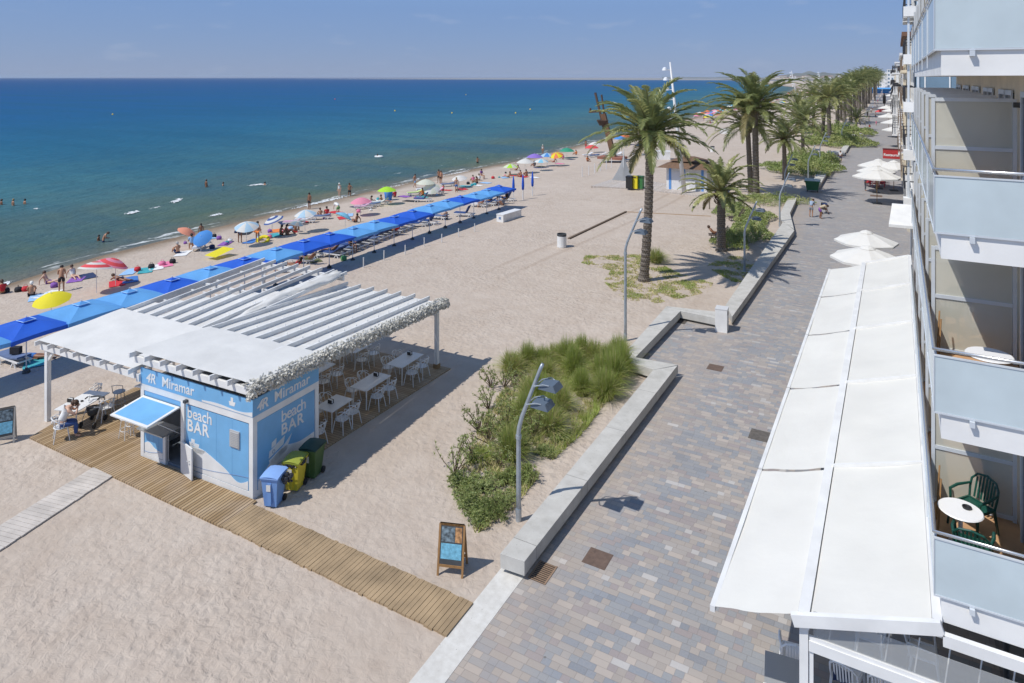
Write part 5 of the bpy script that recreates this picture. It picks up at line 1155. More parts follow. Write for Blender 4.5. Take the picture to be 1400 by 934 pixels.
# couple bending over a pushchair on the promenade
person_px('lookdown', 1109, 297, 20, 'person in a blue check shirt and shorts stooping beside the pushchair', skin_='tan', hair='brown', shirt='plaid', trunks='grey')
person_px('bend', 1122, 299, 60, 'person in a pale striped top stooping over the dark pushchair', skin_='dark', hair='black', shirt='beige', trunks='purple')
person_px('walk', 1149, 222, 5, 'walker in a white shirt and dark shorts on the promenade beside the bench', skin_='tan', hair='black', shirt='white', trunks='navy')
person_px('walk', 1177, 192, 185, 'walker all in white on the promenade further on', skin_='tan', hair='brown', shirt='white', trunks='white')
person_px('walk', 1189, 179, 185, 'small walker in red and white beyond the walker all in white', hair='black', shirt='red', trunks='white', scale=.9)
person_px('walk', 1198, 172, 5, 'child in pink walking alone in the middle of the promenade', hair='brown', shirt='pink', trunks='pink', scale=.75)
person_px('stand', 1188, 166, 90, 'person in black standing close to the second container', hair='black', shirt='black', trousers='black')
person_px('walk', 1186, 160, 170, 'person in dark clothes walking behind the second container', hair='black', shirt='navy', trousers='black')
person_px('stand', 1197, 161, 0, 'person in grey and black standing mid promenade beside a red parasol', hair='black', shirt='grey', trousers='black')
for i, (u, v, c1_, c2_) in enumerate(((1196, 143, 'white', 'navy'), (1200, 141, 'pink', 'white'), (1203, 138, 'lblue', 'grey'), (1199, 147, 'white', 'blue'), (1206, 134, 'navy', 'white'), (1202, 133, 'white', 'black'), (1208, 131, 'orange', 'grey'), (1205, 128, 'white', 'navy'), (1193, 151, 'lblue', 'navy'), (1191, 155, 'white', 'black'))):
    person_px('walk' if i % 2 else 'stand', u, v, 180 * (i % 3 > 0), 'tiny distant stroller in ' + c1_.replace('lblue', 'light blue') + ' and ' + c2_ + ' far down the promenade', hair='black', shirt=c1_, trunks=c2_, group='distant strollers')
x_, y_ = at(1183, 261); person('stand', (x_, y_, 0), 80, 'waiter in a light shirt and teal apron standing by the red chairs', hair='black', shirt='lblue', trousers='grey')
# pushchair
g_ = gp(1127, 292); t = thing('pushchair', 'dark folded hood pushchair between the stooping couple', 'pushchair', (g_.x, g_.y, 0), R(20))
MB().grid(lambda u, v: (-.22 + .44 * u, .3 * math.cos(v * 2.6) , .62 + .34 * math.sin(v * 2.6)), 4, 10).build('hood', CL['navy'], t, smooth=True)
b = MB().add([(-.2, -.25, .45), (.2, -.25, .45), (.2, .25, .55), (-.2, .25, .55), (-.2, .3, .95), (.2, .3, .95)], [(0, 1, 2, 3), (3, 2, 5, 4)]); b.span(-.2, .2, -.25, .25, .38, .44); b.build('seat', CL['black'], t)
b = MB()
for s_ in (-1, 1): b.tube([(s_ * .24, -.35, .1), (s_ * .24, .3, .9), (s_ * .24, .48, 1.02)], .012, 6); b.tube([(s_ * .24, .35, .1), (s_ * .24, -.05, .6)], .012, 6)
b.tube([(-.24, .48, 1.02), (.24, .48, 1.02)], .016, 6).build('frame', ALU, t)
for x_ in (-.25, .25):
    for y_ in (-.35, .35): MB().tube([(x_ - .02, y_, .1), (x_ + .02, y_, .1)], .1, 12).build('wheel', BLACK, t)
# ------------------------------------------------------------------ square hired parasols in a row
DB = mat('parasol_dark_blue', (0.02, 0.13, 0.68), 0.7, vary=(1.2, .12), trans=.25); LB = mat('parasol_light_blue', (0.14, 0.42, 0.82), 0.7, vary=(1.2, .1), trans=.25); SKYT = mat('cap_trim', (0.35, 0.55, 0.8), .6)
POLE = mat('white_pole', (0.7, 0.7, 0.7), .4)
def sq_parasol(name, m, s_=1.24):
    t = thing(name, 'x', 'beach parasol')
    b = MB(); zt, ze = 2.27, 1.92; n = 8
    for q in range(4):
        a0 = R(45 + 90 * q); a1 = R(135 + 90 * q); c0 = Vector((s_ * 1.414 * math.cos(a0), s_ * 1.414 * math.sin(a0), ze)); c1 = Vector((s_ * 1.414 * math.cos(a1), s_ * 1.414 * math.sin(a1), ze)); tp = Vector((0, 0, zt))
        def fn(u, v, c0=c0, c1=c1, tp=tp):
            e = c0.lerp(c1, u); e.z += .04 * math.sin(math.pi * u); p = tp.lerp(e, v); p.z -= .045 * math.sin(math.pi * v) * math.sin(math.pi * u); return tuple(p)
        b.grid(fn, 6, 6)
        b.grid(lambda u, v, c0=c0, c1=c1: tuple(c0.lerp(c1, u) * (1.0) + Vector((0, 0, .04 * math.sin(math.pi * u) - .17 * v))), 6, 1)
    b.build('canopy', m, t, smooth=False)
    b = MB(); 
    for q in range(4):
        a0 = R(45 + 90 * q); a1 = R(135 + 90 * q); b.add([(0, 0, zt + .10), (.3 * math.cos(a0) * 1.2, .3 * math.sin(a0) * 1.2, zt - .02), (.3 * math.cos(a1) * 1.2, .3 * math.sin(a1) * 1.2, zt - .02)], [(0, 1, 2)])
    b.build('vent_cap', m, t)
    b = MB()
    for q in range(4):
        a0 = R(45 + 90 * q); a1 = R(135 + 90 * q); b.tube([(.36 * math.cos(a0), .36 * math.sin(a0), zt - .01), (.36 * math.cos(a1), .36 * math.sin(a1), zt - .01)], .016, 4)
    b.build('cap_rim', SKYT, t)
    MB().tube([(0, 0, -0.05), (0, 0, zt + .02)], .024, 8).build('pole', POLE, t); MB().ball((0, 0, zt + .14), .03, 6, 4).build('finial', POLE, t)
    MB().lathe([(.16, 0), (.14, .12), (.05, .16), (.05, .22)], 10).build('base', DKGREY, t)
    for q in range(4):
        a0 = R(45 + 90 * q); MB().tube([(0, 0, 1.55), (s_ * .7 * math.cos(a0), s_ * .7 * math.sin(a0), 2.03)], .008, 4).build('strut', POLE, t)
    return t
PDB = Proto(sq_parasol('square_parasol', DB)); PLB = Proto(sq_parasol('square_parasol', LB))
def at_h(u, v, hgt):   # point of height hgt above the sand seen at (u,v)
    z = 0.0
    for _ in range(25): x_, y_ = at(u, v, z + hgt); z = .5 * z + .5 * ground_z(x_, y_)
    return Vector((x_, y_, z))
pa, pb = at_h(36, 432, 2.42), at_h(682, 252, 2.42)
seq = 'DLLDLDLDDLLDDLLDLLD'
us_ = [36, 105, 172, 232, 283, 325, 365, 403, 440, 474, 503, 531, 558, 583, 604, 624, 642, 660, 682]
ys_ = [at_h(u, 432 + (252 - 432) * (u - 36) / (646), 2.42).y for u in us_]
PARX = []
for i, ch in enumerate(seq):
    f = i / 18; x_ = pa.x + (pb.x - pa.x) * f; y_ = pa.y + (pb.y - pa.y) * f
    PARX.append((x_, y_)); g_ = ground_z(x_, y_)
    (PDB if ch == 'D' else PLB).put((x_, y_, g_ + rnd.uniform(-.05, .05)), R(rnd.uniform(-4, 4)), ('dark' if ch == 'D' else 'light') + ' blue square parasol in the hired row, ' + (ORD[i] + ' from the near end' if i else 'first complete one at the near end'), 'square blue parasols in the hired row')
dx_, dy_ = (pb.x - pa.x) / 18, (pb.y - pa.y) / 18
PLB.put((pa.x - dx_, pa.y - dy_, ground_z(pa.x, pa.y)), 0, 'light blue square parasol cut by the picture edge at the near end of the row', 'square blue parasols in the hired row')
ROWA = math.atan2(-dx_, dy_)      # rotation of the row about z
# closed parasols
for i, (u, v) in enumerate(((702, 276), (715, 273), (728, 268))):
    g_ = gp(u, v); t = thing('closed_parasol', ('furled blue parasol at the far end of the row', 'furled blue parasol on a white stand, middle one of the three', 'furled blue parasol on a white stand, furthest from the row')[i], 'beach parasol', g_, 0, 'furled blue parasols')
    MB().lathe([(.05, 1.0), (.12, 1.05), (.14, 1.5), (.1, 2.2), (.03, 2.6), (0, 2.65)], 10).build('canopy', DB, t, smooth=True); MB().tube([(0, 0, 0), (0, 0, 1.1)], .06 if i else .03, 8).build('pole', POLE, t)
# ------------------------------------------------------------------ round parasols
def round_parasol(m2, n=8, r=1.05, tilt=0, zt=2.05, stripes=False):
    t = thing('beach_parasol', 'x', 'beach parasol'); hold = bpy.data.objects.new('canopy', None); bpy.data.objects.remove(hold)
    b = MB(); seg = 24; rings = 7; vs = []
    for i in range(rings + 1):
        for k_ in range(seg):
            a = 2 * math.pi * k_ / seg; rr_ = r * i / rings; sc = 1 - .05 * (0.5 - 0.5 * math.cos(a * n)) * (i / rings)
            vs.append(Vector((rr_ * math.cos(a) * sc, rr_ * math.sin(a) * sc, -.42 * (i / rings) ** 1.7 * r)))
    T = Matrix.Rotation(tilt, 3, 'X'); off_ = Vector((0, -math.sin(tilt) * -.0, zt))
    b.v = [tuple(T @ v + off_) for v in vs]
    for i in range(rings):
        for k_ in range(seg):
            b.f.append([i * seg + k_, i * seg + (k_ + 1) % seg, (i + 1) * seg + (k_ + 1) % seg, (i + 1) * seg + k_]); b.m.append(((i // 2) % 2 if stripes == 'ring' else (k_ * n // seg) % 2) if stripes else 0)
    b.build('canopy', m2, t, smooth=True)
    MB().tube([(0, 0, 0), (0, 0, zt * .6), tuple(Vector((0, 0, zt)) + T @ Vector((0, 0, -.02)))], .018, 6).build('pole', POLE, t)
    MB().tube([(0, 0, zt - .02), tuple(Vector((0, 0, zt)) + T @ Vector((0, 0, .12)))], .012, 6).build('tip', POLE, t)
    return t
PCOL = {k_: mat('parasol_' + k_, c, .75, trans=.3) for k_, c in dict(yellow=(0.85, 0.75, 0.03), red=(0.8, 0.10, 0.11), white=(0.75, 0.75, 0.72), orange=(0.85, 0.25, 0.10), blue=(0.08, 0.3, 0.72), pale=(0.45, 0.65, 0.8), navy=(0.06, 0.12, 0.35), pink=(0.8, 0.3, 0.42), lime=(0.45, 0.8, 0.05), sky=(0.25, 0.62, 0.82), cream=(0.7, 0.72, 0.6), purple=(0.3, 0.2, 0.65), green=(0.05, 0.35, 0.22), salmon=(0.8, 0.33, 0.22)).items()}
def rpar(u, v, mats_, label, tilt=0, rz=0, r=1.05, zt=1.95, stripes=None, base=None):
    """u,v photo point of the canopy top"""
    g_ = at_h(u, v, zt + .02) if base is None else gp(*base)
    ms_ = [PCOL[c] for c in mats_]; t = round_parasol(ms_, 8, r * (.84 if v > 280 else .95), R(tilt), zt, (stripes or True) if len(ms_) > 1 else False)
    t.location = g_; t.rotation_euler = (0, 0, R(rz)); tag(t, label, group='parasols of bathers'); return t
rpar(70, 401, ['yellow'], 'plain bright yellow parasol on the sand behind the near dark blue square one', 12, 30, 1.05, 1.75)
rpar(132, 357, ['red', 'white'], 'red and white ringed parasol tilted on a white pole', 12, 200, 1.15, 1.95, 'ring')
rpar(158, 353, ['red', 'pink'], 'pinkish red patterned parasol leaning behind the red and white one', 22, 150, 1.1, 1.75, 'ring')
rpar(257, 312, ['salmon'], 'small plain orange parasol tipped towards the water', 25, 120, .85, 1.5)
rpar(275, 322, ['blue'], 'medium blue parasol lying tilted over a white lounger', 42, 20, .9, 1.2)
rpar(337, 304, ['pale', 'white'], 'pale blue and white segmented parasol nearest the woman in a bikini', 15, 40, 1.1, 1.9)
rpar(372, 296, ['white', 'navy', ], 'white parasol with navy rings between the bathers', 20, -30, 1.0, 1.75, 'ring')
rpar(417, 287, ['pale', 'white'], 'pale striped parasol shading white loungers near the water', 8, 0, 1.1, 1.9)
rpar(472, 291, ['sky'], 'small light blue parasol just seaward of the square row', 30, 160, .95, 1.4)
rpar(493, 270, ['pink'], 'soft pink parasol over pink loungers', 5, 0, 1.05, 1.75)
rpar(529, 255, ['lime'], 'lime green parasol above a blue cooler cloth', 0, 0, 1.05, 1.9)
rpar(407, 302, ['white', 'pale'], 'little white parasol beside the sunbathers and a pale one', 35, 200, .7, 1.1)
rpar(582, 245, ['cream'], 'cream patterned parasol beside the man in blue shorts', 0, 0, 1.15, 1.9)
rpar(590, 254, ['cream', 'white'], 'cream and white parasol lying low behind the cream one', 30, 30, 1.0, 1.2)
rpar(628, 240, ['white'], 'white parasol at the water edge behind the strolling pair', 10, 0, 1.0, 1.5)
rpar(698, 224, ['lime', 'cream'], 'yellow green parasol next to the foam line', 0, 0, 1.1, 1.5)
rpar(718, 217, ['white'], 'white parasol beyond the yellow green one', 0, 0, 1.3, 2.0)
rpar(731, 210, ['purple'], 'purple parasol close to the water', 0, 0, 1.3, 2.1)
rpar(748, 209, ['blue', 'pale'], 'blue parasol inland of the purple one', 0, 0, 1.2, 2.0)
rpar(740, 217, ['sky', 'white'], 'pale turquoise parasol in front of the blue one', 0, 0, 1.1, 1.7)
rpar(760, 209, ['orange', 'yellow'], 'orange and yellow parasol right of the blue one', 20, 0, 1.1, 2.0)
rpar(775, 202, ['green'], 'dark green parasol at the water edge', 0, 0, 1.4, 1.7)
rpar(809, 198, ['red'], 'red parasol near the ship mast sculpture', 0, 0, 1.3, 1.7)
rpar(813, 194, ['white'], 'pair of small white parasols behind the red one', 0, 0, 1.2, 1.9)
rpar(853, 183, ['orange'], 'orange parasol behind the trunk of the mast sculpture', 0, 0, 1.6, 2.2)
rpar(848, 186, ['blue'], 'light blue parasol beside the orange one by the mast', 0, 0, 1.4, 1.9)
rpar(877, 195, ['blue'], 'deep blue parasol left of the tall foreground palm trunk', 0, 0, 1.2, 2.0)
# far crowd of parasols: each its own object, colours tell them apart
fpz = [Proto(round_parasol([PCOL[c]], 8, 1.25, 0, 2.1)) for c in ('red', 'white', 'orange', 'blue', 'yellow', 'salmon', 'sky', 'pink')]
nmz = ['red', 'white', 'orange', 'blue', 'yellow', 'salmon', 'light blue', 'pink']
rf = random.Random(21)
for i in range(110):
    v = 128 + 45 * rf.random() ** 1.2; ush = 1075 - (v - 129) * 3.95 + 6; xs_ = ush + rf.uniform(2, 60 if v < 150 else 30) * (0.5 + (v - 128) / 45)
    if 897 < xs_ < 965 and v > 166: continue
    k_ = rf.choice([0, 1, 1, 2, 3, 3, 4, 5, 6, 7, 1]); g_ = gp(xs_, v); fpz[k_].put(g_, rf.uniform(0, 6), 'tiny ' + nmz[k_] + ' parasol in the crowd on the far beach', 'far ' + nmz[k_] + ' parasols')
# ------------------------------------------------------------------ loungers
def lounger(name, back=35, mat_col=None, frame=None):
    """head end at +y, feet at -y, 1.9 m long"""
    t = thing(name, 'x', 'sun lounger'); fr = frame or WPLAS; a = R(back)
    MB().span(-.31, -.25, -.95, .95, .26, .32).span(.25, .31, -.95, .95, .26, .32).span(-.25, .25, -.95, -.9, .26, .32).span(-.25, .25, .9, .95, .26, .32).build('frame', fr, t)
    for y_ in (-.62, .62):
        for s_ in (-1, 1):
            MB().beam((s_ * .28, y_ - .02, .28), (s_ * .3, y_ - .2, 0), .045, .045).beam((s_ * .28, y_ + .02, .28), (s_ * .3, y_ + .2, 0), .045, .045).build('leg', fr, t)
    MB().span(-.29, .29, -.93, .18, .322, .39).build('mattress', mat_col, t)
    c, s2 = math.cos(a), math.sin(a); y0_, z0_ = .19, .33
    T = [(y0_, z0_), (y0_ + .75 * c, z0_ + .75 * s2), (y0_ + .75 * c - .07 * s2, z0_ + .75 * s2 + .07 * c), (y0_ - .07 * s2, z0_ + .07 * c)]
    MB().add([(x_, y_, z_) for x_ in (-.29, .29) for y_, z_ in T], [(0, 1, 2, 3), (7, 6, 5, 4), (0, 4, 5, 1), (1, 5, 6, 2), (2, 6, 7, 3), (3, 7, 4, 0)]).build('backrest', mat_col, t)
    return t
MN = mat('mattress_navy', (0.03, 0.07, 0.22), .8, vary=(3, .2), bump=(9, .3, .02)); ML = mat('mattress_slate', (0.12, 0.17, 0.30), .8, vary=(3, .2)); MW = mat('mattress_white', (0.62, 0.62, 0.64), .7); MP = mat('mattress_pink', (0.6, 0.38, 0.5), .8, vary=(6, .3)); MLM = mat('mattress_lime', (0.5, 0.62, 0.25), .8)
LN = {k_: Proto(lounger('sun_lounger', b_, m)) for k_, b_, m in (('navy', 32, MN), ('slate', 10, ML), ('up', 62, MN), ('white', 25, MW), ('pink', 30, MP), ('lime', 20, MLM))}
seaward = ROWA + R(90)      # lounger +y (head) points inland when rotated by ROWA-90
nL = 0
for i in range(14):
    f = i / 13; p0_, p1_ = gp(458, 352), gp(556, 313); p = p0_.lerp(p1_, f)
    key = ('navy', 'navy', 'slate', 'navy')[i % 4]
    LN[key].put((p.x - .3, p.y, p.z), ROWA - R(90) + R(rnd.uniform(-5, 5)), 'lounger in the packed group under the row, ' + ORD[i] + ' from its near end', 'packed loungers under the parasol row')
for u, v, key, rz_, lab in ((18, 497, 'slate', -90, 'white framed slate lounger under the nearest parasol, carrying a dark bag'), (570, 310, 'navy', -60, 'lounger with a pink cushion under the middle of the row'), (586, 307, 'up', -90, 'lounger with raised dark back beside the pink cushion'), (600, 300, 'slate', -90, 'lounger with a flat slate mattress past the raised one'),
        (635, 296, 'up', -80, 'low dark lounger in the shade beyond the seated woman'), (655, 283, 'white', -90, 'pale lounger under the far third of the row'), (668, 281, 'navy', -90, 'navy lounger beside the person in red'), (678, 279, 'slate', -90, 'slate lounger shaded near the far end of the row'), (692, 275, 'up', -90, 'dark upright lounger at the far end of the row'),
        (412, 360, 'up', -70, 'lounger with raised back showing behind the pergola rafters'), (425, 352, 'navy', -80, 'navy lounger beside the green towel behind the pergola'),
        (272, 341, 'white', 40, 'white lounger under the tilted blue parasol'), (402, 308, 'pink', -60, 'pink striped lounger beside the pale striped parasol'), (417, 305, 'white', -60, 'white lounger under the pale striped parasol'), (438, 300, 'slate', -60, 'slate lounger near the seated couple at the water'), (497, 286, 'pink', -50, 'pink lounger under the pink parasol'), (508, 283, 'slate', -50, 'patterned lounger next to the pink one'), (520, 280, 'white', -50, 'white lounger right of the patterned one'),
        (568, 267, 'lime', -40, 'lime lounger stretched out near the cream parasol'), (580, 262, 'white', -40, 'white lounger with a raised end beside the lime one'), (596, 266, 'pink', -40, 'purple pink lounger under the cream parasols'), (578, 276, 'up', -70, 'dark lounger with raised back left of the strolling woman'), (613, 255, 'slate', -40, 'slate lounger behind the standing woman in blue'),
        (804, 214, 'white', -40, 'first white lounger of the stack near the mast sculpture'), (812, 215, 'slate', -40, 'middle lounger near the mast sculpture'), (822, 214, 'white', -60, 'last white lounger near the mast sculpture'), (845, 214, 'white', -20, 'white lounger beside the trunk of the mast sculpture'), (873, 213, 'up', -40, 'dark lounger left of the tall palm trunk')):
    g_ = gp(u, v); LN[key].put(g_, ROWA + R(rz_), lab, 'loungers scattered on the beach')
# towels, bags and small items
def towel(u, v, m, label, w_=.9, l_=1.8, rz=0, name='beach_towel', cat='towel'):
    g_ = gp(u, v); rr = random.Random(int(u * 7 + v)); a = math.radians(rz)
    def fn(s_, t_):
        x_, y_ = (s_ - .5) * w_, (t_ - .5) * l_; X = g_.x + x_ * math.cos(a) - y_ * math.sin(a); Y = g_.y + x_ * math.sin(a) + y_ * math.cos(a)
        return (x_, y_, ground_z(X, Y) - g_.z + .02 + .02 * mnoise.noise((x_ * 4 + u, y_ * 4, v)) + .015)
    b = MB().grid(fn, 8, 12); o = b.build(name, m, None, True); o.location = g_; o.rotation_euler = (0, 0, a); return tag(o, label, cat)
def bag(u, v, c, label, s_=.22, name='beach_bag'):
    g_ = gp(u, v); t = thing(name, label, 'bag', g_, rnd.uniform(0, 3))
    MB().lathe([(0, 0), (s_ * .9, 0.01), (s_, s_ * .7), (s_ * .8, s_ * 1.3), (.0, s_ * 1.2)], 10).build('body', CL[c], t, smooth=True); MB().tube([(-s_ * .5, 0, s_ * 1.2), (-s_ * .3, 0, s_ * 1.9), (s_ * .3, 0, s_ * 1.9), (s_ * .5, 0, s_ * 1.2)], .012, 5).build('strap', CL[c], t)
    return t
TW = lambda c: CL[c]
for u, v, c, lab, rz_ in ((52, 407, 'lblue', 'light blue towel under the sunbather seen from behind', 60), (64, 403, 'white', 'crumpled white towel next to the light blue one', 20), (105, 382, 'purple', 'lilac towel under the reclining woman by the water', 50), (120, 378, 'navy', 'navy towel with a bag behind the reclining woman', 70), (160, 388, 'red', 'dark red towel under the prone sunbather', 60), (178, 383, 'blue', 'blue towel beside the dark red one', 60), (178, 372, 'lblue', 'light towel in the line of belongings behind the rows', 40), (200, 370, 'teal', 'teal towel in the line of belongings', 50), (213, 366, 'white', 'white towel in the line of belongings', 60), (226, 362, 'pink', 'pink towel in the line of belongings', 60), (250, 347, 'white', 'white towel under the seated man with folded knees', 40), (50, 494, 'teal', 'turquoise patterned towel in the shade beside the nearest pole', 60),
        (375, 322, 'teal', 'green towel of the sunbathing pair', 60), (345, 330, 'blue', 'blue mat next to the yellow float', 20), (518, 274, 'white', 'white towel at the feet of the pink loungers', 60), (553, 269, 'purple', 'lilac towel flat on the sand seaward of the row', 70), (428, 356, 'olive', 'olive towel beside the pergola end', 60), (690, 243, 'lblue', 'pale towel under the far sunbathers', 40), (716, 242, 'red', 'red towel under the pair beyond the row', 60), (730, 243, 'white', 'white mat beside the red towel', 60), (765, 224, 'pink', 'pink towel among the far parasols', 60), (780, 218, 'navy', 'navy towel near the dark green parasol', 60), (740, 228, 'olive', 'olive towel right of the far parasols', 60)):
    towel(u, v, TW(c), lab, rz=rz_)
for u, v, c, lab in ((25, 399, 'black', 'dark bag at the left edge beside the dark rucksacks'), (8, 400, 'black', 'dark rucksack at the left edge of the beach'), (35, 398, 'red', 'red bag partly behind the near square parasol'), (74, 393, 'purple', 'purple bag behind the yellow parasol'), (188, 371, 'red', 'red bag in the line of belongings'), (207, 367, 'black', 'black bag in the line of belongings'), (222, 363, 'pink', 'pink bag in the line of belongings'), (236, 360, 'black', 'black bag ending the line of belongings'), (290, 340, 'navy', 'navy bag under the tilted blue parasol'), (355, 328, 'lblue', 'light blue bag behind the woman in the orange bikini'), (368, 326, 'pink', 'pink bag of the sunbathing pair'), (122, 430, 'black', 'black bag on the sand behind the pergola fabric'), (95, 446, 'black', 'black cool bag half behind the white roof'), (538, 268, 'blue', 'blue cool box bag under the lime parasol'), (640, 252, 'black', 'black bag of the group near the water'), (470, 356, 'green', 'green bag between loungers at the near end of the packed group')):
    bag(u, v, c, lab)
x_, y_ = LN['slate'].o.location.x, 0
g_ = gp(16, 497); o = MB().box((0, 0, .14), (.42, .22, .3)).build('travel_bag', CL['black'], None); o.location = g_ + Vector((0.15, .1, .45)); o.rotation_euler = (0, 0, .5); tag(o, 'square black bag standing on the lounger under the nearest parasol', 'bag')
rb_ = random.Random(17)
for i in range(60):
    f = rb_.random(); u = 250 + 460 * f; v0_ = 345 - (u - 250) * .232; v = v0_ + rb_.uniform(-13, 5) * (1 - .45 * f); c = rb_.choice(['black', 'navy', 'red', 'white', 'lblue', 'pink', 'teal', 'purple', 'orange', 'grey'])
    if rb_.random() < .45: bag(u, v, c, 'small ' + c.replace('lblue', 'light blue') + ' bag lying among the bathers near the water', rb_.uniform(.13, .24))['group'] = 'small bags among the bathers'
    else: towel(u, v, CL[c], c.replace('lblue', 'light blue') + ' towel spread among the bathers near the water', rb_.uniform(.7, 1.0), rb_.uniform(1.5, 1.9), rb_.uniform(30, 90))['group'] = 'towels among the bathers'
# yellow float
b = MB().tube([(.55 * math.cos(a), .4 * math.sin(a), .12) for a in [R(20 * i) for i in range(18)]], .13, 8, closed=True); o = b.build('swim_ring', PCOL['yellow'], None, True); g_ = gp(360, 330); o.location = g_; o.rotation_euler = (R(35), 0, 0); tag(o, 'yellow inflatable float standing behind the woman in the orange bikini', 'float')
o = MB().grid(lambda u, v: ((u - .5) * 1.2, (v - .5) * 1.6, .25 + .3 * v), 4, 4).build('awning_cloth', PCOL['yellow']); o.location = gp(300, 352); tag(o, 'yellow cloth tent behind a dark blue square parasol', 'beach tent')
o = MB().lathe([(.35, 0), (.42, .6), (.5, 1.1), (.3, 1.2)], 10).build('wind_cloth', PCOL['blue'], None, True); o.location = gp(531, 274); tag(o, 'blue cloth hanging round the pole under the lime parasol', 'cloth')
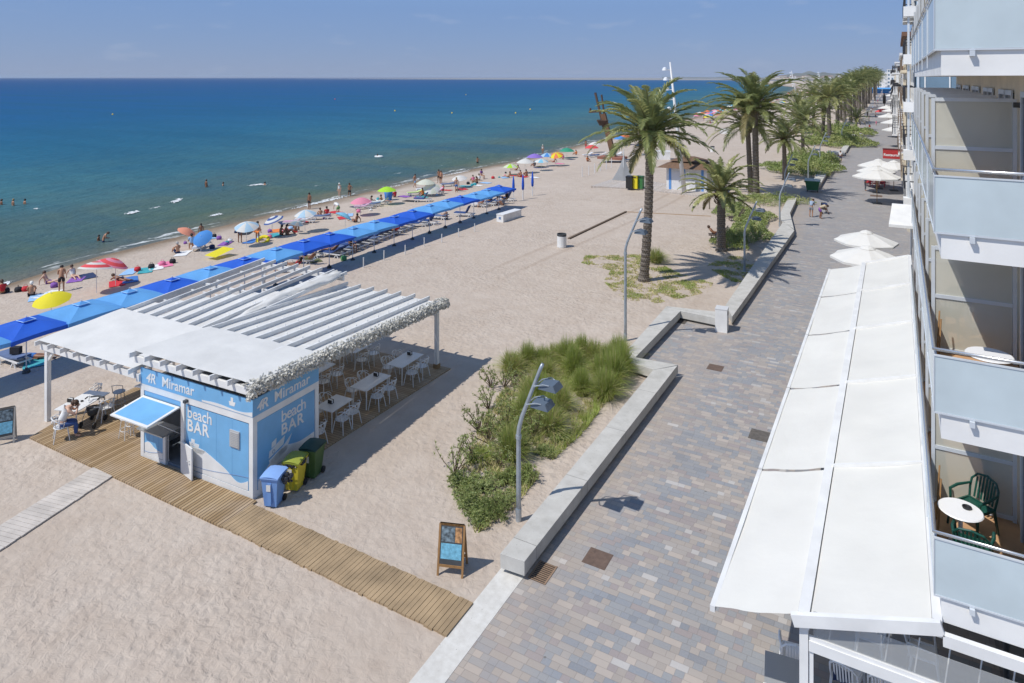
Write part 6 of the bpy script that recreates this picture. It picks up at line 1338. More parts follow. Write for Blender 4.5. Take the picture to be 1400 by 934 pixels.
# ------------------------------------------------------------------ bathers
PB_ = [ # pose,u,v,heading,dz,label,kw
 ('lookdown', 84, 399, -60, 0, 'man in black shorts standing with bowed head near the water', dict(trunks='black', hair='black', skin_='tan')),
 ('sitground', 43, 405, -60, 0, 'sunbather with white cap seated with back to the promenade', dict(briefs='black', hair='white', skin_='tan')),
 ('reclined', 66, 388, 60, 0, 'reclining woman near the standing man', dict(briefs='purple', top='purple', skin_='fair')),
 ('reclined', 100, 380, 100, 0, 'woman in white leaning on her elbows behind the standing man', dict(vest='white', skin_='fair')),
 ('prone', 165, 384, 80, .03, 'sunbather lying face down behind the square parasols', dict(briefs='navy', skin_='dark')),
 ('sitground', 243, 347, -80, 0, 'man seated on a white towel looking at the sea', dict(trunks='navy', hair='grey', skin_='tan')),
 ('sitground', 3, 402, -80, 0, 'person in red cut by the left edge', dict(shirt='red', skin_='tan')),
 ('sitchair2', 262, 341, -60, -.1, 'person in a light shirt seated beside the tilted blue parasol', dict(shirt='lblue', hair='black', skin_='tan')),
 ('stand', 275, 328, -60, 0, 'child standing behind the tilted blue parasol', dict(trunks='green', hair='black', skin_='dark', scale=.8)),
 ('lookdown', 328, 332, -30, 0, 'woman bending under the pale blue parasol', dict(top='navy', briefs='navy', skin_='dark', hair='black')),
 ('stand', 352, 332, -30, 0, 'woman in an orange bikini standing with her back to the promenade', dict(top='orange', briefs='orange', skin_='tan', hair='black', longh=True)),
 ('sitground', 384, 322, 60, 0, 'dark haired woman of the sunbathing pair on the green towel', dict(top='black', briefs='black', skin_='dark', hair='black')),
 ('sitground', 391, 321, 40, 0, 'second sunbather of the pair on the green towel', dict(briefs='teal', skin_='dark', hair='black')),
 ('sitground', 404, 318, -30, 0, 'person hugging the knees under the little white parasol', dict(briefs='red', skin_='dark', hair='brown')),
 ('stand', 423, 286, 180, 0, 'dark tanned man in black shorts standing at the water edge', dict(trunks='black', skin_='dark', hair='black')),
 ('sitground', 438, 297, -60, 0, 'seated sunbather near the white parasols by the water', dict(briefs='orange', skin_='tan')),
 ('sitground', 447, 295, -60, 0, 'person leaning towards a companion in white', dict(shirt='red', skin_='dark', hair='black')),
 ('bend', 462, 295, -70, 0, 'person in a white shirt bending near the seated companion', dict(shirt='white', trunks='green', hair='white', skin_='fair')),
 ('reclined', 486, 304, -80, 0, 'sunbather beside the small light blue parasol', dict(briefs='navy', skin_='dark', hair='black')),
 ('stand', 464, 268, 180, -.2, 'woman in white standing ankle deep in the water', dict(vest='white', skin_='fair', hair='white')),
 ('hips', 478, 268, 180, -.2, 'person in dark swimwear standing ankle deep beside the woman in white', dict(trunks='black', skin_='dark', hair='brown')),
 ('sitground', 507, 279, 60, 0, 'person seated behind the pink parasol', dict(vest='white', skin_='dark', hair='black')),
 ('reclined', 524, 277, 70, 0, 'sunbather stretched out right of the pink loungers', dict(briefs='black', skin_='tan')),
 ('sitground', 540, 270, -80, 0, 'person in red seated under the lime parasol', dict(shirt='red', skin_='dark', hair='black')),
 ('walk', 567, 257, 90, 0, 'man in light blue shorts striding at the water edge', dict(trunks='lblue', skin_='tan', hair='black')),
 ('hips', 600, 250, 180, 0, 'man with hands on hips of the strolling pair at the water', dict(trunks='black', skin_='dark', hair='black')),
 ('stand', 603, 252, 180, 0, 'woman of the strolling pair at the water', dict(top='pink', briefs='black', skin_='tan', hair='brown')),
 ('stand', 624, 263, -30, 0, 'woman in a blue skirt standing between loungers and row', dict(trunks='blue', top='blue', skin_='tan', hair='blond')),
 ('sitground', 578, 268, -60, 0, 'person seated among the loungers under the cream parasol', dict(shirt='orange', skin_='tan')),
 ('stand', 606, 265, 200, 0, 'small child in red beside the cream parasols', dict(shirt='red', briefs='red', skin_='tan', scale=.6)),
 ('sitground', 610, 300, -80, 0, 'red haired woman seated in the shade of the row', dict(top='black', briefs='black', skin_='tan', hair='brown')),
 ('sitchair2', 660, 284, -90, 0, 'person in a bright red shirt seated under the far part of the row', dict(shirt='red', skin_='tan', hair='black')),
 ('stand', 681, 279, 0, 0, 'pair partner in dark shorts standing under the far end of the row', dict(trunks='black', skin_='tan', hair='black')),
 ('sitchair2', 693, 279, -90, 0, 'person in black in a chair at the far end of the row', dict(shirt='black', trunks='black', skin_='dark', hair='black')),
 ('sitchair2', 671, 281, -90, 0, 'sunbather seated between the person in red and the standing one', dict(briefs='navy', skin_='dark', hair='brown')),
 ('sitground', 688, 281, -90, 0, 'seated figure in grey at the far end of the row', dict(shirt='grey', skin_='dark', hair='black')),
 ('lounge', 455, 350, -100, 0, 'bare chested man sitting on the near end of the packed loungers', dict(trunks='navy', skin_='dark', hair='brown')),
 ('sitchair2', 479, 345, 90, .05, 'person in black sitting upright on the packed loungers', dict(shirt='black', trunks='black', skin_='dark', hair='black')),
 ('lounge', 404, 372, -90, 0, 'person in shade sitting behind the pergola rafters', dict(shirt='red', skin_='dark', hair='black')),
 ('lounge', 424, 362, -90, 0, 'person lying in olive shorts behind the pergola', dict(trunks='olive', skin_='dark', hair='grey')),
 ('sitground', 388, 373, -90, 0, 'dark haired person peeping over the pergola rafters', dict(shirt='black', skin_='dark', hair='black')),
 ('lounge', 540, 322, -90, 0, 'person in a red shirt lying on the packed loungers', dict(shirt='red', skin_='dark', hair='black')),
 ('supine', 52, 491, 60, .03, 'person in blue lying on the turquoise towel by the nearest pole', dict(shirt='blue', skin_='dark', hair='black')),
 ('reclined', 695, 243, -80, 0, 'reclining sunbather in the first far group', dict(briefs='black', skin_='tan')),
 ('sitground', 712, 242, -70, 0, 'first of the pair seated on the red towel', dict(briefs='red', skin_='tan', hair='brown')),
 ('sitground', 720, 241, -70, 0, 'second of the pair seated on the red towel', dict(briefs='orange', skin_='dark', hair='black')),
 ('sitground', 803, 221, 120, 0, 'reddish tanned person in a low chair before the mast loungers', dict(shirt='orange', skin_='dark', hair='brown')),
 ('stand', 801, 204, 180, 0, 'person standing at the water beside the red parasol', dict(trunks='red', skin_='dark', hair='black')),
 ('stand', 742, 211, 180, 0, 'person with a white hat standing by the blue parasol', dict(vest='white', skin_='tan', hair='white')),
 ('sitground', 647, 249, -60, 0, 'first of the crowded group near the foam', dict(shirt='pink', skin_='tan')),
 ('sitground', 655, 247, -40, 0, 'second of the crowded group near the foam', dict(shirt='white', skin_='tan', hair='black')),
 ('sitground', 652, 251, -80, 0, 'third of the crowded group near the foam', dict(briefs='navy', skin_='dark', hair='black')),
 ('sitchair2', 658, 245, 100, 0, 'person in purple in the crowded group near the foam', dict(shirt='purple', skin_='tan', hair='black')),
 ('sitground', 731, 228, -80, 0, 'person seated behind the white far parasol', dict(shirt='black', skin_='dark', hair='black')),
 ('reclined', 757, 222, -80, 0, 'sunbather lying between the far parasols', dict(briefs='pink', skin_='tan')),
 ('sitground', 770, 218, -80, 0, 'person in pink seated beside the orange parasol', dict(shirt='pink', skin_='tan')),
 ('sitground', 788, 212, -80, 0, 'person seated inland of the dark green parasol', dict(shirt='orange', skin_='tan')),
 ('reclined', 706, 233, -90, 0, 'sunbather at the yellow green parasol', dict(briefs='navy', skin_='tan')),
]
for po, u, v, hd, dz, lab, kw in PB_: person_px(po, u, v, hd, lab, dz, **kw)
# in the sea: the water hides the legs
for po, u, v, hd, dz, lab, kw in (
 ('lookdown', 141, 331, 30, -.75, 'adult in dark trunks bending in the shallow water over a child', dict(trunks='navy', skin_='tan', hair='brown')),
 ('stand', 135, 329, 60, -.8, 'small child in the water beside the bending adult', dict(skin_='dark', hair='black', scale=.75)),
 ('stand', 2, 280, 0, -1.1, 'swimmer at the left edge with shoulders above water', dict(skin_='dark', hair='brown')),
 ('stand', 18, 281, 0, -1.0, 'swimmer with a pale cap standing chest deep', dict(skin_='tan', hair='blond', briefs='black')),
 ('stand', 34, 279, 0, -1.15, 'third swimmer of the chest deep trio, dark haired', dict(skin_='tan', hair='black')),
 ('stand', 282, 256, 0, -.75, 'bather standing waist deep near the small breakers', dict(skin_='dark', hair='brown')),
 ('stand', 305, 254, 40, -1.25, 'swimmer splashing right of the waist deep bather', dict(skin_='tan', hair='brown')),
 ('stand', 362, 253, 0, -1.3, 'lone swimmer behind the foam streak', dict(skin_='tan', hair='black')),
 ('hips', 653, 223, 180, -.7, 'bather standing thigh deep far from the others', dict(skin_='dark', hair='black', trunks='black')),
 ('stand', 516, 215, 60, -1.15, 'distant bather riding a white float', dict(skin_='dark', hair='black'))):
    x_, y_ = at(u, v, SEA); person(po, (x_, y_, SEA + dz), hd, lab, **kw)
x_, y_ = at(518, 215, SEA); o = MB().tube([(.7 * math.cos(a), .45 * math.sin(a), .1) for a in [R(20 * i) for i in range(18)]], .16, 8, closed=True).build('swim_float', WPLAS, None, True); o.location = (x_, y_, SEA); tag(o, 'white inflatable float out on the water', 'float')
# far beach sitters, small
rf = random.Random(4)
for i in range(46):
    v = 131 + 40 * rf.random(); ush = 1075 - (v - 129) * 3.95 + 6; u = ush + rf.uniform(4, 40) * (0.5 + (v - 128) / 45)
    if 897 < u < 965 and v > 166: continue
    c = rf.choice(['red', 'white', 'navy', 'blue', 'pink', 'black', 'orange']); po = rf.choice(['stand', 'sitground', 'sitground', 'reclined'])
    person_px(po, u, v, rf.uniform(0, 360), 'tiny ' + {'stand': 'standing', 'sitground': 'sitting', 'reclined': 'lying'}[po] + ' figure in ' + c + ' on the far beach', skin_=rf.choice(['tan', 'dark']), hair='black', group='far beach ' + po + ' ' + c, trunks=c)
# buoys
BUOY = mat('buoy_yellow', (0.8, 0.55, 0.03), .5)
for i, (u, v) in enumerate(((154, 157), (458, 136), (540, 152), (637, 130), (725, 150), (618, 155), (705, 155))):
    x_, y_ = at(u, v, SEA); d = math.hypot(x_, y_); s_ = .22 + d * .0004
    b = MB().lathe([(.0, -.3), (s_ * .8, -.1), (s_, .1), (s_ * .7, .4 * s_ * 2), (s_ * .25, s_ * 1.4), (0, s_ * 1.5)], 10); o = b.build('buoy', BUOY if i != 1 else mat('buoy_red', (0.7, .06, .04), .5), None, True); o.location = (x_, y_, SEA); tag(o, ('yellow' if i != 1 else 'red') + ' buoy on the open sea, ' + ('alone at the left' if i == 0 else ORD[i] + ' along the sea surface'), 'buoy', 'marker buoys')
# ------------------------------------------------------------------ beach fixtures
for i, (u, v) in enumerate(((497, 363), (525, 353), (554, 345), (580, 334), (604, 329), (627, 321), (649, 314))):
    g_ = gp(u, v + 3); t = thing('marker_post', 'short white marker post inland of the parasol row, ' + (ORD[i] if i else 'nearest') + ' in the line', 'post', g_, 0, 'white marker posts'); MB().tube([(0, 0, -.1), (0, 0, .62)], .035, 8).build('shaft', POLE, t); MB().tube([(0, 0, .62), (0, 0, .66)], .04, 8).build('cap', POLE, t)
for i, (u, v) in enumerate(((796, 242), (805, 240), (813, 237), (821, 234), (829, 231), (836, 229))):
    g_ = gp(u, v); o = MB().tube([(0, 0, 0), (0, 0, 1.3)], .05, 6).build('thin_post', POLE); o.location = g_; tag(o, 'slim white post in the far line near the mast sculpture, ' + ORD[i] + ' one', 'post', 'far slim white posts')
p0_, p1_ = gp(681, 305), gp(706, 297); c = (p0_ + p1_) / 2; t = thing('storage_box', 'long low white storage box on the sand inland of the row', 'storage box', c + Vector((0, .3, 0)), math.atan2(p1_.y - p0_.y, p1_.x - p0_.x)); Lb = (p1_ - p0_).length
MB().span(-Lb / 2, Lb / 2, -.35, .35, 0, .6).build('body', WHITE, t); MB().span(-Lb / 2 - .02, Lb / 2 + .02, -.37, .37, .602, .68).build('lid', WHITE, t); MB().span(-Lb / 2 - .012, -Lb / 2 - .002, -.12, .12, .25, .45).build('mark', LNBLUE, t)
def trash(u, v, label):
    g_ = gp(u, v); t = thing('litter_drum', label, 'litter bin', g_, 0, 'round white litter drums'); MB().lathe([(.32, 0), (.34, .05), (.34, .8), (.32, .82)], 20).build('drum', WHITE, t, smooth=False); MB().lathe([(.335, .82), (.345, .84), (.345, .98), (.30, .985), (.29, .84)], 20).build('rim', DKGREY, t); return t
trash(768, 338, 'white litter drum with dark rim beside the timber line on open sand'); trash(974, 208, 'white litter drum far behind the beach hut near the tall palms')
def box_at(name, u, v, d, m, label, cat, rz=0):
    g_ = gp(u, v); t = thing(name, label, cat, g_, rz); MB().span(-d[0] / 2, d[0] / 2, -d[1] / 2, d[1] / 2, 0, d[2] * .85).build('body', m, t); MB().span(-d[0] / 2 - .03, d[0] / 2 + .03, -d[1] / 2 - .03, d[1] / 2 + .03, d[2] * .852, d[2]).build('lid', m, t)
box_at('storage_box', 907, 218, (2.0, 1.4, 1.3), WHITE, 'white box on the sand just right of the tall foreground palm trunk', 'storage box', .3); box_at('storage_box', 992, 183, (2.4, 1.3, 1.1), WHITE, 'small white box on the far sand left of the very tall palms', 'storage box')
p0_, p1_ = gp(778, 327), gp(856, 290); d = p1_ - p0_; o = MB().beam((0, 0, .03), tuple(d + Vector((0, 0, .03))), .18, .12).build('timber_beam', mat('old_timber', (0.13, .09, .06), .9, vary=(2, .2))); o.location = p0_; tag(o, 'long dark timber laid on the sand from the litter drum towards the deck', 'timber')
p0_, p1_ = gp(858, 290), gp(972, 296); d = p1_ - p0_; o = MB().beam((0, 0, .02), tuple(d + Vector((0, 0, .02))), .12, .06).build('timber_edge', mat('pale_timber', (0.4, .28, .18), .9)); o.location = p0_; tag(o, 'thin pale timber edging crossing the sand in front of the hut', 'timber')
# tyre tracks: shallow grooves as ground sheet relief
# sailing sculpture deck with recycling bins
PL = [at(u, v) for u, v in ((808, 256), (845, 244), (905, 252), (1010, 268), (1060, 262), (1062, 268), (1010, 276), (880, 260.5))]
o = MB().prism(PL, -.1, .16).build('timber_platform', WALKM); tag(o, 'pale timber platform on the sand carrying the recycling bins', 'platform')
x_, y_ = at(853, 249); t = thing('sail_sculpture', 'grey pointed sail shaped sculpture on the timber platform', 'sculpture', (x_, y_, .16), R(5))
hh = 3.6; n = 14
b = MB(); vs = []
for i in range(n + 1):
    s_ = i / n; w1 = 1.45 * (1 - s_) ** 1.7; vs += [(-w1, -.04, hh * s_), (0, -.12 - .1 * (1 - s_), hh * s_), (0, .04, hh * s_), (w1 * .92, -.04, hh * s_)]
b.add(vs, [f_ for i in range(n) for f_ in ((i * 4, i * 4 + 1, i * 4 + 5, i * 4 + 4), (i * 4 + 1, i * 4 + 3, i * 4 + 7, i * 4 + 5), (i * 4 + 3, i * 4 + 2, i * 4 + 6, i * 4 + 7), (i * 4 + 2, i * 4, i * 4 + 4, i * 4 + 6))])
b.build('sail', mat('sculpture_grey', (0.33, .34, .35), .5, vary=(1, .1)), t); MB().tube([(0, -.15, 0), (0, -.1, hh + .1)], .05, 8).build('mast', mat('sculpture_white', (.65, .66, .66), .5), t)
for i, (u, c, lab) in enumerate(((860.5, (.02, .02, .02), 'black'), (867.5, (.75, .62, .02), 'yellow'), (874.5, (.04, .17, .05), 'green'))):
    x_, y_ = at(u, 260); t = thing('recycling_bin', lab + ' square recycling bin at the edge of the timber platform', 'recycling bin', (x_, y_ + .2, .17), 0, 'recycling bins on the platform'); m = mat('recycling_' + lab, c, .5)
    MB().span(-.36, .36, -.35, .35, 0, 1.15).build('body', m, t); MB().span(-.38, .38, -.37, .37, 1.152, 1.35).build('lid', mat('recycling_lid_' + lab, tuple(q * .6 for q in c), .5), t); MB().span(-.2, .2, -.385, -.372, 1.2, 1.3).build('slot', BLACK, t)
# beach hut
x_, y_ = at(938, 262); t = thing('beach_hut', 'small white beach hut with blue stripes and a brown two tier roof', 'hut', (x_, y_ + 1.4, .1), R(3))
Wd, Dp, Hh = 4.3, 3.2, 2.5
MB().span(-Wd / 2, Wd / 2, -Dp / 2, Dp / 2, 0, Hh).build('wall', WHITE, t)
SB = mat('hut_blue', (.12, .3, .65), .5)
for q in (-1.75, -.25, 1.7): MB().span(q - .13, q + .13, -Dp / 2 - .03, -Dp / 2 - .004, .02, Hh - .03).build('stripe', SB, t)
for q in (-1.1, .75): d_ = MB().span(q - .45, q + .45, -Dp / 2 - .025, -Dp / 2 - .003, .05, 2.05).build('door', mat('hut_door', (.7, .7, .72), .5), t); MB().box((q + .33, -Dp / 2 - .05, 1.0), (.04, .05, .14)).build('handle', DKGREY, d_)
BR = mat('hut_roof', (.17, .10, .06), .8, vary=(4, .2))
def hip(b, w_, d_, z0, w2, d2, z1): b.add([(-w_, -d_, z0), (w_, -d_, z0), (w_, d_, z0), (-w_, d_, z0), (-w2, -d2, z1), (w2, -d2, z1), (w2, d2, z1), (-w2, d2, z1)], [(3, 2, 1, 0), (4, 5, 6, 7), (0, 1, 5, 4), (1, 2, 6, 5), (2, 3, 7, 6), (3, 0, 4, 7)])
b = MB(); hip(b, 3.05, 2.4, Hh - .05, 1.6, 1.1, Hh + .55); b.build('roof', BR, t); b = MB(); hip(b, 1.9, 1.4, Hh + .62, .5, .3, Hh + 1.05); b.build('upper_roof', BR, t); MB().span(-1.4, 1.4, -.9, .9, Hh + .4, Hh + .61).build('lantern', WHITE, t)
MB().span(Wd / 2 + .1, Wd / 2 + 1.2, -.5, 1.0, 0, .9).build('side_counter', SILVER, t)
# ship mast sculpture
x_, y_ = at(834, 217); t = thing('mast_sculpture', 'dark rusty ship mast sculpture with crow nest and yard on a reddish plinth', 'sculpture', (x_, y_, 0)); RS = mat('rust_dark', (.09, .055, .04), .8, vary=(2, .3))
zt = H - (127 - V0) * (-x_ * SN + y_ * CS) / F
MB().beam((0.6, 0, .3), (-1.1, 0, zt * .68), .75, .5, up=(0, 1, 0)).build('lower_mast', mat('rust_brown', (.16, .085, .045), .8, vary=(1, .3)), t)
MB().beam((-1.0, 0, zt * .45), (-2.4, 0, zt), .28, .28).build('upper_mast', RS, t); MB().beam((-.7, .3, zt * .45), (-1.5, .3, zt * .97), .22, .22).build('side_spar', RS, t)
MB().beam((-3.4, 0, zt * .70), (-.9, 0, zt * .72), .35, .3).build('yard', RS, t); MB().lathe([(.5, zt * .5), (.95, zt * .58), (.85, zt * .585), (.4, zt * .51)], 10, (-1.2, 0, 0)).build('crow_nest', RS, t)
MB().tube([(-3.2, 0, zt * .7), (-3.2, 0, zt * .76)], .15, 6).build('yard_end', RS, t)
MB().prism([(-1.6, -1.2), (2.3, -1.2), (2.3, 1.3), (-1.6, 1.3)], 0, .35).build('plinth', mat('plinth_red', (.3, .12, .08), .8, vary=(2, .2)), t)
# tall floodlight masts
def floodmast(u, v, vt, ut, label, n=5, side=-1):
    x_, y_ = at(u, v); d = -x_ * SN + y_ * CS; h = H - (vt - V0) * d / F; lx = (ut - u) / F * d; t = thing('floodlight_mast', label, 'floodlight mast', (x_, y_, 0)); t['group'] = 'leaning white floodlight masts'
    tp = Vector((lx * CS, lx * SN, h)); k_ = h / 16
    MB().tube([(0, 0, 0), tuple(tp * .5), tuple(tp)], [.3 * k_, .22 * k_, .09 * k_], 8).build('pole', POLE, t, smooth=True)
    for i in range(n):
        p = tp * (.94 - .075 * i); q = p + Vector((-CS, -SN, .1)) * .75 * k_; o = MB().tube([tuple(p), tuple(q)], .05 * k_, 5).build('arm', POLE, t)
        MB().lathe([(0, .3), (.22, .2), (.34, -.12), (.0, -.14)], 10).build('floodlight', mat('flood_white', (.75, .77, .8), .3), o).location = q; 
        o.children[0].scale = (k_, k_, k_)
floodmast(936, 266, 85, 916, 'nearest leaning white floodlight mast rising beside the beach hut', 6)
floodmast(1092, 146, 97, 1082, 'second leaning white floodlight mast between the palms', 6); floodmast(1126, 131, 98, 1119, 'third leaning floodlight mast in the distance', 5); floodmast(1149, 122, 99, 1147, 'fourth leaning floodlight mast in the distance', 4); floodmast(1158, 119, 100, 1155, 'furthest leaning floodlight mast in the distance', 4)
# volleyball post, benches with the man
x_, y_ = at(970, 286); o = MB().tube([(0, 0, 0), (0, 0, 2.6)], .06, 8).build('net_post', mat('post_brown', (.2, .17, .13), .7)); o.location = (x_, y_, 0); tag(o, 'single brown post on the sand left of the short palm', 'post')
def wchair(u, v, rz, label):
    x_, y_ = at(u, v); t = thing('slatted_lounge_chair', label, 'lounge chair', (x_, y_, 0), R(rz), 'dark slatted wooden lounge chairs'); WM = mat('dark_slats', (.07, .05, .04), .7)
    for i in range(9): MB().box((0, -.45 + i * .11, .36), (.62, .08, .03)).build('seat_slat', WM, t)
    for i in range(7): MB().box((0, .52 + i * .06, .42 + i * .09), (.62, .03, .07)).build('back_slat', WM, t)
    for s_ in (-1, 1): MB().beam((s_ * .26, -.5, .33), (s_ * .26, .5, .33), .05, .05).beam((s_ * .26, -.3, .3), (s_ * .26, -.3, 0), .05, .05).beam((s_ * .26, .45, .3), (s_ * .26, .45, 0), .05, .05).beam((s_ * .26, .48, .34), (s_ * .26, .95, 1.02), .05, .05).build('side_frame', WM, t)
wchair(1003, 302, -60, 'empty dark slatted lounge chair in front of the hedge'); wchair(978, 327, -75, 'occupied slatted lounge chair behind the short palm trunk')
x_, y_ = at(978, 327); person('lounge', (x_, y_, -.03), -75 + 180 - 30, 'man in dark shorts reclining on the chair behind the short palm trunk', skin_='dark', hair='brown', trunks='navy')
# green containers
def container(u, v, label, s_=1.0):
    x_, y_ = at(u, v); t = thing('refuse_container', label, 'refuse container', (x_, y_, 0), R(2), 'green refuse containers'); t.scale = (s_,) * 3; G1 = mat('container_green', (.035, .16, .07), .5, vary=(2, .15))
    b = MB(); b.add([(-.55, -.45, .2), (.55, -.45, .2), (.55, .45, .2), (-.55, .45, .2), (-.72, -.58, 1.15), (.72, -.58, 1.15), (.72, .58, 1.15), (-.72, .58, 1.15)], [(3, 2, 1, 0), (4, 5, 6, 7), (0, 1, 5, 4), (1, 2, 6, 5), (2, 3, 7, 6), (3, 0, 4, 7)]); b.span(-.76, .76, -.62, .62, 1.12, 1.2); 
    for i in range(5): b.add([(-.5 + i * .25 - .03, -.47, .25), (-.5 + i * .25 + .03, -.47, .25), (-.58 + i * .29 + .03, -.60, 1.1), (-.58 + i * .29 - .03, -.60, 1.1)], [(0, 1, 2, 3)])
    b.build('body', G1, t)
    MB().grid(lambda u_, v_: (-.76 + 1.52 * u_, -.62 + 1.24 * v_, 1.205 + .2 * math.sin(math.pi * v_)), 4, 8).build('lid', mat('container_lid', (.45, .5, .47), .45), t)
    for a in (-.5, .5):
        for c in (-.4, .4): MB().tube([(a - .03, c, .1), (a + .03, c, .1)], .1, 12).build('wheel', BLACK, t)
    for a in (-.8, .74): MB().span(a, a + .06, -.06, .06, .95, 1.08).build('lifting_pin', DKGREY, t)
container(1111, 262, 'green refuse container standing on the paving at the end of the bench'); container(1158, 176, 'second green refuse container far down the promenade')
# planters round the small palm and small foam streaks
x_, y_ = at(1171, 178); o = MB().lathe([(1.1, 0), (1.3, .35), (1.2, .36), (1.0, .3), (0, .3)], 16).build('planter', CONCDK); o.location = (x_, y_, 0); tag(o, 'round dark planter holding the small young palm', 'planter')
FOAM = mat('foam', (.8, .82, .82), .7, vary=(3, .1)); b = MB(); rf = random.Random(8)
def streak(u0, v0, u1, v1, w_, n=60):
    n = int(n * 1.4)
    for i in range(n):
        s_ = i / n; u = u0 + (u1 - u0) * s_ + rf.gauss(0, 1.5); v = v0 + (v1 - v0) * s_ + rf.gauss(0, .55); x_, y_ = at(u, v, SEA + .03); r_ = .42 * w_ * rf.uniform(.15, 1) * math.sin(math.pi * (s_ * .9 + .05)); an = rf.uniform(0, 3)
        b.add([(x_ + r_ * math.cos(an + a) * (1.3 if a % 2 else .7), y_ + r_ * 1.4 * math.sin(an + a), SEA + .035 + rf.random() * .03) for a in (0, 1.05, 2.1, 3.14, 4.2, 5.2)], [(0, 1, 2, 3, 4, 5)])
for s_ in ((172, 293, 190, 289, .45, 60), (204, 286, 222, 282, .18, 40), (234, 277, 249, 272, .5, 60), (286, 296, 304, 292, .3, 50), (338, 254, 366, 252, .4, 50), (176, 350, 199, 343, .35, 80), (0, 392, 14, 385, .3, 60), (375, 290, 385, 288, .2, 40), (398, 286, 480, 267, .3, 300), (585, 247, 645, 232, .35, 260), (662, 236, 712, 221, .45, 280), (48, 286, 52, 285, .2, 20), (302, 317, 330, 308, .25, 90), (800, 200, 830, 190, .4, 100), (720, 219, 760, 208, .3, 120), (510, 262, 560, 250, .2, 120)): streak(*s_)
tag(b.build('wave_foam', FOAM), kind='stuff')
# ------------------------------------------------------------------ hotel with glass balconies
GLS = mat('frosted_blue', (0.56, 0.645, 0.68), 0.2, vary=(1.2, .10), alpha=.96, spec=.6); FRO = mat('frosted_pane', (0.66, 0.65, 0.57), 0.3, vary=(.8, .1), alpha=.66)
CREAM = mat('cream_render', (0.76, 0.66, 0.50), .85, vary=(2, .1)); WREND = mat('white_render', (0.80, 0.795, 0.78), .8, vary=(1.5, .07), bump=(25, .1, .01)); FRM = mat('frame_grey', (0.62, 0.66, 0.70), .4, metal=.1, vary=(3, .06)); DGL = mat('door_glass', (0.03, 0.04, 0.05), .08); RAIL = mat('hand_rail', (.66, .67, .68), .25, metal=.8)
TILE = mat('terracotta_floor', (0.55, 0.33, 0.18), .6, vary=(2.5, .18), bump=(8, .2, .01))
HX, HW = .54, 1.98; HY0, NB, BAY = 12.87, 6, 3.0; YP = [15.6 + 3.0 * i for i in range(6)]; HY1 = YP[-1] + .06
FLO = [4.04, 6.97, 9.85, 12.78, 15.7, 18.6]
HOT = thing('hotel', 'white hotel block with stacked frosted glass balconies beside the awnings', 'hotel', (0, 0, 0))
MB().span(HW, 9, HY0 + .02, HY1, 0, 21).build('wall', CREAM, HOT)
MB().span(HX + .1, 9.2, HY0 - .1, HY1, 21.002, 21.4).build('roof', WREND, HOT)
for z_ in FLO:
    MB().span(HX + .09, HW + 3, HY0 + .03, HY1 - .03, z_ - .45, z_ - .012).build('balcony_slab', WREND, HOT)
    MB().span(HX + .10, HW - .004, HY0 + .06, HY1 - .05, z_ - .010, z_ + .006).build('balcony_floor', TILE, HOT)
    # end panel and its rail, facing the camera side
    o = MB().span(HX, HW + 1.2, HY0, HY0 + .02, z_ - .02, z_ + .86).build('glass_panel', GLS, HOT)
    MB().span(HX - .012, HW + 1.2, HY0 - .012, HY0 + .032, z_ - .05, z_ - .022).span(HX - .012, HW + 1.2, HY0 - .012, HY0 + .032, z_ + .862, z_ + .885).span(HX - .014, HX - .001, HY0 - .012, HY0 + .032, z_ - .02, z_ + .86).span(HX + .42, HX + .45, HY0 + .021, HY0 + .04, z_ - .02, z_ + .86).build('frame', FRM, o)
    b = MB(); b.tube([(HW + 1.2, HY0 - .01, z_ + .98), (HX - .01, HY0 - .01, z_ + .98), (HX - .01, HY1, z_ + .98)], .027, 10)
    for q in [HY0 + .3 + i * 1.5 for i in range(int((HY1 - HY0) / 1.5))]: b.tube([(HX - .01, q, z_ + .86), (HX - .01, q, z_ + .98)], .012, 6)
    b.build('hand_rail', RAIL, HOT, smooth=True)
    MB().box((HX + .5, HY0 - .02, z_ - .10), (.07, .09, .09)).build('drain_spout', FRM, HOT)
    ys2 = [HY0 + .04] + YP
    for i in range(len(YP)):
        o = MB().span(HX, HX + .018, ys2[i] + .02, ys2[i + 1] - .02, z_ - .02, z_ + .86).build('glass_panel', GLS, HOT)
        b = MB().span(HX - .014, HX + .03, ys2[i] + .01, ys2[i + 1] - .01, z_ - .05, z_ - .022).span(HX - .014, HX + .03, ys2[i] + .01, ys2[i + 1] - .01, z_ + .862, z_ + .885).span(HX - .02, HX - .001, ys2[i + 1] - .06, ys2[i + 1] - .01, z_ - .3, z_ + .95); b.build('frame', FRM, o)
